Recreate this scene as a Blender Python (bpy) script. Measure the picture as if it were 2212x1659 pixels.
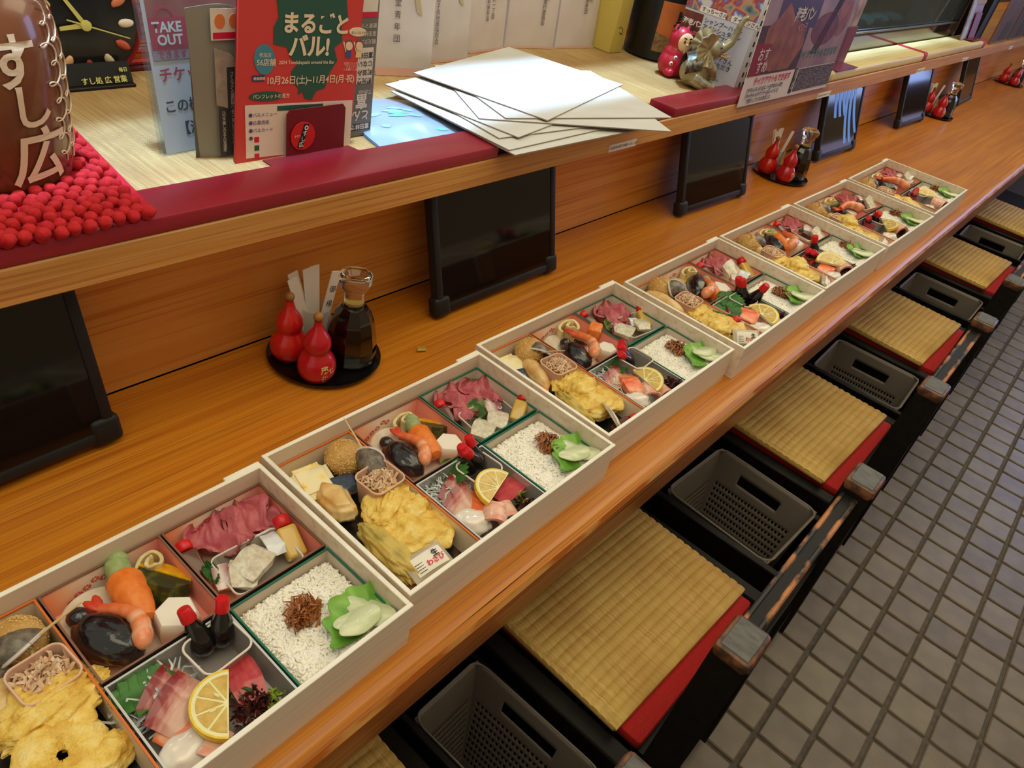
import bpy, bmesh, math, random
from mathutils import Vector, Matrix, noise
random.seed(7)
for o in list(bpy.data.objects): bpy.data.objects.remove(o)
SC = bpy.context.scene
COL = SC.collection

# ------------------------------------------------------------------ camera, world, big lights, exposure
cam_d = bpy.data.cameras.new('camera'); cam = bpy.data.objects.new('camera', cam_d); COL.objects.link(cam)
RT = Vector((0.649697, -0.737172, 0.185665)); DN = Vector((-0.353259, -0.509031, -0.784918)); FW = Vector((0.673128, 0.444371, -0.591128))
m = Matrix.Identity(4)
for i in range(3):
    m[i][0] = RT[i]; m[i][1] = -DN[i]; m[i][2] = -FW[i]
m.translation = Vector((-0.308500, -0.471261, 1.309172))
cam.matrix_world = m
cam_d.sensor_width = 36.0; cam_d.lens = 1615.59 / 2212 * 36.0; cam_d.clip_start = 0.02
SC.camera = cam
SC.view_settings.view_transform = 'Standard'; SC.view_settings.look = 'None'
SC.view_settings.gamma = 1.0; SC.view_settings.use_curve_mapping = False
SC.view_settings.exposure = 0.0

def lin(c):
    return tuple(((v / 255) / 12.92 if v / 255 <= 0.04045 else ((v / 255 + 0.055) / 1.055) ** 2.4) for v in c)

W = bpy.data.worlds.new('world'); SC.world = W; W.use_nodes = True
W.node_tree.nodes['Background'].inputs[0].default_value = (*lin((255, 245, 220)), 1)
W.node_tree.nodes['Background'].inputs[1].default_value = 0.5

def area(name, loc, target, sx, sy, power, col, spread=180):
    l = bpy.data.lights.new(name, 'AREA'); l.shape = 'RECTANGLE'; l.size = sx; l.size_y = sy
    l.energy = power; l.color = lin(col); l.spread = math.radians(spread)
    o = bpy.data.objects.new(name, l); COL.objects.link(o); o.location = loc
    d = (Vector(target) - Vector(loc)).normalized()
    o.rotation_euler = d.to_track_quat('-Z', 'Y').to_euler()
    return o
# warm ceiling lamps over the guests, cool strip lamp over the shelf, kitchen tubes, daylight from the door at the far end
area('ceiling_lamp_near', (-0.1, -0.35, 2.4), (0.0, -0.2, 0.7), 1.8, 1.3, 14.5, (255, 244, 206))
area('ceiling_lamp_mid', (2.5, -0.35, 2.4), (2.5, -0.2, 0.7), 2.4, 1.3, 21, (255, 242, 200))
area('shelf_strip_lamp', (0.9, 0.295, 1.95), (0.9, 0.295, 0.95), 4.4, 0.19, 5.6, (168, 212, 255), 4)
area('kitchen_tubes', (0.8, 1.9, 2.3), (0.6, 0.0, 0.75), 3.0, 0.3, 18, (222, 238, 255))
area('door_daylight', (6.0, -1.6, 1.7), (2.0, -0.8, 0.0), 1.4, 1.8, 30, (165, 190, 255))

# ------------------------------------------------------------------ materials
MATS = {}
def nodes_of(name):
    mt = bpy.data.materials.new(name); mt.use_nodes = True
    nt = mt.node_tree
    return mt, nt, nt.nodes['Principled BSDF']
def mat(name, col, rough=0.5, metal=0.0, col2=None, scale=20, stretch=(1, 1, 1), bump=0.0, bscale=None, sss=0.0, coat=0.0, trans=0.0,
        alpha=1.0, spec=0.5, ior=1.45, detail=4, lo=0.35, hi=0.65, emit=0.0, col3=None, sssr=(0.008, 0.004, 0.002), coords='Object'):
    if name in MATS: return MATS[name]
    mt, nt, b = nodes_of(name); N = nt.nodes; L = nt.links
    c = lin(col)
    b.inputs['Base Color'].default_value = (*c, 1); b.inputs['Roughness'].default_value = rough; b.inputs['Metallic'].default_value = metal
    b.inputs['Specular IOR Level'].default_value = spec; b.inputs['IOR'].default_value = ior
    b.inputs['Coat Weight'].default_value = coat; b.inputs['Coat Roughness'].default_value = 0.08
    b.inputs['Transmission Weight'].default_value = trans; b.inputs['Alpha'].default_value = alpha
    if sss:
        b.inputs['Subsurface Weight'].default_value = sss; b.inputs['Subsurface Radius'].default_value = sssr
        b.inputs['Subsurface Scale'].default_value = 1.0
    if emit:
        b.inputs['Emission Color'].default_value = (*c, 1); b.inputs['Emission Strength'].default_value = emit
    if col2 or bump:
        tc = N.new('ShaderNodeTexCoord'); mp = N.new('ShaderNodeMapping'); L.new(tc.outputs[coords], mp.inputs[0]); mp.inputs['Scale'].default_value = stretch
        nz = N.new('ShaderNodeTexNoise'); nz.inputs['Scale'].default_value = scale; nz.inputs['Detail'].default_value = detail
        L.new(mp.outputs[0], nz.inputs['Vector'])
        if col2:
            rp = N.new('ShaderNodeValToRGB'); rp.color_ramp.elements[0].position = lo; rp.color_ramp.elements[1].position = hi
            rp.color_ramp.elements[0].color = (*c, 1); rp.color_ramp.elements[1].color = (*lin(col2), 1)
            if col3:
                e = rp.color_ramp.elements.new((lo + hi) / 2); e.color = (*lin(col3), 1)
            L.new(nz.outputs[0], rp.inputs[0]); L.new(rp.outputs[0], b.inputs['Base Color'])
            if emit: L.new(rp.outputs[0], b.inputs['Emission Color'])
        if bump:
            nz2 = N.new('ShaderNodeTexNoise'); nz2.inputs['Scale'].default_value = bscale or scale * 2; nz2.inputs['Detail'].default_value = 5
            L.new(mp.outputs[0], nz2.inputs['Vector'])
            bp = N.new('ShaderNodeBump'); bp.inputs['Strength'].default_value = bump; bp.inputs['Distance'].default_value = 0.002
            L.new(nz2.outputs[0], bp.inputs['Height']); L.new(bp.outputs[0], b.inputs['Normal'])
    MATS[name] = mt
    return mt
def wood(name, ca, cb, cc, rough=0.35, gs=(1.2, 60, 60), coat=0.3, ring=26, knot=0.0):
    """long grain along X: stretched noise plus fine pore lines; cc is a rarer dark streak"""
    if name in MATS: return MATS[name]
    mt, nt, b = nodes_of(name); N = nt.nodes; L = nt.links
    tc = N.new('ShaderNodeTexCoord'); mp = N.new('ShaderNodeMapping'); mp.inputs['Scale'].default_value = gs
    L.new(tc.outputs['Object'], mp.inputs[0])
    n1 = N.new('ShaderNodeTexNoise'); n1.inputs['Scale'].default_value = 1.0; n1.inputs['Detail'].default_value = 3; n1.inputs['Distortion'].default_value = 0.6
    L.new(mp.outputs[0], n1.inputs['Vector'])
    mp2 = N.new('ShaderNodeMapping'); mp2.inputs['Scale'].default_value = (gs[0] * 2.5, gs[1] * 5, gs[2] * 5); L.new(tc.outputs['Object'], mp2.inputs[0])
    n2 = N.new('ShaderNodeTexNoise'); n2.inputs['Scale'].default_value = 1.0; n2.inputs['Detail'].default_value = 2; L.new(mp2.outputs[0], n2.inputs['Vector'])
    mp3 = N.new('ShaderNodeMapping'); mp3.inputs['Scale'].default_value = (gs[0] * 1.2, gs[1] * 0.12, gs[2] * 0.12); L.new(tc.outputs['Object'], mp3.inputs[0])
    n3 = N.new('ShaderNodeTexNoise'); n3.inputs['Scale'].default_value = 1.0; n3.inputs['Detail'].default_value = 2; L.new(mp3.outputs[0], n3.inputs['Vector'])
    r1 = N.new('ShaderNodeValToRGB'); r1.color_ramp.elements[0].position = 0.36; r1.color_ramp.elements[1].position = 0.64
    r1.color_ramp.elements[0].color = (*lin(ca), 1); r1.color_ramp.elements[1].color = (*lin(cb), 1); L.new(n1.outputs[0], r1.inputs[0])
    r2 = N.new('ShaderNodeValToRGB'); r2.color_ramp.elements[0].position = 0.3; r2.color_ramp.elements[1].position = 0.5
    r2.color_ramp.elements[0].color = (*lin(cc), 1); r2.color_ramp.elements[1].color = (1, 1, 1, 1); L.new(n2.outputs[0], r2.inputs[0])
    mx = N.new('ShaderNodeMixRGB'); mx.blend_type = 'MULTIPLY'; mx.inputs[0].default_value = 0.55
    L.new(r1.outputs[0], mx.inputs[1]); L.new(r2.outputs[0], mx.inputs[2])
    r3 = N.new('ShaderNodeValToRGB'); r3.color_ramp.elements[0].position = 0.35; r3.color_ramp.elements[1].position = 0.7
    r3.color_ramp.elements[0].color = (0.72, 0.68, 0.62, 1); r3.color_ramp.elements[1].color = (1, 1, 1, 1); L.new(n3.outputs[0], r3.inputs[0])
    mx2 = N.new('ShaderNodeMixRGB'); mx2.blend_type = 'MULTIPLY'; mx2.inputs[0].default_value = 0.7
    L.new(mx.outputs[0], mx2.inputs[1]); L.new(r3.outputs[0], mx2.inputs[2])
    L.new(mx2.outputs[0], b.inputs['Base Color'])
    b.inputs['Roughness'].default_value = rough; b.inputs['Coat Weight'].default_value = coat; b.inputs['Coat Roughness'].default_value = 0.22
    bp = N.new('ShaderNodeBump'); bp.inputs['Strength'].default_value = 0.12; bp.inputs['Distance'].default_value = 0.001
    L.new(n2.outputs[0], bp.inputs['Height']); L.new(bp.outputs[0], b.inputs['Normal'])
    MATS[name] = mt
    return mt
def glass(name, col=(255, 255, 255), alpha=0.18, rough=0.05, tint=1.0, ior=1.45):
    """thin clear sheet: mostly see-through with a glossy skin"""
    if name in MATS: return MATS[name]
    mt, nt, b = nodes_of(name); N = nt.nodes; L = nt.links
    out = N['Material Output']; tr = N.new('ShaderNodeBsdfTransparent'); tr.inputs[0].default_value = (*[v * tint for v in lin(col)], 1)
    b.inputs['Base Color'].default_value = (*lin(col), 1); b.inputs['Roughness'].default_value = rough
    mx = N.new('ShaderNodeMixShader'); fr = N.new('ShaderNodeFresnel'); fr.inputs[0].default_value = ior
    ge = N.new('ShaderNodeNewGeometry'); iv = N.new('ShaderNodeMath'); iv.operation = 'SUBTRACT'; iv.inputs[0].default_value = 1.0; L.new(ge.outputs['Backfacing'], iv.inputs[1])
    mu = N.new('ShaderNodeMath'); mu.operation = 'MULTIPLY'; L.new(fr.outputs[0], mu.inputs[0]); L.new(iv.outputs[0], mu.inputs[1])
    gl = N.new('ShaderNodeBsdfGlossy'); gl.inputs['Roughness'].default_value = rough; gl.inputs['Color'].default_value = (1, 1, 1, 1)
    L.new(mu.outputs[0], mx.inputs[0]); L.new(tr.outputs[0], mx.inputs[1]); L.new(gl.outputs[0], mx.inputs[2])
    mx2 = N.new('ShaderNodeMixShader'); mx2.inputs[0].default_value = alpha; L.new(mx.outputs[0], mx2.inputs[1]); L.new(b.outputs[0], mx2.inputs[2])
    L.new(mx2.outputs[0], out.inputs[0])
    MATS[name] = mt
    return mt

# ------------------------------------------------------------------ mesh helpers
class MB:
    def __init__(s): s.v = []; s.f = []; s.m = []; s.M = Matrix.Identity(4)
    def add(s, vs, fs, mi=0):
        k = len(s.v); s.v += [tuple(s.M @ Vector(p)) for p in vs]
        s.f += [tuple(i + k for i in f) for f in fs]; s.m += [mi] * len(fs)
        return s
    def box(s, x0, x1, y0, y1, z0, z1, mi=0, bev=0.0, seg=1):
        if not bev:
            v = [(x, y, z) for z in (z0, z1) for y in (y0, y1) for x in (x0, x1)]
            return s.add(v, [(0, 2, 3, 1), (4, 5, 7, 6), (0, 1, 5, 4), (2, 6, 7, 3), (0, 4, 6, 2), (1, 3, 7, 5)], mi)
        bm = bmesh.new(); bmesh.ops.create_cube(bm, size=1)
        for w in bm.verts: w.co = ((x0 + x1) / 2 + w.co.x * (x1 - x0), (y0 + y1) / 2 + w.co.y * (y1 - y0), (z0 + z1) / 2 + w.co.z * (z1 - z0))
        bmesh.ops.bevel(bm, geom=bm.edges[:], offset=bev, segments=seg, affect='EDGES', profile=0.5)
        return s.bm(bm, mi)
    def bm(s, bm, mi=0):
        bm.verts.index_update(); s.add([v.co[:] for v in bm.verts], [[v.index for v in f.verts] for f in bm.faces], mi); bm.free(); return s
    def lathe(s, prof, n=32, c=(0, 0, 0), mi=0, sx=1, sy=1, cap=True, rib=0, ribd=0):
        vs = []; fs = []
        for (r, z) in prof:
            for i in range(n):
                a = 2 * math.pi * i / n; rr = r * (1 + ribd * math.cos(rib * a)) if rib else r
                vs.append((c[0] + sx * rr * math.cos(a), c[1] + sy * rr * math.sin(a), c[2] + z))
        for j in range(len(prof) - 1):
            for i in range(n): fs.append((j * n + i, j * n + (i + 1) % n, (j + 1) * n + (i + 1) % n, (j + 1) * n + i))
        if cap:
            if prof[0][0] > 1e-6: fs.append(tuple(range(n - 1, -1, -1)))
            if prof[-1][0] > 1e-6: fs.append(tuple((len(prof) - 1) * n + i for i in range(n)))
        return s.add(vs, fs, mi)
    def tube(s, pts, rad, n=8, mi=0, flat=1.0, cap=True):
        pts = [Vector(p) for p in pts]; rads = rad if isinstance(rad, (list, tuple)) else [rad] * len(pts)
        vs = []; fs = []; up = Vector((0, 0, 1))
        for k, p in enumerate(pts):
            t = (pts[min(k + 1, len(pts) - 1)] - pts[max(k - 1, 0)]).normalized()
            if abs(t.dot(up)) > 0.95: up = Vector((0.3, 1, 0)).normalized()
            a = t.cross(up).normalized(); b = a.cross(t).normalized(); up = b
            for i in range(n):
                q = 2 * math.pi * i / n; vs.append(tuple(p + rads[k] * (math.cos(q) * a + flat * math.sin(q) * b)))
        for k in range(len(pts) - 1):
            for i in range(n): fs.append((k * n + i, k * n + (i + 1) % n, (k + 1) * n + (i + 1) % n, (k + 1) * n + i))
        if cap: fs += [tuple(range(n - 1, -1, -1)), tuple((len(pts) - 1) * n + i for i in range(n))]
        return s.add(vs, fs, mi)
    def prism(s, poly, z0, z1, mi=0, mis=None):
        n = len(poly); vs = [(x, y, z0) for x, y in poly] + [(x, y, z1) for x, y in poly]
        s.add(vs, [tuple(range(n - 1, -1, -1)), tuple(range(n, 2 * n))], mi)
        return s.add(vs, [(i, (i + 1) % n, n + (i + 1) % n, n + i) for i in range(n)], mi if mis is None else mis)
    def grid(s, fn, nu, nv, mi=0, thick=0.0):
        vs = [fn(i / nu, j / nv) for j in range(nv + 1) for i in range(nu + 1)]; w = nu + 1
        fs = [(j * w + i, j * w + i + 1, (j + 1) * w + i + 1, (j + 1) * w + i) for j in range(nv) for i in range(nu)]
        if thick:
            k = len(vs); nr = [Vector((0, 0, 0)) for _ in vs]
            for f in fs:
                q = (Vector(vs[f[1]]) - Vector(vs[f[0]])).cross(Vector(vs[f[3]]) - Vector(vs[f[0]]))
                for i in f: nr[i] = nr[i] + q
            vs = vs + [tuple(Vector(p) - thick * (nn.normalized() if nn.length > 0 else Vector((0, 0, 1)))) for p, nn in zip(vs, nr)]
            fs = fs + [tuple(k + i for i in reversed(f)) for f in fs]
            rim = [i for i in range(w)] + [j * w + nu for j in range(1, nv + 1)] + [nv * w + i for i in range(nu - 1, -1, -1)] + [j * w for j in range(nv - 1, 0, -1)]
            fs += [(rim[(i + 1) % len(rim)], rim[i], k + rim[i], k + rim[(i + 1) % len(rim)]) for i in range(len(rim))]
        return s.add(vs, fs, mi)
    def blob(s, rx, ry, rz, c=(0, 0, 0), sub=3, fn=None, mi=0):
        bm = bmesh.new(); bmesh.ops.create_icosphere(bm, subdivisions=sub, radius=1)
        for w in bm.verts:
            p = w.co.copy(); k = fn(p) if fn else 1.0
            w.co = (c[0] + rx * p.x * k, c[1] + ry * p.y * k, c[2] + rz * p.z * k)
        return s.bm(bm, mi)
    def build(s, name, mats, parent=None, smooth=True, ang=40):
        me = bpy.data.meshes.new(name); me.from_pydata(s.v, [], s.f); me.update()
        for mm in (mats if isinstance(mats, (list, tuple)) else [mats]): me.materials.append(mm)
        me.polygons.foreach_set('material_index', s.m)
        if smooth:
            me.shade_smooth()
            try: me.set_sharp_from_angle(angle=math.radians(ang))
            except Exception: pass
        o = bpy.data.objects.new(name, me); COL.objects.link(o)
        if parent: o.parent = parent
        return o
def tag(o, label=None, cat=None, group=None, kind=None):
    if label: o['label'] = label
    if cat: o['category'] = cat
    if group: o['group'] = group
    if kind: o['kind'] = kind
    return o
def empty(name, loc=(0, 0, 0), rz=0.0):
    o = bpy.data.objects.new(name, None); COL.objects.link(o); o.location = loc; o.rotation_euler = (0, 0, rz); o.empty_display_size = 0.02
    return o
def kids(o): return [c for c in bpy.data.objects if c.parent == o]
KIDS = {}
def dup(root, label=None, group=None):
    """copy of a thing with its parts and sub-parts, mesh data shared"""
    if root.name not in KIDS: KIDS[root.name] = [(c, list(c.children)) for c in root.children]
    r = root.copy(); COL.objects.link(r)
    if label: r['label'] = label
    if group: r['group'] = group
    for ch, gs in KIDS[root.name]:
        c = ch.copy(); COL.objects.link(c); c.parent = r
        for g in gs:
            d = g.copy(); COL.objects.link(d); d.parent = c
    return r
def nz(p, s, seed=0.0): return noise.noise(Vector((p[0] * s + seed, p[1] * s + seed * 1.7, p[2] * s - seed)))
def fuse(mb, voxel, name, mats, parent=None, smooth_it=4):
    """one continuous skin over overlapping lumps"""
    o = mb.build(name + '_raw', mats)
    md = o.modifiers.new('r', 'REMESH'); md.mode = 'VOXEL'; md.voxel_size = voxel; md.use_smooth_shade = True
    ms = o.modifiers.new('s', 'SMOOTH'); ms.iterations = smooth_it; ms.factor = 0.5
    dg = bpy.context.evaluated_depsgraph_get()
    me = bpy.data.meshes.new_from_object(o.evaluated_get(dg)); bpy.data.objects.remove(o)
    me.name = name; r = bpy.data.objects.new(name, me); COL.objects.link(r)
    if parent: r.parent = parent
    me.shade_smooth()
    return r
TXT = {}
def text_mesh(body, size, bold=0.0, space=1.0, line=1.0, align='LEFT'):
    c = bpy.data.curves.new('lettering', 'FONT'); c.body = body; c.size = size; c.resolution_u = 3; c.offset = bold * size
    c.space_character = space; c.space_line = line; c.align_x = align
    o = bpy.data.objects.new('lettering', c); COL.objects.link(o)
    me = bpy.data.meshes.new_from_object(o); bpy.data.objects.remove(o); bpy.data.curves.remove(c)
    me.materials.clear()
    return me
FRONT = Matrix(((1, 0, 0, 0), (0, 0, -1, 0), (0, 1, 0, 0), (0, 0, 0, 1)))   # text plane turned upright, facing the guests (-Y)
def text(body, size, mt, parent, M, bold=0.0, name='lettering', **k):
    me = text_mesh(body, size, bold, **k); me.materials.append(mt)
    o = bpy.data.objects.new(name, me); COL.objects.link(o); o.parent = parent; o.matrix_local = M
    return o
def tr(x, y, z): return Matrix.Translation((x, y, z))
def rot(a, ax): return Matrix.Rotation(math.radians(a), 4, ax)

# ------------------------------------------------------------------ palette
M_TABLE = wood('varnished table wood', (190, 111, 17), (206, 131, 29), (166, 110, 40), rough=0.42, gs=(1.6, 130, 130), coat=0.2)
M_EDGEW = wood('shelf edge wood', (206, 142, 66), (218, 158, 84), (180, 124, 66), rough=0.42, gs=(2.0, 90, 90), coat=0.2)
M_PANEL = wood('back panel wood', (226, 148, 62), (236, 166, 80), (196, 128, 64), rough=0.33, gs=(1.2, 45, 45), coat=0.35)
M_CREAM = wood('cream board wood', (226, 204, 140), (238, 220, 162), (210, 186, 130), rough=0.45, gs=(1.5, 40, 40), coat=0.1)
M_BENTO = wood('thin pale box wood', (234, 216, 194), (240, 225, 205), (228, 208, 186), rough=0.6, gs=(1.5, 24, 24), coat=0.0)
M_BENTOE = wood('highlit box rim wood', (253, 249, 236), (254, 252, 244), (246, 238, 218), rough=0.32, gs=(6, 160, 160), coat=0.0)  # rim whitened: the light on the top edges is put into its colour
M_BLACK = mat('black lacquered wood', (15, 13, 12), 0.5, col2=(24, 20, 17), scale=14, stretch=(1, 4, 4), bump=0.08, spec=0.22)
M_WORN = mat('lacquer worn to bare wood', (24, 20, 17), 0.5, col2=(176, 112, 60), scale=46, stretch=(0.5, 1, 1), lo=0.42, hi=0.56, bump=0.2)
M_CAPTOP = mat('scuffed grey post top', (92, 90, 84), 0.5, col2=(70, 68, 64), scale=60, stretch=(3, 1, 1), bump=0.1)
M_CAPEDGE = mat('worn brown post edge', (120, 74, 44), 0.45, col2=(58, 38, 26), scale=70, lo=0.4, hi=0.62)
M_RED = mat('red lacquer trim', (150, 24, 44), 0.42, col2=(138, 20, 38), scale=8, coat=0.1)
M_MAROON = mat('dark red metal', (112, 22, 32), 0.4)
M_CUSH = mat('red seat cushion cloth', (186, 30, 26), 0.85, col2=(168, 24, 22), scale=300, bump=0.1)
M_WHITE = mat('white paper', (236, 232, 228), 0.6)
M_INK = mat('black ink', (28, 26, 30), 0.6)
M_UNDER = mat('dark under counter', (18, 15, 13), 0.7)  # even near-black brown for the deck and the panel backing

def tatami_mat(name, ca, cb, freq):
    mt, nt, b = nodes_of(name); N = nt.nodes; L = nt.links
    tc = N.new('ShaderNodeTexCoord'); mp = N.new('ShaderNodeMapping'); mp.inputs['Scale'].default_value = (freq, 14, 14); L.new(tc.outputs['Object'], mp.inputs[0])
    n = N.new('ShaderNodeTexNoise'); n.inputs['Scale'].default_value = 1; n.inputs['Detail'].default_value = 2; L.new(mp.outputs[0], n.inputs['Vector'])
    n2 = N.new('ShaderNodeTexNoise'); n2.inputs['Scale'].default_value = 9; n2.inputs['Detail'].default_value = 3; L.new(tc.outputs['Object'], n2.inputs['Vector'])
    r = N.new('ShaderNodeValToRGB'); r.color_ramp.elements[0].position = 0.34; r.color_ramp.elements[1].position = 0.66
    r.color_ramp.elements[0].color = (*lin(ca), 1); r.color_ramp.elements[1].color = (*lin(cb), 1); L.new(n.outputs[0], r.inputs[0])
    r2 = N.new('ShaderNodeValToRGB'); r2.color_ramp.elements[0].position = 0.4; r2.color_ramp.elements[1].position = 0.66
    r2.color_ramp.elements[0].color = (0.80, 0.72, 0.64, 1); r2.color_ramp.elements[1].color = (1, 1, 1, 1); L.new(n2.outputs[0], r2.inputs[0])
    mx = N.new('ShaderNodeMixRGB'); mx.blend_type = 'MULTIPLY'; mx.inputs[0].default_value = 1; L.new(r.outputs[0], mx.inputs[1]); L.new(r2.outputs[0], mx.inputs[2])
    L.new(mx.outputs[0], b.inputs['Base Color']); b.inputs['Roughness'].default_value = 0.62
    bp = N.new('ShaderNodeBump'); bp.inputs['Strength'].default_value = 0.35; bp.inputs['Distance'].default_value = 0.001
    L.new(n.outputs[0], bp.inputs['Height']); L.new(bp.outputs[0], b.inputs['Normal'])
    return mt
M_TATAMI = tatami_mat('woven rush seat', (198, 154, 74), (230, 192, 108), 900)
M_GOZA = tatami_mat('woven rush shelf mat', (172, 138, 84), (200, 170, 114), 700)

# ------------------------------------------------------------------ floor with tiles, walls
Z_T = 0.720          # table top
Z_S = 0.955          # shelf mat surface
M_GROUT = mat('dark grout', (78, 70, 62), 0.8, col2=(96, 86, 76), scale=60, bump=0.2)
M_TILE = [mat('grey brown floor tile %d' % i, c, 0.42, col2=d, scale=16, bump=0.35, bscale=34, lo=0.3, hi=0.7)
          for i, (c, d) in enumerate([((110, 98, 82), (128, 114, 96)), ((104, 93, 79), (123, 109, 93)), ((118, 106, 88), (133, 120, 100))])]
floor = tag(MB().box(-3, 7, -4, 3, -0.05, -0.0025).build('floor', M_GROUT, smooth=False), 'grey brown square tile floor with dark grout behind the chairs', kind='structure')
TP = 0.0885
tmesh = []
for i in range(3):
    mb = MB(); h = 0.0402
    mb.box(-h, h, -h, h, -0.006, 0.003, bev=0.003, seg=1)
    o = mb.build('floor_tile', M_TILE[i], floor); tmesh.append(o.data); bpy.data.objects.remove(o)
n_t = 0; far = MB()
cells = []
for i in range(0, 56):
    for j in range(0, 12):
        cells.append((0.43 + TP * i, -0.4745 - TP * j))
def seen(x, y):
    d = Vector((x, y, 0)) - m.translation
    zc = d.dot(FW); u = 1106 + 1615.6 * d.dot(RT) / zc; w = 829.5 + 1615.6 * d.dot(DN) / zc
    return zc > 0 and -60 < u < 2280 and -60 < w < 1730
for (x, y) in cells:
    rr = random.random()
    if seen(x, y) and n_t < 300:
        o = bpy.data.objects.new('floor_tile', tmesh[int(rr * 3)]); COL.objects.link(o); o.parent = floor; o.location = (x, y, random.uniform(-0.0006, 0.0006)); n_t += 1
        o.rotation_euler = (0, 0, random.choice((0, math.pi / 2, math.pi, -math.pi / 2)))
    else:
        far.box(x - 0.0395, x + 0.0395, y - 0.0395, y + 0.0395, -0.006, 0.003)
if far.v: tag(far.build('floor_tile_field', M_TILE[0], floor, smooth=False), kind='stuff')
M_WALLB = mat('dark kitchen wall', (120, 84, 58), 0.6, col2=(98, 68, 48), scale=5)
tag(MB().box(-3, 9, 2.4, 2.5, 0, 2.8).build('wall_back', M_WALLB, smooth=False), 'dim brown kitchen wall behind the counter', kind='structure')
tag(MB().box(-3, 9, -2.3, -2.2, 0, 2.8).build('wall_front', mat('brown front wall', (206, 182, 146), 0.7), smooth=False), 'plain cream wall behind the guests', kind='structure')
tag(MB().box(8.9, 9, -2.2, 2.4, 0, 2.8).build('wall_far', M_WALLB, smooth=False), 'dim brown wall at the far end of the room', kind='structure')

# platform the chairs stand on (dark, with a worn kerb)
pf = empty('floor_platform', (0, 0, 0)); tag(pf, 'long dark wooden platform with worn kerb under the row of chairs', kind='structure')
for i in range(10):
    x0 = -1.6 + 0.7 * i; dy = 0.006 if i % 2 else 0.0
    mb = MB(); mb.box(x0, x0 + 0.697, -0.452 + dy, -0.41, 0.0, 0.05, bev=0.006)
    mb.build('kerb_board', [M_WORN if i in (2, 3, 4, 5) else M_BLACK], pf)
MB().box(-1.6, 5.4, -0.41, 0.2, 0.0, 0.045).build('deck', M_UNDER, pf, smooth=False)

# ------------------------------------------------------------------ counter: table top, panel under the shelf, raised shelf
cnt = empty('counter_table', (0, 0, 0)); tag(cnt, 'long varnished orange wood counter table carrying the row of bento boxes', 'counter')
mb = MB()
mb.box(-2.4, 6.4, -0.236, 0.228, Z_T - 0.052, Z_T, bev=0.0)
mb.build('table_board', M_TABLE, cnt, smooth=False)
M_TEDGE = mat('table edge worn to pale wood', (166, 88, 22), 0.5, col2=(196, 138, 72), scale=26, stretch=(0.35, 1.4, 1.4), lo=0.47, hi=0.56, bump=0.25)
M_TFACE = wood('table front face', (150, 84, 30), (172, 100, 40), (130, 76, 36), rough=0.4, gs=(1.4, 60, 60))
mb = MB()
prof = [(-0.236, 0.0), (-0.243, -0.0012), (-0.249, -0.005), (-0.2525, -0.0115), (-0.253, -0.02), (-0.253, -0.052), (-0.236, -0.052)]
nx = 120; xs = [-2.4 + 8.8 * i / nx for i in range(nx + 1)]
for a in range(len(prof) - 1):
    vs = []; fs = []
    for i, x in enumerate(xs):
        for (y, z) in (prof[a], prof[a + 1]):
            w = 0.0 if a in (0, 4, 5) else 0.0012 * noise.noise(Vector((x * 23, y * 40, z * 40)))
            vs.append((x, y - w, Z_T + z - w))
    for i in range(nx): fs.append((2 * i, 2 * i + 1, 2 * i + 3, 2 * i + 2))
    mb.add(vs, fs, 2 if a <= 1 else (0 if a <= 2 else 1))
mb.build('front_edge', [M_TEDGE, M_TFACE, M_TABLE], cnt, ang=60)
for x in (-0.9, 0.9, 2.7, 4.5):
    MB().box(x - 0.04, x + 0.04, 0.0, 0.2, 0.045, Z_T - 0.052, bev=0.004).build('support_leg', M_BLACK, cnt)
# panel
pan = empty('back_panel', (0, 0, 0)); tag(pan, 'reddish wooden panel rising from the table to the shelf', kind='structure')
MB().box(-2.4, 6.4, 0.2288, 0.25, Z_T + 0.0008, 0.915, bev=0.0012).build('panel_board', M_PANEL, pan)
MB().box(-2.4, 6.4, 0.25, 0.27, 0.0, 0.915).build('panel_backing', M_UNDER, pan, smooth=False)
# shelf
shelf = empty('raised_shelf', (0, 0, 0)); tag(shelf, 'raised wooden shelf running along the counter behind the table', 'shelf')
MB().box(-2.4, 1.29, 0.16, 0.60, 0.917, Z_S - 0.006, bev=0.001).build('shelf_board', M_PANEL, shelf)
MB().box(1.29, 6.4, 0.16, 0.60, 0.917, Z_S - 0.006, bev=0.001).build('shelf_board', M_PANEL, shelf)
MB().box(-2.4, 6.4, 0.143, 0.16, 0.915, 0.9505, bev=0.002).build('edge_board', M_EDGEW, shelf)
MB().box(-2.4, 6.4, 0.60, 0.615, 0.3, 0.972, bev=0.001).build('rear_board', M_PANEL, shelf)
MB().box(-2.4, 6.4, 0.615, 1.2, 0.3, 0.9, bev=0.0).build('kitchen_worktop', mat('kitchen steel', (120, 118, 116), 0.35, 0.8), shelf, smooth=False)
mb = MB(); mb.box(-2.4, 0.462, 0.143, 0.204, 0.9507, 0.967, bev=0.003, seg=2)
tag(mb.build('red_trim', M_RED), 'dark red lacquered trim strip along the near shelf edge', 'trim', 'red trim strips')
mb = MB(); mb.box(0.93, 1.288, 0.143, 0.199, 0.9507, 0.967, bev=0.003, seg=2)
tag(mb.build('red_trim', M_RED), 'short dark red trim strip in front of the elephant figurine', 'trim', 'red trim strips')
MB().box(0.4625, 0.9295, 0.145, 0.195, 0.9507, 0.9535, bev=0.0005).build('low_strip', mat('purple brown strip', (98, 44, 52), 0.5), shelf)  # thin purple brown strip filling the gap between the red trims
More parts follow.
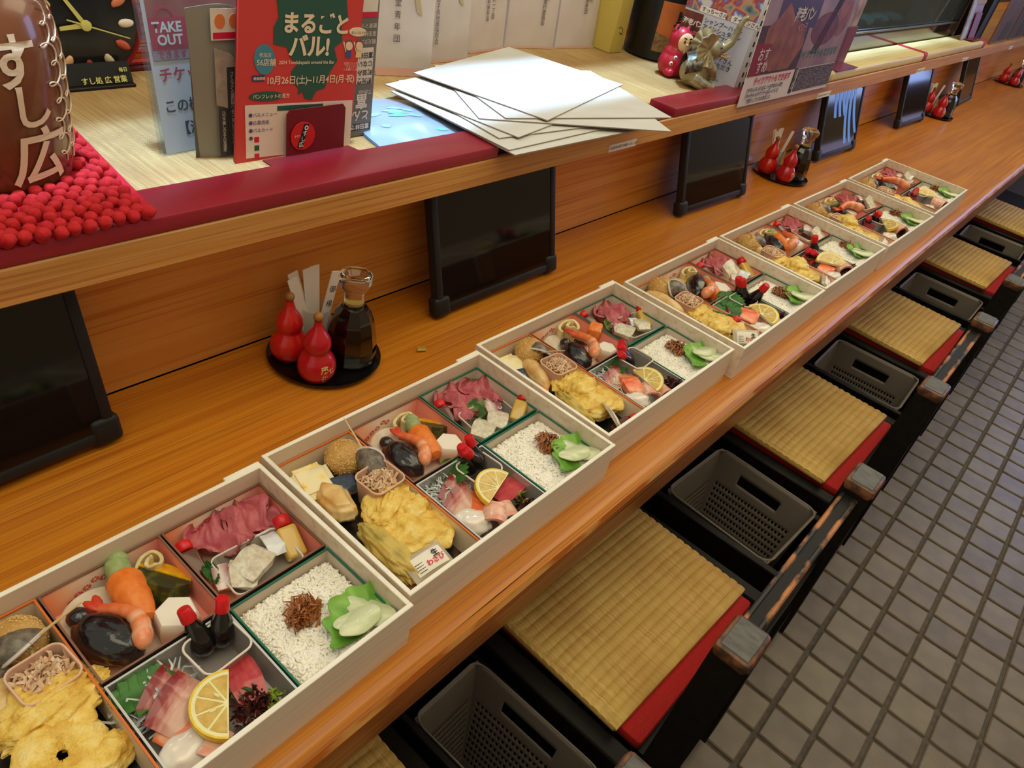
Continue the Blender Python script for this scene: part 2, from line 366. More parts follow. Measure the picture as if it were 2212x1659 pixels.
# rush mat on the shelf: real ribs
mb = MB(); x0, x1, y0, y1 = -2.0, 1.29, 0.2045, 0.585
ny = 92; rows = 10
for j in range(ny):
    ya = y0 + (y1 - y0) * j / ny; yb = y0 + (y1 - y0) * (j + 1) / ny; ym = (ya + yb) / 2
    vs = []; fs = []
    for i in range(2):
        x = (x0, x1)[i]
        vs += [(x, ya, Z_S - 0.0016), (x, ya + 0.0009, Z_S - 0.0004), (x, ym, Z_S), (x, yb - 0.0009, Z_S - 0.0004), (x, yb, Z_S - 0.0016)]
    fs = [(k, k + 1, k + 6, k + 5)[::-1] for k in range(4)]
    mb.add(vs, fs)
mb.box(x0, x1, y0, y1, Z_S - 0.006, Z_S - 0.0016)
tag(mb.build('rush_mat', M_GOZA, ang=80), 'pale woven rush mat covering the raised shelf', 'mat')

# ------------------------------------------------------------------ chairs
def make_chair():
    c = empty('rush_seat_chair')
    w = 0.176
    mb = MB(); nr = 23; ya, yb = 0.19, -0.150       # ribs run along x
    zt = 0.420
    for k in range(nr):
        y_0 = ya + (yb - ya) * k / nr; y_1 = ya + (yb - ya) * (k + 1) / nr
        prof = []
        for t in range(7):
            q = t / 6; prof.append((y_0 + (y_1 - y_0) * q, zt - 0.0022 + 0.0022 * math.sin(math.pi * q) ** 0.6))
        vs = []; fs = []; nxs = 10
        for i in range(nxs + 1):
            x = -w + 2 * w * i / nxs; dz = -0.004 * max(0, (abs(x) - (w - 0.02)) / 0.02) ** 2
            for (y, z) in prof: vs.append((x, y + 0.001 * noise.noise(Vector((x * 30, k * 3.1, 0))), z + dz + 0.0012 * noise.noise(Vector((x * 12, y * 12, k)))))
        for i in range(nxs):
            for t in range(6): fs.append((i * 7 + t, (i + 1) * 7 + t, (i + 1) * 7 + t + 1, i * 7 + t + 1)[::-1])
        mb.add(vs, fs)
    mb.box(-w, w, yb, ya, 0.402, 0.4165, bev=0.004)
    mb.build('rush_pad', M_TATAMI, c, ang=70).rotation_euler = (0, 0, math.radians(-2.2))
    mb = MB(); mb.box(-0.168, 0.168, -0.176, 0.18, 0.385, 0.404, bev=0.006, seg=2); mb.build('red_cushion', M_CUSH, c)
    for s in (-1, 1):
        mb = MB(); mb.box(s * 0.193 - 0.015, s * 0.193 + 0.015, -0.225, 0.20, 0.352, 0.396, bev=0.003); mb.build('side_rail', M_BLACK, c)
        mb = MB(); mb.box(s * 0.186 - 0.022, s * 0.186 + 0.022, 0.16, 0.20, 0.045, 0.352, bev=0.003); mb.build('leg', M_BLACK, c)
        mb = MB(); mb.box(s * 0.193 - 0.012, s * 0.193 + 0.012, -0.2, 0.18, 0.12, 0.16, bev=0.003); mb.build('stretcher', M_BLACK, c)
        # rear leg running up into the back post, raked slightly
        mb = MB(); mb.M = Matrix.Shear('XZ', 4, (0, 0)) 
        zz = [0.045, 0.36, 0.40, 0.693]; yo = [-0.004, 0.0, 0.0, -0.006]
        vs = []
        for z, y in zip(zz, yo):
            for (dx, dy) in ((-0.0275, -0.019), (0.0275, -0.019), (0.0275, 0.021), (-0.0275, 0.021)): vs.append((s * 0.1885 + dx, -0.209 + y + dy, z))
        fs = [(3, 2, 1, 0), (12, 13, 14, 15)]
        for k in range(3):
            for i in range(4): fs.append((k * 4 + i, k * 4 + (i + 1) % 4, k * 4 + 4 + (i + 1) % 4, k * 4 + 4 + i))
        mb.add(vs, fs); po = mb.build('back_post', M_BLACK, c, smooth=False)
        mb = MB(); mb.box(s * 0.1885 - 0.029, s * 0.1885 + 0.029, -0.235, -0.193, 0.684, 0.702, 1, bev=0.006, seg=2)
        mb.box(s * 0.1885 - 0.024, s * 0.1885 + 0.024, -0.230, -0.198, 0.7005, 0.7028, 0, bev=0.001)
        mb.build('post_cap', [M_CAPTOP, M_CAPEDGE], po)
    mb = MB(); mb.box(-0.16, 0.16, -0.219, -0.201, 0.655, 0.680, bev=0.0)
    rl = mb.build('top_rail', M_BLACK, c, smooth=False)
    for y in (-0.2195, -0.2025):
        mb = MB(); mb.box(-0.16, 0.16, y - 0.0025, y + 0.0045, 0.6745, 0.6815, bev=0.002); mb.build('worn_edge', M_WORN, rl)
    mb = MB(); mb.box(-0.16, 0.16, -0.222, -0.204, 0.47, 0.56, bev=0.003); mb.build('lower_rail', M_BLACK, c)
    mb = MB(); mb.box(-0.165, 0.165, -0.222, -0.196, 0.30, 0.392, bev=0.003); mb.build('rear_apron', M_BLACK, c)
    mb = MB(); mb.box(-0.165, 0.165, 0.17, 0.19, 0.31, 0.392, bev=0.003); mb.build('front_apron', M_BLACK, c)
    mb = MB(); mb.box(-0.165, 0.165, -0.2, 0.17, 0.372, 0.386); mb.build('seat_board', M_BLACK, c, smooth=False)
    return c
ORD = ['nearest', 'second nearest', 'third', 'fourth', 'fifth', 'sixth', 'seventh', 'eighth']
chair0 = make_chair()
cx = [-0.135, 0.452, 1.178, 1.86, 2.59, 3.33]
clab = ['black chair at the bottom edge of the picture, mostly out of frame', 'black lacquered chair with woven rush seat, the nearest one fully in view',
        'black lacquered rush seat chair, second in the row from the bottom', 'black lacquered rush seat chair, third in the row from the bottom',
        'black lacquered rush seat chair, fourth in the row from the bottom', 'farthest black rush seat chair at the right edge of the picture']
for i, x in enumerate(cx):
    o = chair0 if i == 0 else dup(chair0)
    o.location = (x, -0.226, 0); tag(o, clab[i], 'chair', 'row of rush seat chairs along the counter')

# ------------------------------------------------------------------ luggage crates with perforated baskets between the chairs
M_BASK = mat('grey brown plastic', (122, 112, 102), 0.5)
def make_crate():
    c = empty('luggage_crate')
    for s in (-1, 1):
        MB().box(s * 0.122 - 0.008, s * 0.122 + 0.008, -0.2, 0.2, 0.045, 0.408 if s < 0 else 0.375, bev=0.002).build('side_board', M_BLACK, c)
        MB().box(-0.114, 0.114, s * 0.192 - 0.008, s * 0.192 + 0.008, 0.045, 0.37, bev=0.002).build('end_board', M_BLACK, c)
    MB().box(-0.114, 0.114, -0.184, 0.184, 0.16, 0.172).build('bottom_board', M_BLACK, c, smooth=False)
    return c
def make_basket():
    b = empty('perforated_basket')
    # square basket with rounded corners; every wall is a grid with real holes
    hw, hd, z0, z1 = 0.104, 0.110, 0.0, 0.225
    def ring(t):                      # rounded rectangle, t in 0..1
        k = 0.80 + 0.20 * 0; return k
    def wall(p0, p1, inward, slot):
        mb = MB(); nu, nv = 26, 16
        p0 = Vector(p0); p1 = Vector(p1); inn = Vector(inward)
        P = lambda u, v: p0.lerp(p1, 0.5 + (u - 0.5) * (0.84 + 0.16 * v)) + inn * (0.030 * (1 - v)) + Vector((0, 0, z0 + (z1 - z0) * v))
        vs = []; fs = []; w = 2 * nu + 1
        for j in range(2 * nv + 1):
            for i in range(w): vs.append(tuple(P(i / (2 * nu), j / (2 * nv))))
        for j in range(2 * nv):
            for i in range(2 * nu):
                hole = (i % 2 == 1 and j % 2 == 1 and 2 < j < 2 * nv - 9 and 3 < i < 2 * nu - 4)
                sl = slot and abs(i - nu) < 12 and 2 * nv - 7 <= j <= 2 * nv - 5
                if not hole and not sl: fs.append((j * w + i, j * w + i + 1, (j + 1) * w + i + 1, (j + 1) * w + i))
        mb.add(vs, fs)
        o = mb.build('basket_wall', M_BASK, b, ang=30)
        sd = o.modifiers.new('t', 'SOLIDIFY'); sd.thickness = 0.0022; sd.offset = 0
    wall((-hw, -hd, 0), (hw, -hd, 0), (0, 1, 0), False); wall((hw, hd, 0), (-hw, hd, 0), (0, -1, 0), False)
    wall((hw, -hd, 0), (hw, hd, 0), (-1, 0, 0), True); wall((-hw, hd, 0), (-hw, -hd, 0), (1, 0, 0), False)
    MB().box(-hw + 0.026, hw - 0.026, -hd + 0.03, hd - 0.03, 0.0, 0.003).build('basket_floor', M_BASK, b, smooth=False)
    mb = MB(); pts = []
    for (cxx, cyy, a0) in ((hw - 0.02, hd - 0.02, 0), (-hw + 0.02, hd - 0.02, 90), (-hw + 0.02, -hd + 0.02, 180), (hw - 0.02, -hd + 0.02, 270)):
        for k in range(5):
            a = math.radians(a0 + k * 22.5); pts.append((cxx + 0.022 * math.cos(a), cyy + 0.022 * math.sin(a), z1))
    pts.append(pts[0]); mb.tube(pts, 0.0022, 8, cap=False); mb.build('basket_rim', M_BASK, b)
    return b
crate0 = make_crate(); bask0 = make_basket()
for i, (x, w1) in enumerate([(0.159, 'nearest chair'), (0.822, 'two nearest chairs'), (1.519, 'second and third chairs'), (2.22, 'third and fourth chairs'), (2.96, 'two farthest chairs')]):
    c = crate0 if i == 0 else dup(crate0); c.location = (x, -0.225, 0); c.scale = (0.60 if i == 0 else 0.97, 1, 1)
    tag(c, 'black wooden luggage crate ' + ('beside the ' if i == 0 else 'between the ') + w1, 'crate', 'luggage crates between the chairs')
    b = bask0 if i == 0 else dup(bask0); b.location = (x + (0.0, 0.006, 0.004, 0.004, 0.004)[i], -0.281, 0.1725); b.scale = (0.57 if i == 0 else 0.95, 0.96, 1); b.rotation_euler = (0, 0, (0.02, -0.05, 0.03, 0, 0.02)[i])
    tag(b, 'grey perforated basket in the crate ' + ('beside the ' if i == 0 else 'between the ') + w1, 'basket', 'luggage baskets')

# ------------------------------------------------------------------ tablets leaning under the shelf
M_RUB = mat('black rubber case', (14, 14, 15), 0.55, col2=(20, 20, 21), scale=40)
M_SCR = mat('dark glass screen', (7, 7, 8), 0.08, spec=0.5)
M_BLUE = mat('emissive blue stripe', (70, 120, 190), 0.3, emit=0.5)  # blue stripes with emission, laid over one tablet screen
def make_tablet():
    t = empty('tablet_in_case'); hw = 0.137; h = 0.196
    mb = MB(); mb.box(-hw, hw, -0.006, 0.008, 0.004, h, bev=0.004, seg=2); mb.build('case_shell', M_RUB, t)
    mb = MB()
    for s in (-1, 1):
        mb.box(s * (hw - 0.006) - 0.006, s * (hw - 0.006) + 0.006, -0.009, -0.004, 0.006, h - 0.002, bev=0.0025, seg=2)
    mb.box(-hw, hw, -0.009, -0.004, 0.005, 0.017, bev=0.0025, seg=2); mb.box(-hw, hw, -0.009, -0.004, h - 0.012, h, bev=0.0025, seg=2)
    mb.build('raised_bezel', M_RUB, t)
    for s in (-1, 1):
        for z in (0.0, h - 0.024):
            mb = MB(); mb.box(s * (hw - 0.010) - 0.015, s * (hw - 0.010) + 0.015, -0.0105, 0.010, z, z + 0.03, bev=0.006, seg=3); mb.build('corner_bumper', M_RUB, t)
    mb = MB(); mb.box(-hw + 0.012, hw - 0.012, -0.0068, -0.0055, 0.017, h - 0.012); mb.build('screen', M_SCR, t, smooth=False)
    mb = MB(); mb.box(-0.06, 0.06, 0.006, 0.012, 0.02, 0.13, bev=0.002); mb.build('kick_stand', M_RUB, t)
    return t
tab0 = make_tablet()
TX = [-0.205, 0.520, 1.232, 1.985, 2.727, 3.51]
TL = ['black tablet in rubber case at the left edge below the red mat', 'black tablet in rubber case leaning between two condiment trays, the one fully lit',
      'black tablet leaning just left of the second condiment tray', 'tablet with blue stripes across its dark screen', 'black tablet standing left of the third condiment tray',
      'black tablet standing right of the third condiment tray']
for i, x in enumerate(TX):
    o = tab0 if i == 0 else dup(tab0)
    o.location = (x, 0.142 if i else 0.152, Z_T + 0.0035); o.rotation_euler = (math.radians(-15.5), 0, math.radians((2, 0, -3, -2, -2, 2)[i]))
    tag(o, TL[i], 'tablet', 'ordering tablets on the counter')
    if i == 3:
        for k in range(6):
            mb = MB(); pts = []
            for q in range(9):
                u = q / 8; x_ = -0.07 + 0.0275 * k + 0.05 * u * u * (0.3 + 0.15 * k); z_ = 0.182 - u * (0.075 if k < 3 else 0.155 - 0.022 * max(0, k - 4))
                pts.append((x_, z_))
            vs = []; fs = []
            for (a, b) in pts: vs += [(a - 0.009, -0.0072, b), (a + 0.009, -0.0072, b), (a - 0.009, -0.0068, b), (a + 0.009, -0.0068, b)]
            for q in range(8): fs += [(4 * q, 4 * q + 1, 4 * q + 5, 4 * q + 4), (4 * q + 2, 4 * q + 6, 4 * q + 7, 4 * q + 3)]
            mb.add(vs, fs); mb.build('screen_stripe', M_BLUE, o, smooth=False)

# ------------------------------------------------------------------ condiment trays
M_TRAYB = mat('black lacquer tray', (12, 11, 11), 0.22, coat=0.4)
M_GOURD = mat('red lacquer gourd', (192, 22, 22), 0.28, col2=(206, 34, 26), scale=30, coat=0.5)
M_GOURD2 = mat('crimson lacquer gourd', (176, 14, 32), 0.28, col2=(188, 20, 36), scale=30, coat=0.5)
M_CORK = mat('wooden stopper', (150, 104, 48), 0.5)
M_SOY = mat('dark soy sauce', (9, 6, 5), 0.1, coat=0.8)
M_CLEAR = mat('clear glass', (246, 248, 244), 0.02, trans=1.0, ior=1.45)
M_GOLD = mat('gold print', (214, 186, 120), 0.4)
gprof = [(0.013, 0.0), (0.0185, 0.003), (0.0226, 0.011), (0.0236, 0.019), (0.0218, 0.028), (0.0175, 0.036), (0.0146, 0.0395), (0.0140, 0.0415), (0.0150, 0.0435), (0.0166, 0.049), (0.0160, 0.056), (0.0130, 0.063), (0.0088, 0.069), (0.0056, 0.0745), (0.0046, 0.081), (0.0045, 0.083)]
def make_gourd(mt, written):
    g = empty('gourd_shaker')
    MB().lathe(gprof, 40).build('gourd_body', mt, g, ang=60)
    st = MB().lathe([(0.003, 0.083), (0.0035, 0.084)], 16).blob(0.0062, 0.0062, 0.0058, (0, 0, 0.0885), 2).build('stopper', M_CORK, g)
    if written:
        for body, a0, z in (('唐', -0.06, 0.0215), ('か', -0.04, 0.0125), ('七', 0.34, 0.020), ('し', -0.02, 0.0065)):
            me = text_mesh(body, 0.0085 if body != '唐' else 0.0105, 0.015)
            for v in me.vertices:
                zz = z + v.co.y; r = 0.0241 if zz < 0.022 else 0.0236
                k = min(range(len(gprof)), key=lambda q: abs(gprof[q][1] - zz)); r = gprof[k][0] + 0.0005
                for q in range(len(gprof) - 1):
                    if gprof[q][1] <= zz <= gprof[q + 1][1]:
                        t_ = (zz - gprof[q][1]) / (gprof[q + 1][1] - gprof[q][1]); r = gprof[q][0] * (1 - t_) + gprof[q + 1][0] * t_ + 0.0006
                a = -math.pi / 2 + a0 + v.co.x / 0.0236
                v.co = (r * math.cos(a), r * math.sin(a), zz)
            me.materials.append(M_GOLD); o = bpy.data.objects.new('gold_character', me); COL.objects.link(o); o.parent = g
    return g
def make_soy():
    s = empty('soy_bottle')
    MB().lathe([(0.025, 0.001), (0.0295, 0.004), (0.0318, 0.012), (0.0315, 0.03), (0.0278, 0.054), (0.0222, 0.072), (0.0160, 0.080), (0.0130, 0.081)], 10).build('bottle_body', M_SOY, s, ang=20)
    MB().lathe([(0.0235, 0.0), (0.0288, 0.0008), (0.0320, 0.005), (0.0330, 0.012), (0.0324, 0.020), (0.0321, 0.012), (0.0295, 0.0045), (0.0235, 0.0035)], 20, cap=True).build('glass_foot', M_CLEAR, s)
    MB().lathe([(0.0134, 0.0795), (0.0142, 0.082), (0.0132, 0.0835), (0.0126, 0.086), (0.0125, 0.098), (0.0148, 0.104), (0.0196, 0.1105), (0.0216, 0.116), (0.0210, 0.1215), (0.0170, 0.125), (0.0110, 0.1225), (0.0095, 0.118), (0.0, 0.117)], 40, rib=4, ribd=0.045).build('glass_stopper', M_CLEAR, s, ang=80)
    MB().lathe([(0.0105, 0.083), (0.0108, 0.0865), (0.0, 0.0865)], 24).build('soy_in_neck', mat('amber soy film', (196, 168, 92), 0.2), s)
    return s
def make_pickcup():
    s = empty('toothpick_glass')
    MB().lathe([(0.0, 0.0), (0.0165, 0.0), (0.0185, 0.003), (0.0200, 0.050), (0.0200, 0.0515), (0.0190, 0.0515), (0.0175, 0.005), (0.0, 0.004)], 28).build('glass_wall', glass('thin tumbler glass', (238, 240, 236), 0.12), s)
    return s
def make_pick():
    mb = MB(); mb.box(-0.0072, 0.0072, -0.0009, 0.0009, 0.0, 0.095, bev=0.0004)
    mb.box(-0.0076, -0.0010, -0.0013, -0.0007, 0.0, 0.0945); return mb.build('toothpick_packet', mat('toothpick paper', (240, 228, 212), 0.7), smooth=False)
def make_tray():
    return MB().lathe([(0.0, 0.0), (0.058, 0.0), (0.066, 0.002), (0.0712, 0.0062), (0.0715, 0.0072), (0.0702, 0.0072), (0.064, 0.0042), (0.056, 0.0034), (0.0, 0.0032)], 72).build('condiment_tray', M_TRAYB, ang=50)
tr0 = make_tray(); g0 = make_gourd(M_GOURD, False); g1 = make_gourd(M_GOURD2, True); s0 = make_soy(); p0 = make_pickcup(); k0 = make_pick()
txt_pick = []
CW = ['nearest', 'second', 'third', 'farthest']
for i, (x, y, rz) in enumerate([(0.197, 0.155, 0), (1.622, 0.150, -8), (3.055, 0.142, -14), (4.49, 0.145, -6)]):
    wh = 'on the ' + CW[i] + ' condiment tray'
    T = Matrix.Translation((x, y, Z_T)) @ rot(rz, 'Z')
    def put(o, lx, ly, lz, lab, cat, grp, r=0):
        o.location = T @ Vector((lx, ly, lz)); o.rotation_euler = (0, 0, math.radians(rz + r)); tag(o, lab, cat, grp); return o
    f = (lambda q: q) if i == 0 else dup
    put(f(tr0), 0, 0, 0, 'round black lacquer tray, the ' + CW[i] + ' of the four on the counter', 'tray', 'condiment trays')
    put(f(g0), -0.038, 0.022, 0.0034, 'bright red gourd shaker standing at the back ' + wh, 'shaker', 'gourd shakers')
    put(f(g1), -0.036, -0.031, 0.0034, 'crimson gourd shaker with gold writing in front ' + wh, 'shaker', 'gourd shakers', -22)
    put(f(s0), 0.024, -0.022, 0.0034, 'dark soy sauce bottle with glass stopper ' + wh, 'bottle', 'soy sauce bottles')
    put(f(p0), 0.012, 0.036, 0.0034, 'small glass tumbler holding toothpick packets ' + wh, 'glass', 'toothpick glasses')
    if i < 3:
        for j, (dx, dy, ax, ay, pos) in enumerate([(-0.010, 0.0, -15, 4, 'leftmost'), (-0.006, 0.004, -12, 8, 'second from left'), (0.0, 0.005, -3, 5, 'middle'), (0.005, 0.005, 2, 6, 'fourth from left'), (0.006, -0.004, 12, -2, 'rightmost')]):
            o = k0 if (i == 0 and j == 0) else dup(k0)
            put(o, 0.012 + dx * 0.75, 0.036 + dy, 0.0095, 'white toothpick packet, ' + pos + ' in its glass ' + wh, 'toothpick packet', 'toothpick packets')
            o.rotation_euler = (math.radians(-ay), math.radians(ax), math.radians(rz))
            if i == 0 and j == 4:
                text('御', 0.0105, M_INK, o, tr(-0.005, -0.00145, 0.066) @ FRONT, name='printed_character'); text('楊', 0.0105, M_INK, o, tr(-0.005, -0.00145, 0.045) @ FRONT, name='printed_character')
# little scrap on the table
mb = MB(); mb.tube([(-0.006, 0, 0.003), (0.006, 0.001, 0.003)], 0.003, 6, flat=0.8); mb.box(-0.006, 0.005, -0.0005, 0.0035, 0.004, 0.006)
o = tag(mb.build('foil_scrap', mat('gold foil', (214, 190, 90), 0.3, 0.6)), 'tiny crumpled gold foil scrap on the table above the box row', 'scrap'); o.location = (0.3115, 0.094, Z_T); o.rotation_euler = (0, 0, -0.55)

# ------------------------------------------------------------------ things on the shelf
def sheet(name, w, h, t, mt, parent=None, bev=0.0):
    """upright sheet, lower left corner at the origin, facing -Y"""
    return MB().box(0, w, 0, t, 0, h, bev=bev).build(name, mt, parent, smooth=bool(bev))
def poly_up(name, pts, mt, parent, y, z0=0, t=0.0003):
    mb = MB(); mb.M = Matrix(((1, 0, 0, 0), (0, 0, -1, y), (0, 1, 0, z0), (0, 0, 0, 1)))
    mb.prism(pts, 0, t); return mb.build(name, mt, parent, smooth=False)
def disc_pts(cx_, cz_, rx, rz_, n=28): return [(cx_ + rx * math.cos(2 * math.pi * k / n), cz_ + rz_ * math.sin(2 * math.pi * k / n)) for k in range(n)]
def rect_pts(x0, x1, z0, z1): return [(x0, z0), (x1, z0), (x1, z1), (x0, z1)]
def up(x, z, y=-0.0006): return tr(x, y, z) @ FRONT

# ceramic bottle with brushed writing
M_CER = mat('brown glazed stoneware', (126, 72, 42), 0.22, col2=(100, 56, 36), scale=5, coat=0.7, bump=0.06, bscale=40)
M_BRUSH = mat('cream slip writing', (226, 204, 178), 0.4, coat=0.4)
bot = empty('stoneware_bottle', (-0.086, 0.2865, Z_S + 0.0095)); tag(bot, 'brown glazed stoneware bottle with cream brushed writing on the red mat', 'bottle')
bprof = [(0.058, 0.0), (0.064, 0.002), (0.067, 0.008), (0.0685, 0.03), (0.0705, 0.06), (0.0718, 0.09), (0.0705, 0.12), (0.0670, 0.142), (0.0585, 0.160), (0.044, 0.174), (0.030, 0.184), (0.022, 0.196), (0.019, 0.215), (0.021, 0.232), (0.026, 0.240), (0.024, 0.241), (0.017, 0.236), (0.0, 0.230)]
mb = MB(); mb.lathe(bprof, 72)
mb.v = [(x * (1 + 0.012 * noise.noise(Vector((math.atan2(y, x) * 1.5, z * 14, 0)))), y * (1 + 0.012 * noise.noise(Vector((math.atan2(y, x) * 1.5, z * 14, 0)))), z) for x, y, z in mb.v]
mb.build('bottle_body', M_CER, bot, ang=60)
def wrap(body, size, ang0, z, bold=0.0, lean=0.0):
    me = text_mesh(body, size, bold)
    bm = bmesh.new(); bm.from_mesh(me); bmesh.ops.triangulate(bm, faces=bm.faces[:])
    bmesh.ops.subdivide_edges(bm, edges=[e for e in bm.edges if e.calc_length() > 0.006], cuts=2, use_grid_fill=True); bm.to_mesh(me); bm.free()
    for v in me.vertices:
        zz = z + v.co.y; r = 0.072
        for q in range(len(bprof) - 1):
            if bprof[q][1] <= zz <= bprof[q + 1][1]:
                t_ = (zz - bprof[q][1]) / max(1e-6, bprof[q + 1][1] - bprof[q][1]); r = bprof[q][0] * (1 - t_) + bprof[q + 1][0] * t_; break
        a = ang0 + (v.co.x + lean * v.co.y) / 0.071; r *= 1.014; r += 0.0006
        v.co = (r * math.cos(a), r * math.sin(a), zz)
    me.materials.append(M_BRUSH); o = bpy.data.objects.new('brushed_character', me); COL.objects.link(o); o.parent = bot
AB = math.atan2(-0.471 - 0.2865, -0.3085 + 0.086)
wrap('す', 0.046, AB + 0.10, 0.098, 0.018); wrap('し', 0.040, AB + 0.26, 0.064, 0.018); wrap('広', 0.052, AB + 0.18, 0.016, 0.02, 0.15)
for q, (a_, dx) in enumerate(((AB + 0.98, 0.0), (AB + 1.22, 0.5))):       # running cursive column on the right flank
    mb = MB(); pts = []
    for k in range(90):
        t_ = k / 89; zz = 0.150 - 0.128 * t_; r = 0.0715
        for j in range(len(bprof) - 1):
            if bprof[j][1] <= zz <= bprof[j + 1][1]: r = bprof[j][0] + (bprof[j + 1][0] - bprof[j][0]) * (zz - bprof[j][1]) / (bprof[j + 1][1] - bprof[j][1])
        a = a_ + 0.10 * math.sin(t_ * 52 + dx) + 0.06 * math.sin(t_ * 23); zz += 0.005 * math.cos(t_ * 52 + dx); r = r * 1.010 + 0.0002
        pts.append((r * math.cos(a), r * math.sin(a), zz))
    mb.tube(pts, [0.0004 + 0.0005 * abs(math.sin(k * 0.31)) for k in range(90)], 5); mb.build('brushed_cursive', M_BRUSH, bot)
# red chenille mat
M_CHEN = mat('red chenille', (178, 18, 32), 0.9, col2=(200, 34, 38), scale=200, bump=0.4, bscale=600)
M_FELT = mat('crimson felt', (180, 12, 44), 0.95, col2=(196, 20, 50), scale=300, bump=0.3)
cm = empty('chenille_mat', (0, 0, 0)); tag(cm, 'red chenille mat with thick pile noodles under the stoneware bottle', 'mat')
mb = MB(); poly = [(-0.42, 0.128), (-0.004, 0.155), (0.020, 0.380), (-0.42, 0.40)]
mb.prism(poly, 0.9675, 0.9695); mb.build('felt_base', M_FELT, cm, smooth=False)
mb = MB(); nn = 0; random.seed(5)
for j in range(22):
    for i in range(26):
        y = 0.146 + j * 0.0102; fx = (y - 0.155) / 0.225; xr = -0.016 + 0.024 * fx - 0.0
        x = xr - i * 0.0125 - (j % 2) * 0.006
        if x < -0.25: continue
        x += random.uniform(-0.0018, 0.0018); y += random.uniform(-0.0018, 0.0018)
        under = math.hypot(x + 0.086, y - 0.2865) < 0.068
        hgt = 0.0012 if under else random.uniform(0.007, 0.010); ly = -0.006 if y < 0.16 else random.uniform(-0.003, 0.003); lx = random.uniform(-0.003, 0.003)
        if under: continue
        mb.tube([(x, y, 0.9690), (x + lx * 0.6, y + ly * 0.6, 0.9695 + hgt * 0.5), (x + lx, y + ly, 0.9695 + hgt * 0.85), (x + lx * 1.1, y + ly * 1.1, 0.9695 + hgt * 1.02)], [0.0045, 0.0056, 0.0052, 0.0026], 8); nn += 1
tag(mb.build('pile_noodles', M_CHEN, cm, ang=80), kind='stuff')
bot.location.z = 0.9698
# sushi clock
clk = empty('sushi_clock', (0.113, 0.525, Z_S)); tag(clk, 'round black sushi clock with red rim and yellow hands behind the bottle', 'clock')
mb = MB(); mb.M = tr(0, 0, 0.068) @ rot(90, 'X'); mb.lathe([(0.0, -0.022), (0.066, -0.022), (0.070, -0.016), (0.071, -0.002), (0.069, 0.004), (0.0655, 0.005), (0.064, 0.001), (0.0, 0.001)], 56); mb.build('red_case', mat('red plastic', (128, 22, 26), 0.35), clk)
mb = MB(); mb.M = tr(0, -0.0015, 0.068) @ rot(90, 'X'); mb.lathe([(0.0, 0.0), (0.0645, 0.0)], 56, cap=False); mb.build('clock_face', mat('black clock face', (26, 27, 28), 0.15, col2=(46, 44, 42), scale=14), clk)
sc = [(232, 206, 190), (196, 178, 160), (222, 130, 96), (240, 226, 210), (206, 90, 66), (214, 196, 150), (170, 60, 48), (226, 170, 120), (230, 220, 200), (188, 70, 60), (236, 200, 120), (200, 120, 90)]
for k in range(12):
    a = math.radians(90 - 30 * k)
    mb = MB(); mb.M = tr(0.05 * math.cos(a), -0.003, 0.068 + 0.05 * math.sin(a)) @ rot(-math.degrees(a), 'Y')
    mb.blob(0.010, 0.003, 0.0052, sub=2, fn=lambda p: 1 + 0.12 * nz(p, 3, k)); mb.build('sushi_marker', mat('sushi marker %d' % k, sc[k], 0.4), clk)
M_YEL = mat('yellow clock hand', (222, 214, 120), 0.4)
def hand(ang, ln, w, y):
    mb = MB(); mb.M = tr(0, y, 0.068) @ rot(90 - ang, 'Y'); mb.M = tr(0, y, 0.068) @ rot(ang, 'Y')
    mb.add([(-w, 0, 0), (w, 0, 0), (w * 0.7, 0, ln), (-w * 0.7, 0, ln), (-w, 0.0008, 0), (w, 0.0008, 0), (w * 0.7, 0.0008, ln), (-w * 0.7, 0.0008, ln)], [(0, 1, 2, 3), (7, 6, 5, 4), (0, 4, 5, 1), (1, 5, 6, 2), (2, 6, 7, 3), (3, 7, 4, 0)])
    mb.build('clock_hand', M_YEL, clk, smooth=False)
hand(-34, 0.042, 0.0026, -0.006); hand(-96, 0.03, 0.003, -0.0068); hand(108, 0.054, 0.0008, -0.0076); hand(-72, 0.022, 0.001, -0.0076)
mb = MB(); mb.M = tr(0, -0.0082, 0.068) @ rot(90, 'X'); mb.lathe([(0.0, 0.0018), (0.003, 0.0018), (0.006, 0.001), (0.0062, -0.001)], 20, cap=False); mb.build('hand_hub', M_YEL, clk)
mb = MB(); mb.box(-0.060, 0.042, -0.030, 0.006, 0.0, 0.004, bev=0.001); mb.M = tr(0, -0.022, 0.003) @ rot(-22, 'X'); mb.box(-0.060, 0.042, -0.002, 0.002, 0.0, 0.026, bev=0.001); mb.build('clock_stand', mat('black card stand', (24, 20, 20), 0.5), clk)
text('すし処 広 営業', 0.0085, M_YEL, clk, tr(-0.022, -0.0255, 0.0065) @ rot(-22, 'X') @ FRONT, 0.02); text('毎日', 0.0055, M_YEL, clk, tr(0.026, -0.0215, 0.0175) @ rot(-22, 'X') @ FRONT, 0.02)
# red basket behind the clock
bk = empty('red_woven_basket', (0.24, 0.555, Z_S)); tag(bk, 'red woven bamboo basket behind the clock', 'basket')
mb = MB()
for k in range(9):
    mb.tube([(-0.08, 0.006 * (k % 2), 0.012 + k * 0.012), (0.0, -0.004 * (k % 2), 0.012 + k * 0.012), (0.08, 0.006 * (k % 2), 0.012 + k * 0.012)], 0.0058, 8, flat=0.7)
mb.build('woven_strips', mat('red bamboo', (170, 40, 34), 0.5, col2=(206, 60, 44), scale=60), bk)
MB().box(-0.085, 0.085, -0.006, 0.014, 0.0, 0.007, bev=0.002).build('basket_foot', M_MAROON, bk)
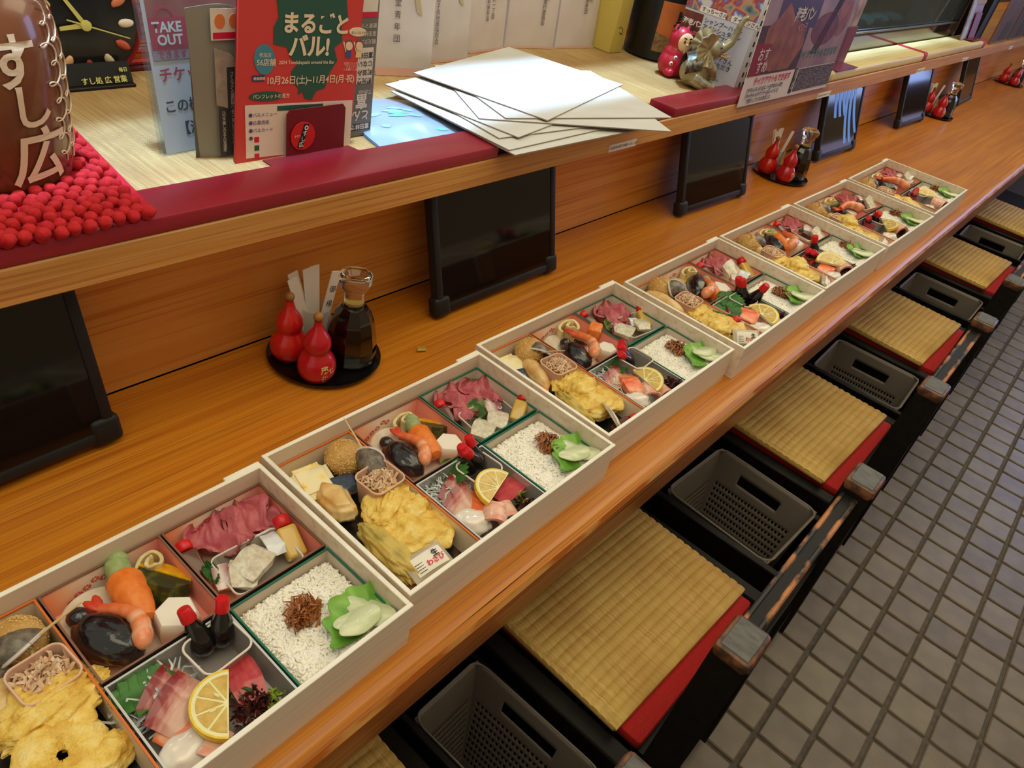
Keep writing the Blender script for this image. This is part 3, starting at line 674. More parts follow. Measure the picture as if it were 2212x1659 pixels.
# clear stand with take-out leaflet
M_ACR = glass('clear acrylic', (236, 242, 246), 0.04, ior=1.12)
lf = empty('takeout_leaflet', (0.083, 0.293, Z_S)); lf.rotation_euler = (math.radians(-9), 0, math.radians(4)); tag(lf, 'white and red takeout leaflet in a clear stand beside the bottle', 'leaflet')
def lfp(x, z): return (x, z)
sheet('leaflet_sheet', 0.15, 0.20, 0.0008, mat('leaflet paper', (228, 218, 216), 0.5), lf)
M_LRED = mat('leaflet red photo', (168, 66, 58), 0.5, col2=(186, 96, 84), scale=30)
poly_up('photo_panel', rect_pts(0.004, 0.148, 0.105, 0.2), M_LRED, lf, -0.0002)
poly_up('grey_band', rect_pts(0.003, 0.148, 0.094, 0.112), mat('leaflet grey band', (176, 146, 158), 0.5), lf, -0.0005)
M_CRIM = mat('crimson print', (196, 16, 56), 0.5)
poly_up('bag_icon', rect_pts(0.004, 0.045, 0.104, 0.134), M_CRIM, lf, -0.0008)
mb = MB(); mb.M = tr(0.022, -0.001, 0.134) @ FRONT; mb.tube([(0.010 * math.cos(a / 8 * math.pi), 0.009 * math.sin(a / 8 * math.pi), 0) for a in range(9)], 0.0016, 5, flat=0.2); mb.build('bag_handle_icon', M_CRIM, lf)
M_PW = mat('white print', (240, 236, 232), 0.5); M_PR = mat('red print', (206, 24, 62), 0.5)
text('TAKE', 0.0135, M_PW, lf, up(0.007, 0.1205, -0.0014), 0.03); text('OUT', 0.0135, M_PW, lf, up(0.0105, 0.1085, -0.0014), 0.03)
text('お持ち帰り\nできます', 0.0085, M_CRIM, lf, up(0.008, 0.1035, -0.0011), 0.01, line=0.9)
text('チケット', 0.0155, M_PR, lf, up(0.006, 0.074), 0.02); text('この機会に', 0.0145, M_INK, lf, up(0.006, 0.043), 0.02); text('【海老パン】', 0.0145, M_INK, lf, up(0.018, 0.019), 0.03)
poly_up('purple_header', rect_pts(0.036, 0.148, 0.156, 0.176), mat('purple print', (124, 66, 158), 0.5), lf, -0.0008)
text('5000円飲み', 0.0145, M_PW, lf, up(0.040, 0.160, -0.0014), 0.01)
for y_, nm in ((-0.004, 'acrylic_front'), (0.003, 'acrylic_back')): MB().box(-0.006, 0.154, y_, y_ + 0.0016, -0.002, 0.22, bev=0.0004).build(nm, M_ACR, lf)
# grey pamphlets
M_GREY = mat('grey pamphlet paper', (138, 132, 120), 0.5); M_DKG = mat('charcoal print', (58, 56, 58), 0.5); M_CRP = mat('cream print', (222, 212, 198), 0.5); M_ORP = mat('orange print', (224, 122, 70), 0.5)
gp = empty('grey_pamphlet', (0.104, 0.262, Z_S)); tag(gp, 'grey folded pamphlet curling over, left of the red brochures', 'pamphlet', 'pamphlets in the red holder')
mb = MB()
def gsh(u, v):
    bend = max(0, 0.30 - u) / 0.30
    return (0.005 + u * 0.10 - 0.006 * bend * v, 0.010 * bend * bend - 0.004 * math.sin(v * 2.2) + 0.004, v * 0.152 + (0.006 * math.sin(math.pi * min(1, u * 2)) if v > 0.98 else 0))
mb.grid(gsh, 20, 14, 0, 0.0012); mb.build('folded_sheet', M_GREY, gp)
mb = MB(); mb.grid(lambda u, v: (0.002 + 0.014 * u, 0.0115 + 0.012 * u * u, v * 0.150), 6, 4, 0, 0.001); mb.build('back_leaf', mat('grey pamphlet shade side', (96, 90, 84), 0.6), gp)  # back leaf in darker grey, its shade put into the colour
poly_up('cream_panel', rect_pts(0.018, 0.10, 0.125, 0.155), M_CRP, gp, -0.0022)
for k in range(2): poly_up('orange_spot', disc_pts(0.028 + 0.016 * k, 0.143, 0.0058, 0.0070), M_ORP, gp, -0.0026)
poly_up('red_band', rect_pts(0.020, 0.10, 0.1265, 0.1325), M_PR, gp, -0.0026)
poly_up('house_picture', [(0.021, 0.06), (0.045, 0.052), (0.052, 0.10), (0.038, 0.112), (0.021, 0.118)], mat('pale picture', (176, 160, 146), 0.6, col2=(150, 136, 124), scale=90), gp, -0.0016)
poly_up('charcoal_band', rect_pts(0.023, 0.033, 0.004, 0.056), M_DKG, gp, -0.002); poly_up('charcoal_band', rect_pts(0.034, 0.044, 0.004, 0.098), M_DKG, gp, -0.002)
def column(s, size, mt, parent, x, z, y=-0.003, step=1.0, bold=0.0):
    return text('\n'.join(s), size, mt, parent, tr(x, y, z) @ FRONT, bold, line=step)
column('ひびき楽しみます日本遺産', 0.0046, M_CRP, gp, 0.0258, 0.050, step=0.80); column('さくらさくら富田林へようこそいらっしゃい', 0.0048, M_CRP, gp, 0.0368, 0.090, step=0.80)
gp2 = empty('grey_pamphlet', (0.20, 0.262, Z_S)); tag(gp2, 'dark grey town pamphlet sticking out right of the red brochures', 'pamphlet', 'pamphlets in the red holder')
MB().box(0, 0.141, 0, 0.004, 0, 0.172, bev=0.0006).build('folded_sheet', mat('dark grey pamphlet paper', (112, 108, 102), 0.5), gp2)
poly_up('cream_panel', rect_pts(0.11, 0.138, 0.148, 0.17), M_CRP, gp2, -0.0002); poly_up('red_band', rect_pts(0.11, 0.138, 0.142, 0.148), M_PR, gp2, -0.0002)
poly_up('cream_panel', rect_pts(0.112, 0.136, 0.066, 0.108), M_CRP, gp2, -0.0002); poly_up('charcoal_band', rect_pts(0.10, 0.139, 0.008, 0.0165), M_DKG, gp2, -0.0002)
def flip(x, z, y=-0.0008): return tr(x, y, z) @ rot(180, 'Y') @ FRONT
for k, s in enumerate(('散策マップ', '富田林市', '観光交流')): text(s, 0.006, M_CRP, gp2, flip(0.138, 0.135 - 0.009 * k))
for k, s in enumerate(('富田林', 'じない', '町並み', '観光交')): text(s, 0.0075, M_DKG, gp2, flip(0.1355, 0.102 - 0.010 * k), 0.02)
text('富', 0.020, M_CRP, gp2, flip(0.132, 0.052), 0.02); text('とん', 0.014, M_CRP, gp2, flip(0.136, 0.032), 0.02); text('富田林で', 0.0075, M_CRP, gp2, flip(0.137, 0.0155), 0.02); text('Tonda', 0.008, M_CRP, gp2, flip(0.137, 0.058))
# red brochures (a stack) with the event print
M_COR = mat('coral brochure paper', (204, 62, 58), 0.45); M_GRN = mat('bottle green print', (44, 84, 72), 0.45); M_NAVY = mat('navy print', (44, 46, 110), 0.5); M_TEAL = mat('teal print', (68, 132, 150), 0.5); M_CRM = mat('cream lettering', (232, 208, 176), 0.5)
for k in range(4):
    b_ = empty('red_brochure', (0.1385 + 0.0014 * (3 - k) - 0.004, 0.2445 + 0.0028 * (3 - k), Z_S)); b_.rotation_euler = (0, math.radians(3.2), 0)
    MB().box(0, 0.158, 0, 0.0022, 0, 0.186 - 0.001 * k, bev=0.0004).build('cover', M_COR if k == 3 else mat('brochure edge %d' % k, ((120, 30, 40), (150, 44, 48), (178, 60, 58))[k], 0.5), b_)
    tag(b_, ('front red event brochure with green map and cream lettering in the holder', 'second red brochure just behind the front one', 'third red brochure behind the front one', 'rearmost red brochure of the stack in the holder')[3 - k], 'brochure', 'pamphlets in the red holder')
br = b_
def bl(x, z): return (x - 0.1385 + 0.004 - 0.055 * (z - Z_S), z - Z_S)     # world x,z on the cover -> local
mp_ = [(0.186, 1.135), (0.19, 1.108), (0.184, 1.098), (0.1835, 1.081), (0.2, 1.078), (0.206, 1.066), (0.214, 1.061), (0.206, 1.053), (0.207, 1.043), (0.216, 1.034), (0.215, 1.028), (0.222, 1.030), (0.224, 1.023), (0.234, 1.021), (0.240, 1.031), (0.252, 1.034), (0.257, 1.050), (0.268, 1.064), (0.263, 1.078), (0.274, 1.085), (0.272, 1.102), (0.281, 1.108), (0.276, 1.135)]
poly_up('green_map', [bl(*p) for p in mp_], M_GRN, br, -0.0002)
def bt(s, x, z, size, mt, bold=0.0, **k): text(s, size, mt, br, up(*bl(x, z), -0.0011), bold, **k)
bt('まるごと', 0.193, 1.0945, 0.0225, M_CRM, 0.035); bt('バル!', 0.2015, 1.0705, 0.0245, M_CRM, 0.035, space=0.95)
poly_up('teal_spot', [bl(*p) for p in disc_pts(0.1725, 1.0655, 0.0125, 0.0155)], M_TEAL, br, -0.0004)
bt('参加店', 0.1655, 1.0685, 0.0050, M_CRM); bt('56店舗', 0.1625, 1.0600, 0.0078, M_CRM, 0.01)
bt('2024 Tondabayashi around the Bar', 0.1895, 1.0610, 0.0052, M_CRM, 0.01)
poly_up('navy_label', [bl(*p) for p in rect_pts(0.1575, 0.172, 1.0435, 1.0495)], M_NAVY, br, -0.0004); bt('開催期間', 0.1582, 1.0450, 0.0036, M_CRM, 0.01)
bt('10月26日(土)~11月4日(月·祝)', 0.1735, 1.0405, 0.0099, M_CRM, 0.012, space=0.95)
poly_up('green_bubble', [bl(*p) for p in disc_pts(0.1745, 1.0275, 0.0215, 0.0052)], M_GRN, br, -0.0004); bt('パンフレットの見方', 0.1570, 1.0255, 0.0052, M_CRM, 0.015)
poly_up('cream_box', [bl(*p) for p in rect_pts(0.148, 0.2935, 0.960, 1.0185)], mat('brochure cream box', (226, 204, 188), 0.5), br, -0.0003)
poly_up('green_strip', [bl(*p) for p in rect_pts(0.188, 0.250, 1.0110, 1.0165)], M_GRN, br, -0.0006)
for k, s in enumerate(('❶バルメニュー', '❷応募用紙', '❸バルカード', '❹')): bt(s, 0.1515, 1.006 - 0.0085 * k, 0.0052, M_NAVY)
for k, mt in enumerate((M_PR, M_GRN, M_PR, M_NAVY)): poly_up('small_badge', [bl(*p) for p in rect_pts(0.1585, 0.1645, 0.9765 - 0.0095 * k + 0.001, 0.9825 - 0.0095 * k + 0.001)], mt, br, -0.0006)
poly_up('speech_bubble', [bl(*p) for p in disc_pts(0.2955, 1.0955, 0.0125, 0.0048)], M_CRM, br, -0.0004); bt('まんバルです!!', 0.2855, 1.0935, 0.0036, M_DKG)
bt('お店に入ったら\n「まるごとバル」\nとお願いします。', 0.277, 1.0600, 0.0034, M_CRM)
M_SKIN = mat('printed skin', (236, 200, 170), 0.6); M_HAIR = mat('printed brown hair', (130, 74, 54), 0.6)
for x, c in ((0.2835, (70, 80, 140)), (0.2985, (226, 206, 150))):
    poly_up('printed_body', [bl(*p) for p in ((x - 0.0045, 1.0675), (x + 0.0045, 1.0675), (x + 0.0035, 1.076), (x - 0.0035, 1.076))], mat('print cloth %d' % c[0], c, 0.6), br, -0.0004)
    poly_up('printed_hair', [bl(*p) for p in disc_pts(x, 1.0815, 0.0062, 0.0060)], M_HAIR, br, -0.0005)
    poly_up('printed_face', [bl(*p) for p in disc_pts(x, 1.0802, 0.0050, 0.0046)], M_SKIN, br, -0.0009)
    poly_up('printed_arm', [bl(*p) for p in ((x - 0.003, 1.0745), (x - 0.0045, 1.0735), (x - 0.0085, 1.084), (x - 0.007, 1.085))], M_SKIN, br, -0.0004)
# dark red metal holder
hd = empty('metal_holder', (0, 0, 0)); tag(hd, 'dark red metal pamphlet holder with round sushi shop sticker', 'holder')
mb = MB(); pts = [(0.0, 0.0), (0.082, 0.0), (0.082, 0.048), (0.078, 0.053), (0.004, 0.053), (0.0, 0.049)]
mb.M = Matrix(((1, 0, 0, 0.1965), (0, 0, -1, 0.238), (0, 1, 0, Z_S + 0.0012), (0, 0, 0, 1))) @ rot(0, 'Z'); mb.prism(pts, -0.0012, 0.0); mb.build('upright_plate', M_MAROON, hd, smooth=False)
mb = MB(); mb.prism([(0.166, 0.240), (0.166, 0.220), (0.170, 0.213), (0.285, 0.210), (0.291, 0.216), (0.287, 0.240)], Z_S, Z_S + 0.0014); mb.build('foot_plate', M_MAROON, hd, smooth=False)
st = MB(); st.M = tr(0.2175, 0.2368, 0.9785) @ rot(90, 'X'); st.lathe([(0.0165, 0.0), (0.0165, 0.0004)], 40); so = st.build('round_sticker', mat('red sticker', (202, 34, 32), 0.4), hd)
poly_up('black_label', [(x, z) for x, z in ((0.2095, 0.9655), (0.2165, 0.9645), (0.2255, 0.9915), (0.2185, 0.9925))], M_INK, so, 0.2363); 
for k, ch in enumerate('◎すし広'): text(ch, 0.0066, M_PW, so, tr(0.2185 - 0.0024 * k, 0.2356, 0.9855 - 0.0063 * k) @ FRONT, 0.01, name='sticker_character')
text('手作りの味', 0.003, M_CRM, so, tr(0.2055, 0.2362, 0.978) @ FRONT, name='sticker_character')
# plastic sleeve of wet wipes
M_BAG = glass('patterned clear film', (205, 226, 244), 0.42, 0.18); M_PAT = mat('green print on film', (116, 186, 160), 0.4); M_PAT2 = mat('blue print on film', (150, 190, 214), 0.4)
bg = empty('plastic_bag', (0, 0, Z_S)); tag(bg, 'clear plastic bag with blue and green print lying on the mat', 'bag')
c00, c10, c11, c01 = Vector((0.318, 0.216)), Vector((0.478, 0.203)), Vector((0.522, 0.262)), Vector((0.475, 0.41))
c01b = Vector((0.36, 0.40))
def bagz(u, v): return 0.004 + 0.007 * math.sin(math.pi * u) * math.sin(math.pi * v) + 0.0025 * noise.noise(Vector((u * 4, v * 4, 0.3)))
def bagp(u, v):
    a = c00.lerp(c10, u); b = c01b.lerp(c11 if u > 0.5 else c01, 0) + (Vector((0.50, 0.33)) - c01b) * u; p = a.lerp(b, v)
    return (p.x, p.y, bagz(u, v))
mb = MB(); mb.grid(bagp, 26, 22, 0, 0.0006); mb.build('upper_film', M_BAG, bg)
mb = MB(); mb.grid(lambda u, v: (bagp(u, v)[0], bagp(u, v)[1], 0.0014), 4, 4, 0, 0.0006); mb.build('lower_film', M_BAG, bg)
mb = MB(); random.seed(11)
for k in range(13):
    u = random.uniform(0.08, 0.9); v = random.uniform(0.08, 0.9); L_ = random.uniform(0.05, 0.13)
    mb.grid(lambda a, b: (lambda q: (q[0], q[1], q[2] + 0.0007))(bagp(min(0.99, max(0.01, u + (a - 0.5) * L_ * 1.9)), min(0.99, max(0.01, v + (b - 0.5) * 0.06 * (1 - (2 * a - 1) ** 2))))), 8, 2, k % 2)
mb.build('film_print', [M_PAT2, M_PAT], bg)
# drawing boards
M_BOARD = mat('white drawing board', (208, 204, 196), 0.7, col2=(200, 196, 188), scale=24, stretch=(0.4, 1.6, 1), bump=0.06); M_BEDGE = mat('grey board edge', (150, 138, 126), 0.8)
def board(nm, cx_, cy_, ang, z, lab):
    mb = MB(); mb.box(0, 0.318, 0, 0.230, 0, 0.0016, 0); mb.m = [1, 0, 1, 1, 1, 1]
    o = mb.build('drawing_board', [M_BOARD, M_BEDGE], smooth=False); o.location = (cx_, cy_, z); o.rotation_euler = (0, 0, math.radians(ang)); tag(o, lab, 'board', 'white boards fanned on the shelf'); return o
for t in [('G', 0.452, 0.108, -1.5, 0.9682, 'bottom white board of the fan, its corner overhanging the shelf edge'), ('F', 0.453, 0.120, 0.5, 0.9702, 'second white board from the bottom, just above the overhanging one'),
          ('E', 0.468, 0.152, -6.0, 0.9722, 'third white board from the bottom of the fan'), ('D', 0.494, 0.140, 10.0, 0.9742, 'white board with its left corner next to the envelopes'),
          ('C', 0.488, 0.209, -28, 0.9762, 'white board pointing its long right tip past the shelf trim'), ('B', 0.525, 0.192, -17.5, 0.9782, 'white board directly below the topmost one'),
          ('A', 0.580, 0.160, 14.0, 0.9802, 'topmost white board of the fan on the shelf')]: board(*t)
# paper gift envelopes in film
M_ENV = mat('white envelope paper', (216, 206, 205), 0.6, col2=(208, 197, 196), scale=12, bump=0.08); M_FILM = glass('glossy film', (255, 255, 255), 0.02, 0.04, ior=1.25); M_PINK = mat('pink ribbon print', (226, 158, 158), 0.6); M_BEIGE = mat('beige ribbon print', (188, 168, 136), 0.6); M_BASEP = mat('pink envelope base', (226, 176, 162), 0.6)
for i, (x0, y0, x1, y1, s, tx, tz, sz, lab) in enumerate([
        (0.515, 0.462, 0.610, 0.432, '新堂青年団', 0.028, 0.118, 0.0118, 'white gift envelope in film with five large characters, nearest of the row'),
        (0.655, 0.490, 0.757, 0.490, '毛人谷子供地車保存会', 0.012, 0.112, 0.0098, 'white gift envelope in film, second from the left in the row'),
        (0.788, 0.520, 0.900, 0.530, '若松町一丁目', 0.058, 0.105, 0.0105, 'white gift envelope with two columns of writing, middle of the row'),
        (0.912, 0.536, 1.032, 0.508, '秋祭り実行委員会', 0.078, 0.110, 0.0102, 'white gift envelope, fourth from the left in the row'),
        (1.042, 0.510, 1.158, 0.496, '貴井青年団', 0.066, 0.108, 0.0110, 'white gift envelope beside the yellow box, last of the row')]):
    w = math.hypot(x1 - x0, y1 - y0); e = empty('gift_envelope', (x0, y0, Z_S)); e.rotation_euler = (math.radians(-5), 0, math.atan2(y1 - y0, x1 - x0)); tag(e, lab, 'envelope', 'gift envelopes standing at the back of the shelf')
    mb = MB(); mb.grid(lambda u, v: (u * w, -0.004 * math.sin(math.pi * u) ** 0.5 + 0.0015 * noise.noise(Vector((u * 3, v * 5, i))), v * 0.2), 14, 14, 0, 0.011); mb.v = [(a, b, c) for a, b, c in mb.v]
    mb.build('envelope_body', M_ENV, e)
    mb = MB(); mb.grid(lambda u, v: (-0.002 + u * (w + 0.004), -0.0075 - 0.003 * noise.noise(Vector((u * 5, v * 6, i + 4))) - 0.003 * math.sin(math.pi * u), -0.001 + v * 0.2), 20, 20); mb.build('film_sleeve', M_FILM, e)
    poly_up('pink_base', rect_pts(0.002, w - 0.002, 0.0, 0.012 if i == 0 else 0.004), M_BASEP, e, -0.0055)
    column(s, sz, M_INK, e, tx, tz, -0.0062, 1.42 if i == 0 else 0.92)
    if i == 2: column('地車保存会', 0.0098, M_INK, e, tx - 0.016, tz - 0.012, -0.0062, 1.0)
    poly_up('ribbon_left', [(0.002, 0.118), (0.012, 0.112), (0.03, 0.155), (0.02, 0.16)], M_PINK, e, -0.006); poly_up('ribbon_right', [(w * 0.66, 0.094), (w * 0.76, 0.088), (w * 0.62, 0.150), (w * 0.52, 0.150)], M_BEIGE, e, -0.006)
# yellow box, black bottle
yb = empty('yellow_box', (1.163, 0.452, Z_S)); tag(yb, 'tall yellow cardboard box between the envelopes and the black bottle', 'box')
MB().box(0, 0.045, 0, 0.07, 0, 0.22, bev=0.001).build('carton', mat('yellow carton', (206, 184, 92), 0.55), yb)
mb = MB(); mb.M = tr(0.022, -0.0004, 0.044) @ FRONT; mb.tube([(-0.010, 0.006, 0), (-0.004, 0.009, 0), (0.006, 0.004, 0), (0.010, -0.004, 0), (0.002, -0.006, 0), (-0.004, -0.002, 0), (0.008, -0.007, 0)], 0.0006, 5); mb.build('drawn_scribble', M_INK, yb)
bbt = empty('black_bottle', (1.287, 0.418, Z_S)); tag(bbt, 'big black bottle with an orange label behind the figurines', 'bottle')
MB().lathe([(0.06, 0.0), (0.068, 0.004), (0.070, 0.012), (0.070, 0.20), (0.064, 0.225), (0.035, 0.26), (0.018, 0.28), (0.018, 0.33), (0.0, 0.33)], 48).build('bottle_body', mat('black bottle glass', (16, 16, 18), 0.3), bbt)
AL = math.atan2(-0.47 - 0.43, -0.31 - 1.287)
M_OLAB = mat('orange label', (196, 112, 52), 0.5, col2=(176, 96, 44), scale=18)
mb = MB(); mb.grid(lambda u, v: (0.0706 * math.cos(AL - 0.10 + 0.95 * u), 0.0706 * math.sin(AL - 0.10 + 0.95 * u), 0.022 + 0.098 * v), 16, 2, 0, -0.0004); lb = mb.build('orange_label', M_OLAB, bbt)
mb = MB(); mb.grid(lambda u, v: (0.0710 * math.cos(AL - 0.10 + 0.95 * u), 0.0710 * math.sin(AL - 0.10 + 0.95 * u), 0.022 + 0.038 * v * (1 - 0.4 * u)), 16, 2, 0, -0.0003); mb.build('dark_label_foot', mat('label brown print', (104, 76, 50), 0.6, col2=(148, 112, 70), scale=160), lb)
def wrap2(body, size, ang, z):
    me = text_mesh(body, size, 0.03)
    for v in me.vertices: a = ang + v.co.x / 0.0715; v.co = (0.0716 * math.cos(a), 0.0716 * math.sin(a), z + v.co.y)
    me.materials.append(M_INK); o = bpy.data.objects.new('label_character', me); COL.objects.link(o); o.parent = lb
wrap2('黒', 0.044, AL + 0.36, 0.070)
# red cat figurine
M_FIGR = mat('glossy red clay', (172, 18, 42), 0.38, col2=(182, 24, 48), scale=40, coat=0.1); M_FACE = mat('painted face', (232, 190, 142), 0.4); M_BLK = mat('black paint', (20, 18, 20), 0.4); M_EYEW = mat('white paint', (240, 240, 238), 0.4)
fg = empty('cat_figurine', (1.178, 0.306, Z_S)); fg.rotation_euler = (0, 0, math.radians(-28)); tag(fg, 'small red clay cat figurine with a cream face beside the elephant', 'figurine')
mb = MB(); mb.blob(0.032, 0.030, 0.030, (0, 0, 0.024), 3); mb.blob(0.026, 0.025, 0.028, (0, 0, 0.040), 3); mb.blob(0.0225, 0.0225, 0.0235, (0, -0.002, 0.071), 3)
mb.blob(0.012, 0.014, 0.010, (-0.016, -0.018, 0.010), 2); mb.blob(0.012, 0.014, 0.010, (0.016, -0.018, 0.010), 2)
for s in (-1, 1): mb.lathe([(0.0075, 0.0), (0.005, 0.006), (0.0015, 0.0125)], 10, (s * 0.0135, 0.0, 0.086))
mb.v = [(x, y, max(z, 0.0)) for x, y, z in mb.v]
fuse(mb, 0.0016, 'body', [M_FIGR], fg, 3)
MB().blob(0.0172, 0.006, 0.0178, (0.002, -0.0205, 0.069), 3).build('face', M_FACE, fg)
for s in (-1, 1):
    MB().blob(0.0020, 0.0012, 0.0032, (0.002 + s * 0.0062, -0.0264, 0.071), 2).build('eye', M_BLK, fg)
    mb = MB(); mb.tube([(0.002 + s * 0.003, -0.0258, 0.0765), (0.002 + s * 0.0065, -0.0258, 0.0785), (0.002 + s * 0.0095, -0.0246, 0.078)], 0.0011, 6); mb.build('eyebrow', M_BLK, fg)
    mb = MB(); mb.lathe([(0.0042, 0.0), (0.003, 0.005), (0.0006, 0.0095)], 8, (s * 0.0138, -0.0035, 0.0865)); mb.build('inner_ear', M_BLK, fg)
MB().blob(0.0022, 0.0022, 0.0018, (0.002, -0.0274, 0.0665), 2).build('nose', M_FACE, fg)
mb = MB(); mb.prism([(-0.0035, 0), (0.0, 0.0035), (0.0045, 0.0), (0.0, -0.0022)], 0, 0.0012); mb.M = Matrix.Identity(4); o = mb.build('green_forehead_mark', mat('green paint', (30, 120, 80), 0.4), fg); o.location = (0.002, -0.0215, 0.0835); o.rotation_euler = (math.radians(50), 0, 0)
mb = MB(); mb.tube([(0.0205 * math.cos(a), 0.0205 * math.sin(a), 0.0525) for a in [2 * math.pi * k / 24 for k in range(25)]], 0.0019, 6, cap=False); cl = mb.build('collar', mat('dark purple cord', (60, 22, 40), 0.5), fg)
MB().blob(0.0032, 0.0032, 0.0032, (0.004, -0.0225, 0.0505), 2).build('bell', M_GOLD, cl)
for (x, y, z) in ((-0.014, -0.0245, 0.040), (-0.020, -0.0235, 0.028), (0.018, -0.022, 0.046)):
    MB().blob(0.0042, 0.0022, 0.0042, (x, y, z), 2).build('white_dot', M_EYEW, fg); MB().blob(0.0023, 0.0020, 0.0023, (x * 1.03, y - 0.0008, z), 2).build('dark_dot', M_BLK, fg)
MB().blob(0.008, 0.0035, 0.0105, (0.010, -0.0275, 0.014), 2).build('green_patch', mat('dark green paint', (48, 56, 40), 0.5), fg)
# brass elephant
M_BRASS = mat('aged brass', (182, 168, 128), 0.34, 0.55, col2=(140, 130, 104), scale=60, bump=0.12, bscale=150); M_BRASSD = mat('bright brass', (196, 164, 104), 0.3, 0.6, col2=(156, 126, 80), scale=60)
el = empty('elephant_figurine', (1.160, 0.236, Z_S)); el.rotation_euler = (0, 0, math.radians(-48)); tag(el, 'brass elephant figurine sitting with raised trunk in front of the poster', 'figurine')
mb = MB()
mb.blob(0.030, 0.026, 0.028, (-0.008, 0, 0.028), 3); mb.blob(0.024, 0.023, 0.026, (0.0, 0, 0.050), 3); mb.blob(0.021, 0.020, 0.021, (0.012, 0, 0.076), 3); mb.blob(0.014, 0.013, 0.013, (0.020, 0, 0.070), 3)
for s in (-1, 1):
    mb.tube([(-0.012, s * 0.018, 0.022), (0.010, s * 0.023, 0.012), (0.026, s * 0.020, 0.008), (0.034, s * 0.019, 0.008)], [0.016, 0.012, 0.010, 0.010], 10)
    mb.tube([(0.006, s * 0.014, 0.056), (0.022, s * 0.014, 0.040), (0.028, s * 0.009, 0.030), (0.029, s * 0.008, 0.022)], [0.012, 0.0095, 0.008, 0.008], 10)
mb.tube([(0.022, 0, 0.078), (0.034, 0, 0.082), (0.045, 0, 0.094), (0.050, 0, 0.110), (0.052, 0, 0.126), (0.056, 0, 0.138), (0.063, 0, 0.142)], [0.013, 0.0105, 0.0085, 0.007, 0.006, 0.0055, 0.0065], 12)
mb.v = [(x, y, max(z, 0.0)) for x, y, z in mb.v]
fuse(mb, 0.0016, 'body', [M_BRASS], el, 3)
for s in (-1, 1):
    mb = MB(); ear = [(0.0, 0.0), (-0.008, 0.012), (-0.021, 0.014), (-0.030, 0.004), (-0.030, -0.012), (-0.022, -0.026), (-0.010, -0.030), (-0.002, -0.018)]
    n_ = 24
    def earp(u, v):
        a = math.pi * (0.40 + 1.28 * u); r = 0.028 * v * (1 + 0.06 * math.cos(u * 40) * v); return (0.004 + r * math.cos(a) * 0.95, s * (0.018 + 0.010 * v + 0.0016 * math.cos(u * 50) * v), 0.076 + r * math.sin(a) * 1.1)
    mb.grid(earp, 40, 6, 0, s * 0.0022); mb.build('ear', M_BRASS, el, ang=70)
    mb = MB(); mb.tube([(0.030, s * 0.009, 0.068), (0.040, s * 0.011, 0.066), (0.050, s * 0.011, 0.071)], [0.003, 0.0024, 0.0008], 8); mb.build('tusk', M_BRASSD, el)
    MB().blob(0.002, 0.0016, 0.0016, (0.026, s * 0.0155, 0.083), 2).build('eye', M_BLK, el)
    mb = MB(); mb.tube([(0.026, s * 0.020 + 0.0105 * math.cos(a), 0.0085 + 0.0105 * math.sin(a)) for a in [2 * math.pi * k / 16 for k in range(17)]], 0.0016, 6, cap=False); mb.build('ankle_ring', M_BRASSD, el)
mb = MB(); mb.grid(lambda u, v: (-0.034 + 0.030 * v, (0.0285 * math.sin((u - 0.5) * 3.6)), 0.030 + 0.028 * math.cos((u - 0.5) * 3.4) + 0.012 * v), 20, 8, 0, 0.002); mb.build('saddle_cloth', mat('engraved brass', (128, 124, 110), 0.35, 0.85, col2=(74, 70, 62), scale=220), el)
# white perforated stand with bread print
M_PLW = mat('white plastic', (226, 228, 230), 0.4); M_HOLE = mat('dark hole', (30, 34, 42), 0.8)
ps = empty('perforated_stand', (0, 0, 0)); tag(ps, 'white perforated plastic stand carrying a printed bread menu behind the figurines', 'stand')
MB().box(1.2225, 1.277, 0.178, 0.338, Z_S, 1.20, bev=0.002).build('stand_body', M_PLW, ps)
mb = MB()
for k in range(11):
    for q in range(2): mb.box(1.2385 + 0.0165 * q, 1.2445 + 0.0165 * q, 0.1774, 0.1782, 0.967 + 0.0195 * k, 0.976 + 0.0195 * k)
mb.build('slot_holes', M_HOLE, ps, smooth=False)
SIDE = Matrix(((0, 0, -1, 0), (-1, 0, 0, 0), (0, 1, 0, 0), (0, 0, 0, 1)))   # text facing -X, reading towards -Y
prn = MB().box(1.2212, 1.2224, 0.1785, 0.3375, 0.957, 1.195).build('menu_print', mat('menu paper', (206, 208, 224), 0.5), ps, smooth=False)
def side_rect(nm, y0, y1, z0, z1, mt, dx=0.0): return MB().box(1.2205 - dx, 1.2211, y1, y0, z0, z1).build(nm, mt, prn, smooth=False)
def side_t(s, y, z, size, mt, bold=0.0, **k): text(s, size, mt, prn, tr(1.2196, y, z) @ SIDE, bold, **k)
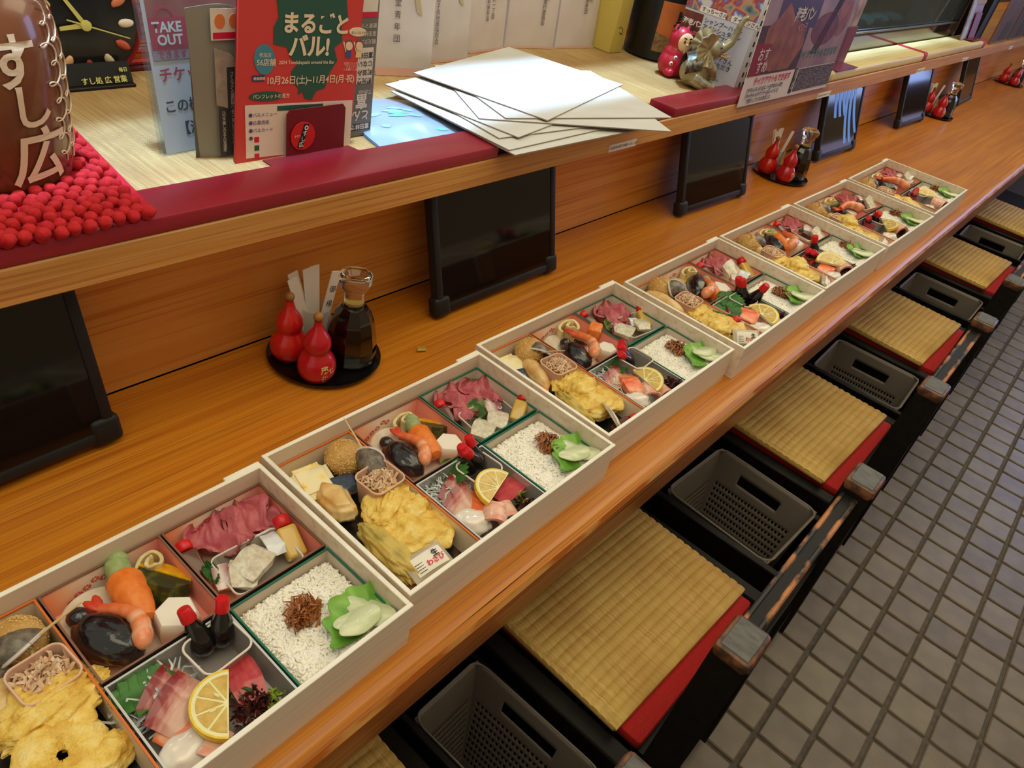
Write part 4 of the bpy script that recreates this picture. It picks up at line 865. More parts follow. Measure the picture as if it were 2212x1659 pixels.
def multi(name, cols, scale):
    mt, nt, b = nodes_of(name); N = nt.nodes; L = nt.links
    tc = N.new('ShaderNodeTexCoord'); vo = N.new('ShaderNodeTexNoise'); vo.inputs['Scale'].default_value = scale; vo.inputs['Detail'].default_value = 1.5; L.new(tc.outputs['Object'], vo.inputs['Vector'])
    sp = N.new('ShaderNodeMapRange'); sp.inputs[1].default_value = 0.3; sp.inputs[2].default_value = 0.7; L.new(vo.outputs[0], sp.inputs[0])
    r = N.new('ShaderNodeValToRGB'); r.color_ramp.interpolation = 'LINEAR'; r.color_ramp.elements[0].color = (*lin(cols[0]), 1); r.color_ramp.elements[1].color = (*lin(cols[1]), 1); r.color_ramp.elements[1].position = 1 / len(cols)
    for k, c in enumerate(cols[2:]): e = r.color_ramp.elements.new((k + 2) / len(cols)); e.color = (*lin(c), 1)
    L.new(sp.outputs[0], r.inputs[0]); L.new(r.outputs[0], b.inputs['Base Color']); b.inputs['Roughness'].default_value = 0.45
    return mt
side_rect('group_photo', 0.337, 0.179, 1.078, 1.19, multi('group photo print', [(70, 84, 90), (120, 140, 140), (196, 150, 120), (170, 50, 50), (90, 120, 190), (210, 206, 200)], 42))
side_rect('maroon_panel', 0.337, 0.292, 0.962, 1.074, mat('maroon print', (74, 32, 34), 0.5, col2=(120, 62, 50), scale=36))
side_t('海老パン', 0.334, 1.050, 0.0125, M_PW, 0.03, space=0.9); side_t('450円', 0.322, 1.031, 0.0115, mat('pink print', (232, 110, 160), 0.5), 0.02)
for y, s in ((0.300, 'すっちーさん'), (0.228, 'ダイアンさん')):
    side_rect('name_strip', y + 0.004, y - 0.056, 1.078, 1.089, M_WHITE, 0.0005); side_t(s, y, 1.0805, 0.0098, M_INK, 0.01)
for k, s in enumerate(('シャンプーハット', 'アインシュタイン', 'ギャロップさん', 'さや香さん', '見取り図さん', 'ミルクボーイさん', '紹介していただき', 'ありがとう', 'ございました。')): side_t(s, 0.288, 1.062 - 0.0118 * k, 0.0112, M_INK, 0.01)
# bread poster standing in front of the shelf edge
po = empty('bread_poster', (1.176, 0.139, 0.9445)); po.rotation_euler = (math.radians(-3), 0, 0); tag(po, 'laminated purple bread poster leaning at the shelf edge', 'poster')
w_ = 0.478
MB().box(0, w_, 0, 0.0012, 0, 0.215, bev=0.0003).build('poster_sheet', mat('poster paper', (250, 244, 240), 0.35), po)
M_VIO = mat('violet print', (70, 54, 88), 0.4, col2=(92, 60, 74), scale=10); M_BREAD = mat('printed bread', (178, 112, 82), 0.45, col2=(138, 76, 66), scale=26); M_BREAD2 = mat('printed bread dark', (146, 80, 78), 0.45, col2=(100, 60, 78), scale=40)
poly_up('photo_panel', rect_pts(0.0, w_, 0.058, 0.215), mat('poster photo ground', (188, 160, 160), 0.4, col2=(150, 122, 138), scale=9), po, -0.0002)
poly_up('violet_panel', rect_pts(0.06, 0.27, 0.140, 0.203), M_VIO, po, -0.0005); poly_up('violet_panel', rect_pts(0.0, 0.24, 0.058, 0.150), mat('brown print', (92, 52, 50), 0.4, col2=(70, 46, 66), scale=14), po, -0.00045)
poly_up('bread_picture', [(0.03, 0.075), (0.10, 0.062), (0.19, 0.062), (0.235, 0.105), (0.22, 0.14), (0.14, 0.165), (0.10, 0.19), (0.07, 0.165), (0.03, 0.145)], M_BREAD, po, -0.0008)
poly_up('bread_picture', disc_pts(0.335, 0.135, 0.075, 0.034), M_BREAD2, po, -0.0007); poly_up('bread_picture', disc_pts(0.425, 0.165, 0.04, 0.048), M_BREAD, po, -0.0006)
for k in range(5): poly_up('chopstick_picture', [(0.29 + 0.008 * k, 0.085), (0.293 + 0.008 * k, 0.085), (0.375 + 0.006 * k, 0.205), (0.372 + 0.006 * k, 0.205)], mat('dark print', (42, 34, 52), 0.5), po, -0.0011)
def pt_(s, x, z, size, mt, bold=0.0, **k): text(s, size, mt, po, up(x, z, -0.0016), bold, **k)
pt_('海老パン', 0.140, 0.157, 0.028, M_PW, 0.025, space=0.85); pt_('450円', 0.175, 0.136, 0.019, mat('faded pink print', (206, 150, 150), 0.5), 0.01)
poly_up('red_flash', [(0.0, 0.058), (0.055, 0.058), (0.075, 0.115), (0.0, 0.120)], mat('dark red print', (150, 40, 44), 0.5), po, -0.0009)
pt_('おす', 0.022, 0.088, 0.026, M_PW, 0.01); pt_('すめ', 0.028, 0.064, 0.026, M_PW, 0.01)
pt_('テイクアウトもできます', 0.232, 0.078, 0.0205, mat('teal lettering', (60, 136, 136), 0.5), 0.015)
pt_('テイクアウトもできます', 0.04, 0.0405, 0.0165, M_PR, 0.025); pt_('[ちちんぷいぷい][ミント][すまたん!ZIP]', 0.02, 0.0275, 0.0098, M_INK, 0.02); pt_('[ちゃちゃ入れマンデー][よ~いドン!]', 0.02, 0.0165, 0.0098, M_INK, 0.02); pt_('で紹介していただきました', 0.03, 0.0055, 0.0098, M_INK, 0.02)
poly_up('newsprint_panel', rect_pts(0.265, 0.478, 0.008, 0.056), mat('dark newsprint', (70, 66, 72), 0.5, col2=(128, 116, 114), scale=110, stretch=(0.6, 1, 2.4), lo=0.45, hi=0.55), po, -0.0006)
poly_up('logo_strip', rect_pts(0.242, 0.258, 0.006, 0.058), M_INK, po, -0.0006); column('◎すし広', 0.012, M_PW, po, 0.2445, 0.047, -0.0016, 0.85)
MB().box(-0.006, w_ + 0.012, -0.004, -0.0026, -0.010, 0.225, bev=0.0004).build('clear_front', glass('poster film', (244, 242, 246), 0.004, 0.05, ior=1.03), po)
# maroon stand beside the poster
sd = empty('maroon_stand', (1.70, 0.158, 0.9765)); tag(sd, 'dark red metal stand just right of the bread poster', 'stand', 'dark red stands')
MB().box(0, 0.14, 0.02, 0.0225, 0.0, 0.09, bev=0.001).build('upright_plate', M_MAROON, sd); MB().box(0.0, 0.145, -0.018, 0.0225, -0.0005, 0.0015, bev=0.0005).build('foot_plate', M_MAROON, sd)
MB().box(0.004, 0.13, 0.0235, 0.026, 0.0, 0.17, bev=0.0005).build('menu_card', mat('menu card', (190, 170, 160), 0.5, col2=(120, 74, 66), scale=20), sd)
# cream board with red tape
cb = empty('cream_board', (0, 0, 0)); tag(cb, 'cream coloured wooden board with red tape below the glass showcase', 'board')
mb = MB(); mb.box(1.292, 3.34, 0.1435, 0.240, 0.9507, 0.9760, bev=0.007, seg=3); mb.build('board_body', M_CREAM, cb)
for x in (2.50, 3.33):
    mb = MB(); mb.box(x - 0.026, x + 0.026, 0.1425, 0.2405, 0.9505, 0.9768, bev=0.007, seg=3); mb.build('red_tape', mat('red cloth tape', (170, 24, 40), 0.6), cb)
# glass showcase
gs_ = empty('glass_showcase', (0, 0, 0)); tag(gs_, 'dark framed glass showcase on the counter beyond the poster', 'showcase')
MB().box(1.62, 3.16, 0.242, 0.262, 0.951, 1.022, bev=0.002).build('lower_frame', mat('black gloss frame', (16, 16, 18), 0.08, coat=0.5), gs_)
MB().box(1.62, 3.16, 0.236, 0.2415, 1.0225, 1.0275, bev=0.0005).build('chrome_strip', mat('chrome', (190, 196, 204), 0.2, 0.9), gs_)
MB().box(1.62, 3.16, 0.247, 0.252, 1.0055, 1.36).build('front_glass', glass('tinted showcase glass', (170, 196, 200), 0.10, 0.03), gs_, smooth=False)
MB().box(1.62, 3.16, 0.262, 0.56, 0.965, 0.995).build('case_floor', mat('showcase tray', (40, 50, 54), 0.3, 0.5), gs_, smooth=False)
MB().box(1.62, 3.16, 0.56, 0.575, 0.965, 1.36).build('case_back', mat('showcase back', (26, 36, 40), 0.3, col2=(60, 74, 78), scale=6), gs_, smooth=False)
MB().box(3.16, 3.20, 0.236, 0.575, 0.951, 1.36, bev=0.002).build('end_frame', mat('black gloss frame', (16, 16, 18), 0.08, coat=0.5), gs_)
MB().box(1.62, 3.16, 0.255, 0.57, 1.13, 1.136).build('glass_shelf', glass('tinted showcase glass', (170, 196, 200), 0.10, 0.03), gs_, smooth=False)
random.seed(3)
for k in range(8):
    x = 1.76 + 0.15 * k; s_ = random.uniform(0.8, 1.2)
    mb = MB(); mb.blob(0.055 * s_, 0.035, 0.018, sub=3, fn=lambda p: 1 + 0.2 * nz(p, 2.2, k)); o = tag(mb.build('wrapped_fish_block', mat('wrapped fish %d' % (k % 3), ((196, 170, 160), (150, 150, 146), (200, 190, 180))[k % 3], 0.15)), 'pale wrapped fish block in the showcase, %s from its near end' % ('first second third fourth fifth sixth seventh eighth ninth'.split()[k]), 'fish', 'fish blocks in the showcase'); o.location = (x, 0.38, 1.012); o.rotation_euler = (0, 0, random.uniform(-0.4, 0.4))
# blue white paper sack behind glass, far menu stand, dark posts and menus
M_SACK = mat('pale blue sack', (150, 166, 200), 0.5, col2=(120, 136, 176), scale=20, bump=0.3)
mb = MB(); mb.grid(lambda u, v: (2.92 + 0.16 * u, 0.31 + 0.02 * math.sin(u * 7) + 0.02 * noise.noise(Vector((u * 5, v * 5, 1))), 0.998 + 0.25 * v), 14, 14, 0, 0.05); tag(mb.build('paper_sack', M_SACK), 'pale blue wrinkled sack at the far end of the showcase', 'sack')
fm = empty('menu_stand', (3.11, 0.19, 0.9775)); fm.rotation_euler = (math.radians(-8), 0, 0); tag(fm, 'clear menu stand with dark red foot at the far end of the cream board', 'stand', 'dark red stands')
MB().box(0, 0.20, 0, 0.004, 0, 0.24, bev=0.001).build('menu_sheet', mat('violet menu', (96, 70, 92), 0.4, col2=(150, 120, 140), scale=24), fm); MB().box(0.0, 0.05, -0.003, 0.0, 0.0, 0.24, bev=0.0005).build('pale_edge', mat('pale menu edge', (190, 196, 220), 0.3, col2=(130, 136, 160), scale=40), fm)
MB().box(0.09, 0.19, -0.006, -0.003, 0.0, 0.09, bev=0.001).build('maroon_clip', M_MAROON, fm); MB().box(0.05, 0.2, -0.035, 0.004, -0.0007, 0.002, bev=0.0005).build('maroon_foot', M_MAROON, fm); MB().box(0.055, 0.2, -0.0025, -0.001, 0.12, 0.135).build('yellow_strip', mat('dull yellow print', (150, 120, 60), 0.5), fm, smooth=False)
tag(MB().box(3.40, 3.52, 0.20, 0.30, 0.951, 1.7, bev=0.004).build('black_post', M_BLACK), 'black post rising from the shelf past the menu stand', 'post')
for k, x in enumerate((3.55, 3.92, 4.30)):
    o = empty('menu_board', (x, 0.165, 0.951)); tag(o, ('orange brown menu board in a clear sleeve right of the black post', 'dark menu board in a sleeve at the top right corner', 'farthest menu board in a sleeve at the top right corner')[k], 'menu', 'menu boards at the far end')
    MB().box(0, 0.33, 0, 0.006, 0, 0.32, bev=0.001).build('menu_sheet', mat('menu wood print %d' % k, ((150, 92, 62), (110, 74, 62), (96, 60, 54))[k], 0.4, col2=((110, 66, 54), (80, 56, 56), (70, 46, 46))[k], scale=9), o)
    MB().box(-0.01, 0.34, -0.006, -0.004, -0.002, 0.33, bev=0.0005).build('clear_sleeve', M_ACR, o)
    MB().box(0.15, 0.26, -0.0015, -0.0002, 0.01, 0.08).build('dark_picture', mat('dark picture', (50, 44, 48), 0.4), o, smooth=False)
# little notices on the shelf edge
for k, (x, w2) in enumerate(((0.739, 0.081), (1.636, 0.086), (2.478, 0.088), (3.07, 0.088), (3.93, 0.075))):
    o = empty('edge_notice', (x, 0.1428, 0.9165)); tag(o, 'small white paper notice on the shelf edge, ' + ('below the fanned boards', 'below the bread poster', 'below the red tape', 'near the far menu stand', 'the farthest one')[k], 'notice', 'notices on the shelf edge')
    MB().box(0, w2, -0.0006, 0, 0, 0.0125).build('paper_strip', M_WHITE, o, smooth=False)
    text('お会計はお席でお願いいたします', 0.0056 * w2 / 0.081, M_INK, o, up(0.002, 0.0042, -0.0010), 0.005)

# ------------------------------------------------------------------ bento boxes
A_, B_, H_ = 0.315, 0.2165, 0.055
BOXES = [(-0.32111, -0.01210, 0.0107), (0.0, 0.0, 0.0), (0.32291, 0.01355, -0.0093), (0.65082, 0.00173, -0.0015), (0.97574, 0.00261, -0.0169), (1.30608, -0.0041, -0.0169), (1.63633, -0.00769, 0.0029)]
WHICH = ['nearest bento box', 'second bento box', 'third bento box', 'middle bento box', 'fifth bento box', 'sixth bento box', 'farthest bento box']
def grad(name, axis, stops, rough=0.4, sss=0.0, nscale=0.0, namt=0.0, coat=0.0, bump=0.0, bscale=200, metal=0.0, stretch=(1, 1, 1)):
    """colour that runs along one object axis (metres), broken up with noise"""
    if name in MATS: return MATS[name]
    mt, nt, b = nodes_of(name); N = nt.nodes; L = nt.links
    tc = N.new('ShaderNodeTexCoord'); sp = N.new('ShaderNodeSeparateXYZ'); L.new(tc.outputs['Object'], sp.inputs[0])
    lo, hi = stops[0][0], stops[-1][0]
    mr = N.new('ShaderNodeMapRange'); mr.inputs['From Min'].default_value = lo; mr.inputs['From Max'].default_value = hi
    src = sp.outputs['XYZ'.index(axis)]
    mp = N.new('ShaderNodeMapping'); mp.inputs['Scale'].default_value = stretch; L.new(tc.outputs['Object'], mp.inputs[0])
    nz_ = N.new('ShaderNodeTexNoise'); nz_.inputs['Scale'].default_value = nscale or 100; nz_.inputs['Detail'].default_value = 3; L.new(mp.outputs[0], nz_.inputs['Vector'])
    if namt:
        ma = N.new('ShaderNodeMath'); ma.operation = 'MULTIPLY_ADD'; ma.inputs[1].default_value = namt * (hi - lo); L.new(nz_.outputs[0], ma.inputs[0]); L.new(src, ma.inputs[2])
        sb = N.new('ShaderNodeMath'); sb.operation = 'SUBTRACT'; sb.inputs[1].default_value = namt * (hi - lo) * 0.5; L.new(ma.outputs[0], sb.inputs[0]); src = sb.outputs[0]
    L.new(src, mr.inputs['Value'])
    r = N.new('ShaderNodeValToRGB'); els = r.color_ramp.elements
    els[0].color = (*lin(stops[0][1]), 1); els[-1].color = (*lin(stops[-1][1]), 1)
    for p, c in stops[1:-1]: e = els.new((p - lo) / (hi - lo)); e.color = (*lin(c), 1)
    L.new(mr.outputs[0], r.inputs[0]); L.new(r.outputs[0], b.inputs['Base Color'])
    b.inputs['Roughness'].default_value = rough; b.inputs['Coat Weight'].default_value = coat; b.inputs['Metallic'].default_value = metal
    if sss: b.inputs['Subsurface Weight'].default_value = sss; b.inputs['Subsurface Radius'].default_value = (0.006, 0.003, 0.002); b.inputs['Subsurface Scale'].default_value = 1.0
    if bump:
        bp = N.new('ShaderNodeBump'); bp.inputs['Strength'].default_value = bump; bp.inputs['Distance'].default_value = 0.001
        n2 = N.new('ShaderNodeTexNoise'); n2.inputs['Scale'].default_value = bscale; L.new(mp.outputs[0], n2.inputs['Vector']); L.new(n2.outputs[0], bp.inputs['Height']); L.new(bp.outputs[0], b.inputs['Normal'])
    MATS[name] = mt
    return mt
def make_box():
    b = empty('bento_box'); t = 0.0045
    for nm, x0, x1, y0, y1 in (('wall_board', 0, A_, -t, 0), ('wall_board', 0, A_, -B_, -B_ + t), ('wall_board', 0, t, -B_ + t, -t), ('wall_board', A_ - t, A_, -B_ + t, -t)):
        MB().box(x0, x1, y0, y1, 0.0, H_ - 0.0012).build(nm, M_BENTO, b, smooth=False)
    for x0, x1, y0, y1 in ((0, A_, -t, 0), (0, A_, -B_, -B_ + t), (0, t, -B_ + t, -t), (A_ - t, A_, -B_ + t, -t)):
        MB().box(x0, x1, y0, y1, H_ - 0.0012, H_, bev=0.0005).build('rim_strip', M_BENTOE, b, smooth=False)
    MB().box(t, A_ - t, -B_ + t, -t, 0.001, 0.005).build('base_board', M_BENTO, b, smooth=False)
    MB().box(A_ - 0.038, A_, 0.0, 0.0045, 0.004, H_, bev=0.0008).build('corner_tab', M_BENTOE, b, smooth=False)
    return b
bx0 = make_box()
def place(o, i, x, y, z, e=(0, 0, 0), s=1.0):
    bx, by, br_ = BOXES[i]; c, q = math.cos(br_), math.sin(br_)
    o.location = (bx + x * c - y * q, by + x * q + y * c, Z_T + z); o.rotation_euler = (e[0], e[1], e[2] + br_); o.scale = (s, s, s); return o
blab = ['nearest pale wood bento box, cut off by the bottom left corner', 'second pale wood bento box from the bottom left, with fried triangle', 'third pale wood bento box counting from the bottom left', 'middle pale wood bento box of the row of seven',
        'fifth pale wood bento box counting from the bottom left', 'sixth pale wood bento box, last but one of the row', 'farthest pale wood bento box of the row']
for i in range(7): place(tag(bx0 if i == 0 else dup(bx0), blab[i], 'bento box', 'row of bento boxes'), i, 0, 0, 0.0004)
# trays in the boxes
def make_tray_in(name, w, d, wall, rim, floor_, h=0.030, flowers=False, outer=None):
    t = empty(name); k = 0.0009; f = 0.003
    mb = MB()
    ci = [(f, -f), (w - f, -f), (w - f, -d + f), (f, -d + f)]; co = [(0, 0), (w, 0), (w, -d), (0, -d)]
    for a in range(4):
        p, q, P, Q = ci[a], ci[(a + 1) % 4], co[a], co[(a + 1) % 4]
        mb.add([(*p, 0.001), (*q, 0.001), (*Q, h), (*P, h)], [(0, 1, 2, 3)], 0)
        s_ = lambda c_, e_: (c_[0] + (e_ if c_[0] < w / 2 else -e_) * -1, c_[1] + (-e_ if c_[1] > -d / 2 else e_) * -1)
        mb.add([(*s_(p, k), 0.0), (*s_(q, k), 0.0), (*s_(Q, k), h), (*s_(P, k), h)], [(3, 2, 1, 0)], 1)
    mb.build('tray_wall', [wall, outer or wall], t, smooth=False)
    mb = MB()
    for x0, x1, y0, y1 in ((-k, w + k, -0.0008, k), (-k, w + k, -d - k, -d + 0.0008), (-k, 0.0008, -d, 0), (w - 0.0008, w + k, -d, 0)): mb.box(x0, x1, y0, y1, h - 0.0008, h + 0.0006)
    mb.build('tray_rim', rim, t, smooth=False)
    MB().box(f - 0.0005, w - f + 0.0005, -d + f - 0.0005, -f + 0.0005, 0.0, 0.0012).build('tray_floor', floor_, t, smooth=False)
    if flowers:
        M_FL = mat('red flower print', (200, 44, 36), 0.4)
        for n_, (x, z) in enumerate(((0.020, 0.009), (0.026, 0.015), (0.033, 0.0185), (0.040, 0.024), (0.047, 0.021))):
            mb = MB()
            for p in range(9):
                a = 2 * math.pi * p / 9; mb.prism([(x + 0.0008 * math.cos(a) , z + 0.0008 * math.sin(a)), (x + 0.0033 * math.cos(a - 0.26), z + 0.0033 * math.sin(a - 0.26)), (x + 0.0039 * math.cos(a), z + 0.0039 * math.sin(a)), (x + 0.0033 * math.cos(a + 0.26), z + 0.0033 * math.sin(a + 0.26))], 0, 0.0002)
            o = mb.build('flower_print', M_FL, t, smooth=False); o.rotation_euler = (math.radians(90) + math.atan2(f, h), 0, 0); o.location = (0, -f - 0.0004, 0.001)
    return t
M_LACQ = mat('dark patterned lacquer', (24, 28, 24), 0.3, col2=(120, 40, 34), scale=70, lo=0.55, hi=0.68, coat=0.4, col3=(38, 58, 46))
M_CREAMW = mat('cream tray wall', (226, 206, 176), 0.45); M_ORRIM = mat('orange tray rim', (216, 112, 44), 0.4); M_CLW = mat('pale tray wall', (216, 200, 182), 0.35); M_TEALR = mat('teal green rim', (30, 110, 88), 0.35)
M_SIL = mat('silver tray wall', (196, 192, 188), 0.28, 0.55); M_SILR = mat('silver rim', (222, 222, 222), 0.25, 0.6)
M_RGR = grad('orange to pink tray print', 'X', [(0.0, (250, 150, 98)), (0.018, (250, 200, 160)), (0.036, (252, 238, 216)), (0.064, (251, 228, 208)), (0.10, (238, 142, 124))], 0.35)
M_DRIM = mat('bronze tray rim', (150, 110, 92), 0.3, 0.5); M_DKOUT = mat('dark tray outside', (52, 40, 34), 0.5)
tr_or = make_tray_in('lacquer_tray', 0.0985, 0.205, M_CREAMW, M_ORRIM, M_LACQ, outer=M_ORRIM)
tr_fl = make_tray_in('flower_tray', 0.0985, 0.0995, M_RGR, M_DRIM, M_RGR, flowers=True, outer=M_DKOUT)
tr_gr = make_tray_in('green_rim_tray', 0.0985, 0.0995, M_CLW, M_TEALR, mat('beige tray floor', (196, 160, 140), 0.4), outer=M_TEALR)
tr_si = make_tray_in('silver_tray', 0.0985, 0.0995, M_SIL, M_SILR, M_SIL, outer=M_SIL)
used = set()
def inst(proto, i, *a, label, cat, group):
    o = proto if proto.name not in used else dup(proto)
    used.add(proto.name); tag(o, label, cat, group); return place(o, i, *a)
for i in range(7):
    w = ' in the ' + WHICH[i]
    inst(tr_or, i, 0.0062, -0.0062, 0.0056, label='long dark tray with orange rim' + w, cat='tray', group='long lacquer trays')
    inst(tr_fl, i, 0.1082, -0.0062, 0.0056, label='flower printed orange tray at the middle back' + w, cat='tray', group='flower printed trays')
    if i in (1, 2): inst(tr_gr, i, 0.2102, -0.0062, 0.0056, label='green rimmed tray of roast beef' + w, cat='tray', group='green rimmed trays')
    else: inst(tr_fl, i, 0.2102, -0.0062, 0.0056, label='flower printed tray of roast beef at the far back' + w, cat='tray', group='flower printed trays')
    inst(tr_si, i, 0.1082, -0.1108, 0.0056, label='silver tray of sashimi' + w, cat='tray', group='silver trays')
    inst(tr_gr, i, 0.2102, -0.1108, 0.0056, label='green rimmed tray of rice' + w, cat='tray', group='green rimmed trays')

# ------------------------------------------------------------------ food prototypes (base at z=0, long axis X)
def lump(rx, ry, rz, seed, sub=5, a=(0.20, 0.10, 0.05), f=(1.6, 3.4, 9.0), flat=0.0, taper=0.0, ridge=0.0):
    mb = MB()
    def fn(p):
        k = 1 + a[0] * nz(p, f[0], seed) + a[1] * nz(p, f[1], seed + 3) + a[2] * (1 - 2.2 * abs(nz(p, f[2] * 0.7, seed + 5))) * 0.55 + 0.022 * nz(p, 13, seed + 7)
        if ridge: k += ridge * abs(nz((p.x * 0.6, p.y * 2.4, p.z), 2.6, seed + 9))
        return k
    mb.blob(rx, ry, rz, (0, 0, rz * 0.8), sub, fn)
    if taper: mb.v = [(x, y * (1 - taper * (x / rx * 0.5 + 0.5)), z * (1 - 0.4 * taper * (x / rx * 0.5 + 0.5))) for x, y, z in mb.v]
    mb.v = [(x, y, max(z, 0.0006)) for x, y, z in mb.v]
    return mb
M_TEMP = mat('tempura batter', (214, 162, 58), 0.5, col2=(246, 224, 150), scale=75, bump=0.6, bscale=520, lo=0.3, hi=0.72, col3=(236, 200, 96), coat=0.1)
M_TEMP2 = mat('pale green batter', (206, 178, 92), 0.5, col2=(150, 142, 70), scale=60, bump=0.4, bscale=380, lo=0.42, hi=0.72, sss=0.1)
M_FRY = mat('golden fried skin', (206, 152, 78), 0.4, col2=(232, 204, 146), scale=50, bump=0.3, bscale=300, lo=0.34, hi=0.62, sss=0.1, coat=0.15)
P = {}
def proto(key, o, name, cat, desc): P[key] = (o, name, cat, desc)
def single(key, mb, name, mt, cat, desc, ang=50, kind=None):
    o = mb.build(name, mt, ang=ang)
    if kind: o['kind'] = kind
    proto(key, o, name, cat, desc); return o
def thing(key, name, cat, desc): o = empty(name); proto(key, o, name, cat, desc); return o
# sesame ball
g = thing('sesame', 'sesame_ball', 'dumpling', 'round golden sesame ball')
MB().blob(0.0205, 0.0205, 0.0195, (0, 0, 0.0185), 4, lambda p: 1 + 0.04 * nz(p, 2, 1)).build('dough', mat('fried dough', (192, 146, 78), 0.45, col2=(214, 172, 104), scale=40, sss=0.1), g)
mb = MB(); random.seed(2)
for k in range(330):
    zz = random.uniform(-0.5, 1); a = random.uniform(0, 6.283); r = math.sqrt(1 - zz * zz); n = Vector((r * math.cos(a), r * math.sin(a), zz)); c = Vector((0, 0, 0.0185)) + Vector((n.x * 0.0206, n.y * 0.0206, n.z * 0.0196))
    t = n.cross(Vector((random.uniform(-1, 1), random.uniform(-1, 1), random.uniform(-1, 1)))).normalized(); u = n.cross(t)
    mb.add([tuple(c + t * 0.0019), tuple(c + u * 0.0011), tuple(c - t * 0.0013), tuple(c - u * 0.0011), tuple(c + n * 0.0008)], [(0, 1, 4), (1, 2, 4), (2, 3, 4), (3, 0, 4)])
tag(mb.build('sesame_seeds', mat('sesame', (226, 190, 124), 0.4, col2=(206, 160, 92), scale=300), g), kind='stuff')
# omelette
mb = MB(); bm_ = bmesh.new(); bmesh.ops.create_cube(bm_, size=1); bmesh.ops.bevel(bm_, geom=bm_.edges[:], offset=0.16, segments=3, affect='EDGES'); bmesh.ops.subdivide_edges(bm_, edges=bm_.edges[:], cuts=2, use_grid_fill=True)
for v in bm_.verts: v.co = Vector((v.co.x * 0.042, v.co.y * 0.040, (v.co.z + 0.5) * 0.018)) * (1 + 0.04 * nz(v.co, 3, 2))
mb.bm(bm_); single('omelet', mb, 'omelette_slice', mat('omelette', (240, 228, 186), 0.4, col2=(230, 168, 70), scale=70, lo=0.5, hi=0.68, sss=0.2, coat=0.15, col3=(244, 220, 140)), 'omelette', 'white and yellow omelette slice', ang=85)
# blue skinned fish
mb = MB(); mb.box(-0.014, 0.014, -0.011, 0.011, 0, 0.012, bev=0.0035, seg=3); mb.v = [(x, y + 0.1 * x * 0.4, z) for x, y, z in mb.v]
single('saba', mb, 'blue_fish_piece', grad('mackerel skin', 'Z', [(0, (206, 176, 160)), (0.006, (190, 180, 180)), (0.0095, (74, 88, 112)), (0.013, (38, 50, 74))], 0.22, nscale=260, namt=0.5, coat=0.4, stretch=(1, 3, 1)), 'fish', 'blue skinned grilled fish piece')
# whelk
g = thing('whelk', 'whelk_shell', 'shellfish', 'grey whelk shell on a pick')
M_SHELL = mat('whelk shell', (84, 76, 68), 0.35, col2=(132, 120, 106), scale=130, lo=0.35, hi=0.65, bump=0.3, coat=0.2)
def shell(u, v):
    th = 2.35 * 2 * math.pi * u; k = 0.155; e = math.exp(k * (th - 2.35 * 2 * math.pi)); a = 2 * math.pi * v
    R_ = 0.0105 * e; c = 0.0125 * e; zc = -0.034 * e
    rr = R_ + c * math.cos(a) * 0.95
    return (-zc * 1.0 - 0.036 + c * math.sin(a) * 1.35, rr * math.cos(th), rr * math.sin(th) + 0.0185)
mb = MB(); mb.grid(shell, 90, 18); mb.v = [(x, y, max(z, 0.0004)) for x, y, z in mb.v]; mb.build('shell', M_SHELL, g, ang=70)
ring = [Vector(shell(1.0, k / 18)) for k in range(19)]; cen = sum(ring[:-1], Vector()) / 18
mb = MB(); mb.tube([tuple(p) for p in ring], 0.0015, 6, cap=False); mb.build('pale_lip', mat('shell lip', (206, 200, 196), 0.25, coat=0.4), g)
mb = MB(); mb.add([tuple(cen)] + [tuple(p) for p in ring[:-1]], [(0, k + 1, (k + 1) % 18 + 1) for k in range(18)]); mb.build('dark_meat', mat('whelk meat', (42, 30, 26), 0.15, col2=(80, 60, 48), scale=120, coat=0.6), g)
mb = MB(); mb.tube([tuple(cen), tuple(cen + Vector((0.016, -0.012, 0.016))), tuple(cen + Vector((0.032, -0.024, 0.030)))], [0.0011, 0.0011, 0.0006], 6); mb.build('toothpick', mat('toothpick wood', (226, 196, 146), 0.6), g)
# cups
def cup_mb(w, d, h, top, t=0.0009, n=6, rc=0.008):
    def ringp(hw, hd, r, z):
        out = []
        for cx_, cy_, a0 in ((hw - r, hd - r, 0), (-hw + r, hd - r, 90), (-hw + r, -hd + r, 180), (hw - r, -hd + r, 270)):
            for k in range(n): a = math.radians(a0 + 90 * k / (n - 1)); out.append((cx_ + r * math.cos(a), cy_ + r * math.sin(a), z))
        return out
    rings = [ringp(w / 2, d / 2, rc, 0), ringp(w / 2 + top, d / 2 + top, rc, h), ringp(w / 2 + top - t, d / 2 + top - t, rc - t, h), ringp(w / 2 - t, d / 2 - t, rc - t, t)]
    m_ = len(rings[0]); mb = MB(); vs = sum(rings, []); fs = []
    for j in range(3):
        for i in range(m_): fs.append((j * m_ + i, j * m_ + (i + 1) % m_, (j + 1) * m_ + (i + 1) % m_, (j + 1) * m_ + i))
    fs.append(tuple(range(m_ - 1, -1, -1))); fs.append(tuple(3 * m_ + i for i in range(m_)))
    mb.add(vs, fs)
    rim = MB(); rp = ringp(w / 2 + top, d / 2 + top, rc, h); rim.tube(rp + [rp[0]], 0.0010, 6, cap=False)
    return mb, rim
def cup(key, name, w, d, h, top, body, rim, cat, desc, rc=0.008):
    g = thing(key, name, cat, desc); a, b = cup_mb(w, d, h, top, rc=rc); a.build('cup_wall', body, g, ang=50); b.build('cup_rim', rim, g); return g
M_PINKC = mat('pale pink paper cup', (206, 168, 146), 0.4); M_PINKR = mat('pink cup rim', (226, 186, 160), 0.35)
cup('pcup', 'paper_cup', 0.034, 0.030, 0.033, 0.0035, M_PINKC, M_PINKR, 'cup', 'small pinkish paper cup of shredded topping')
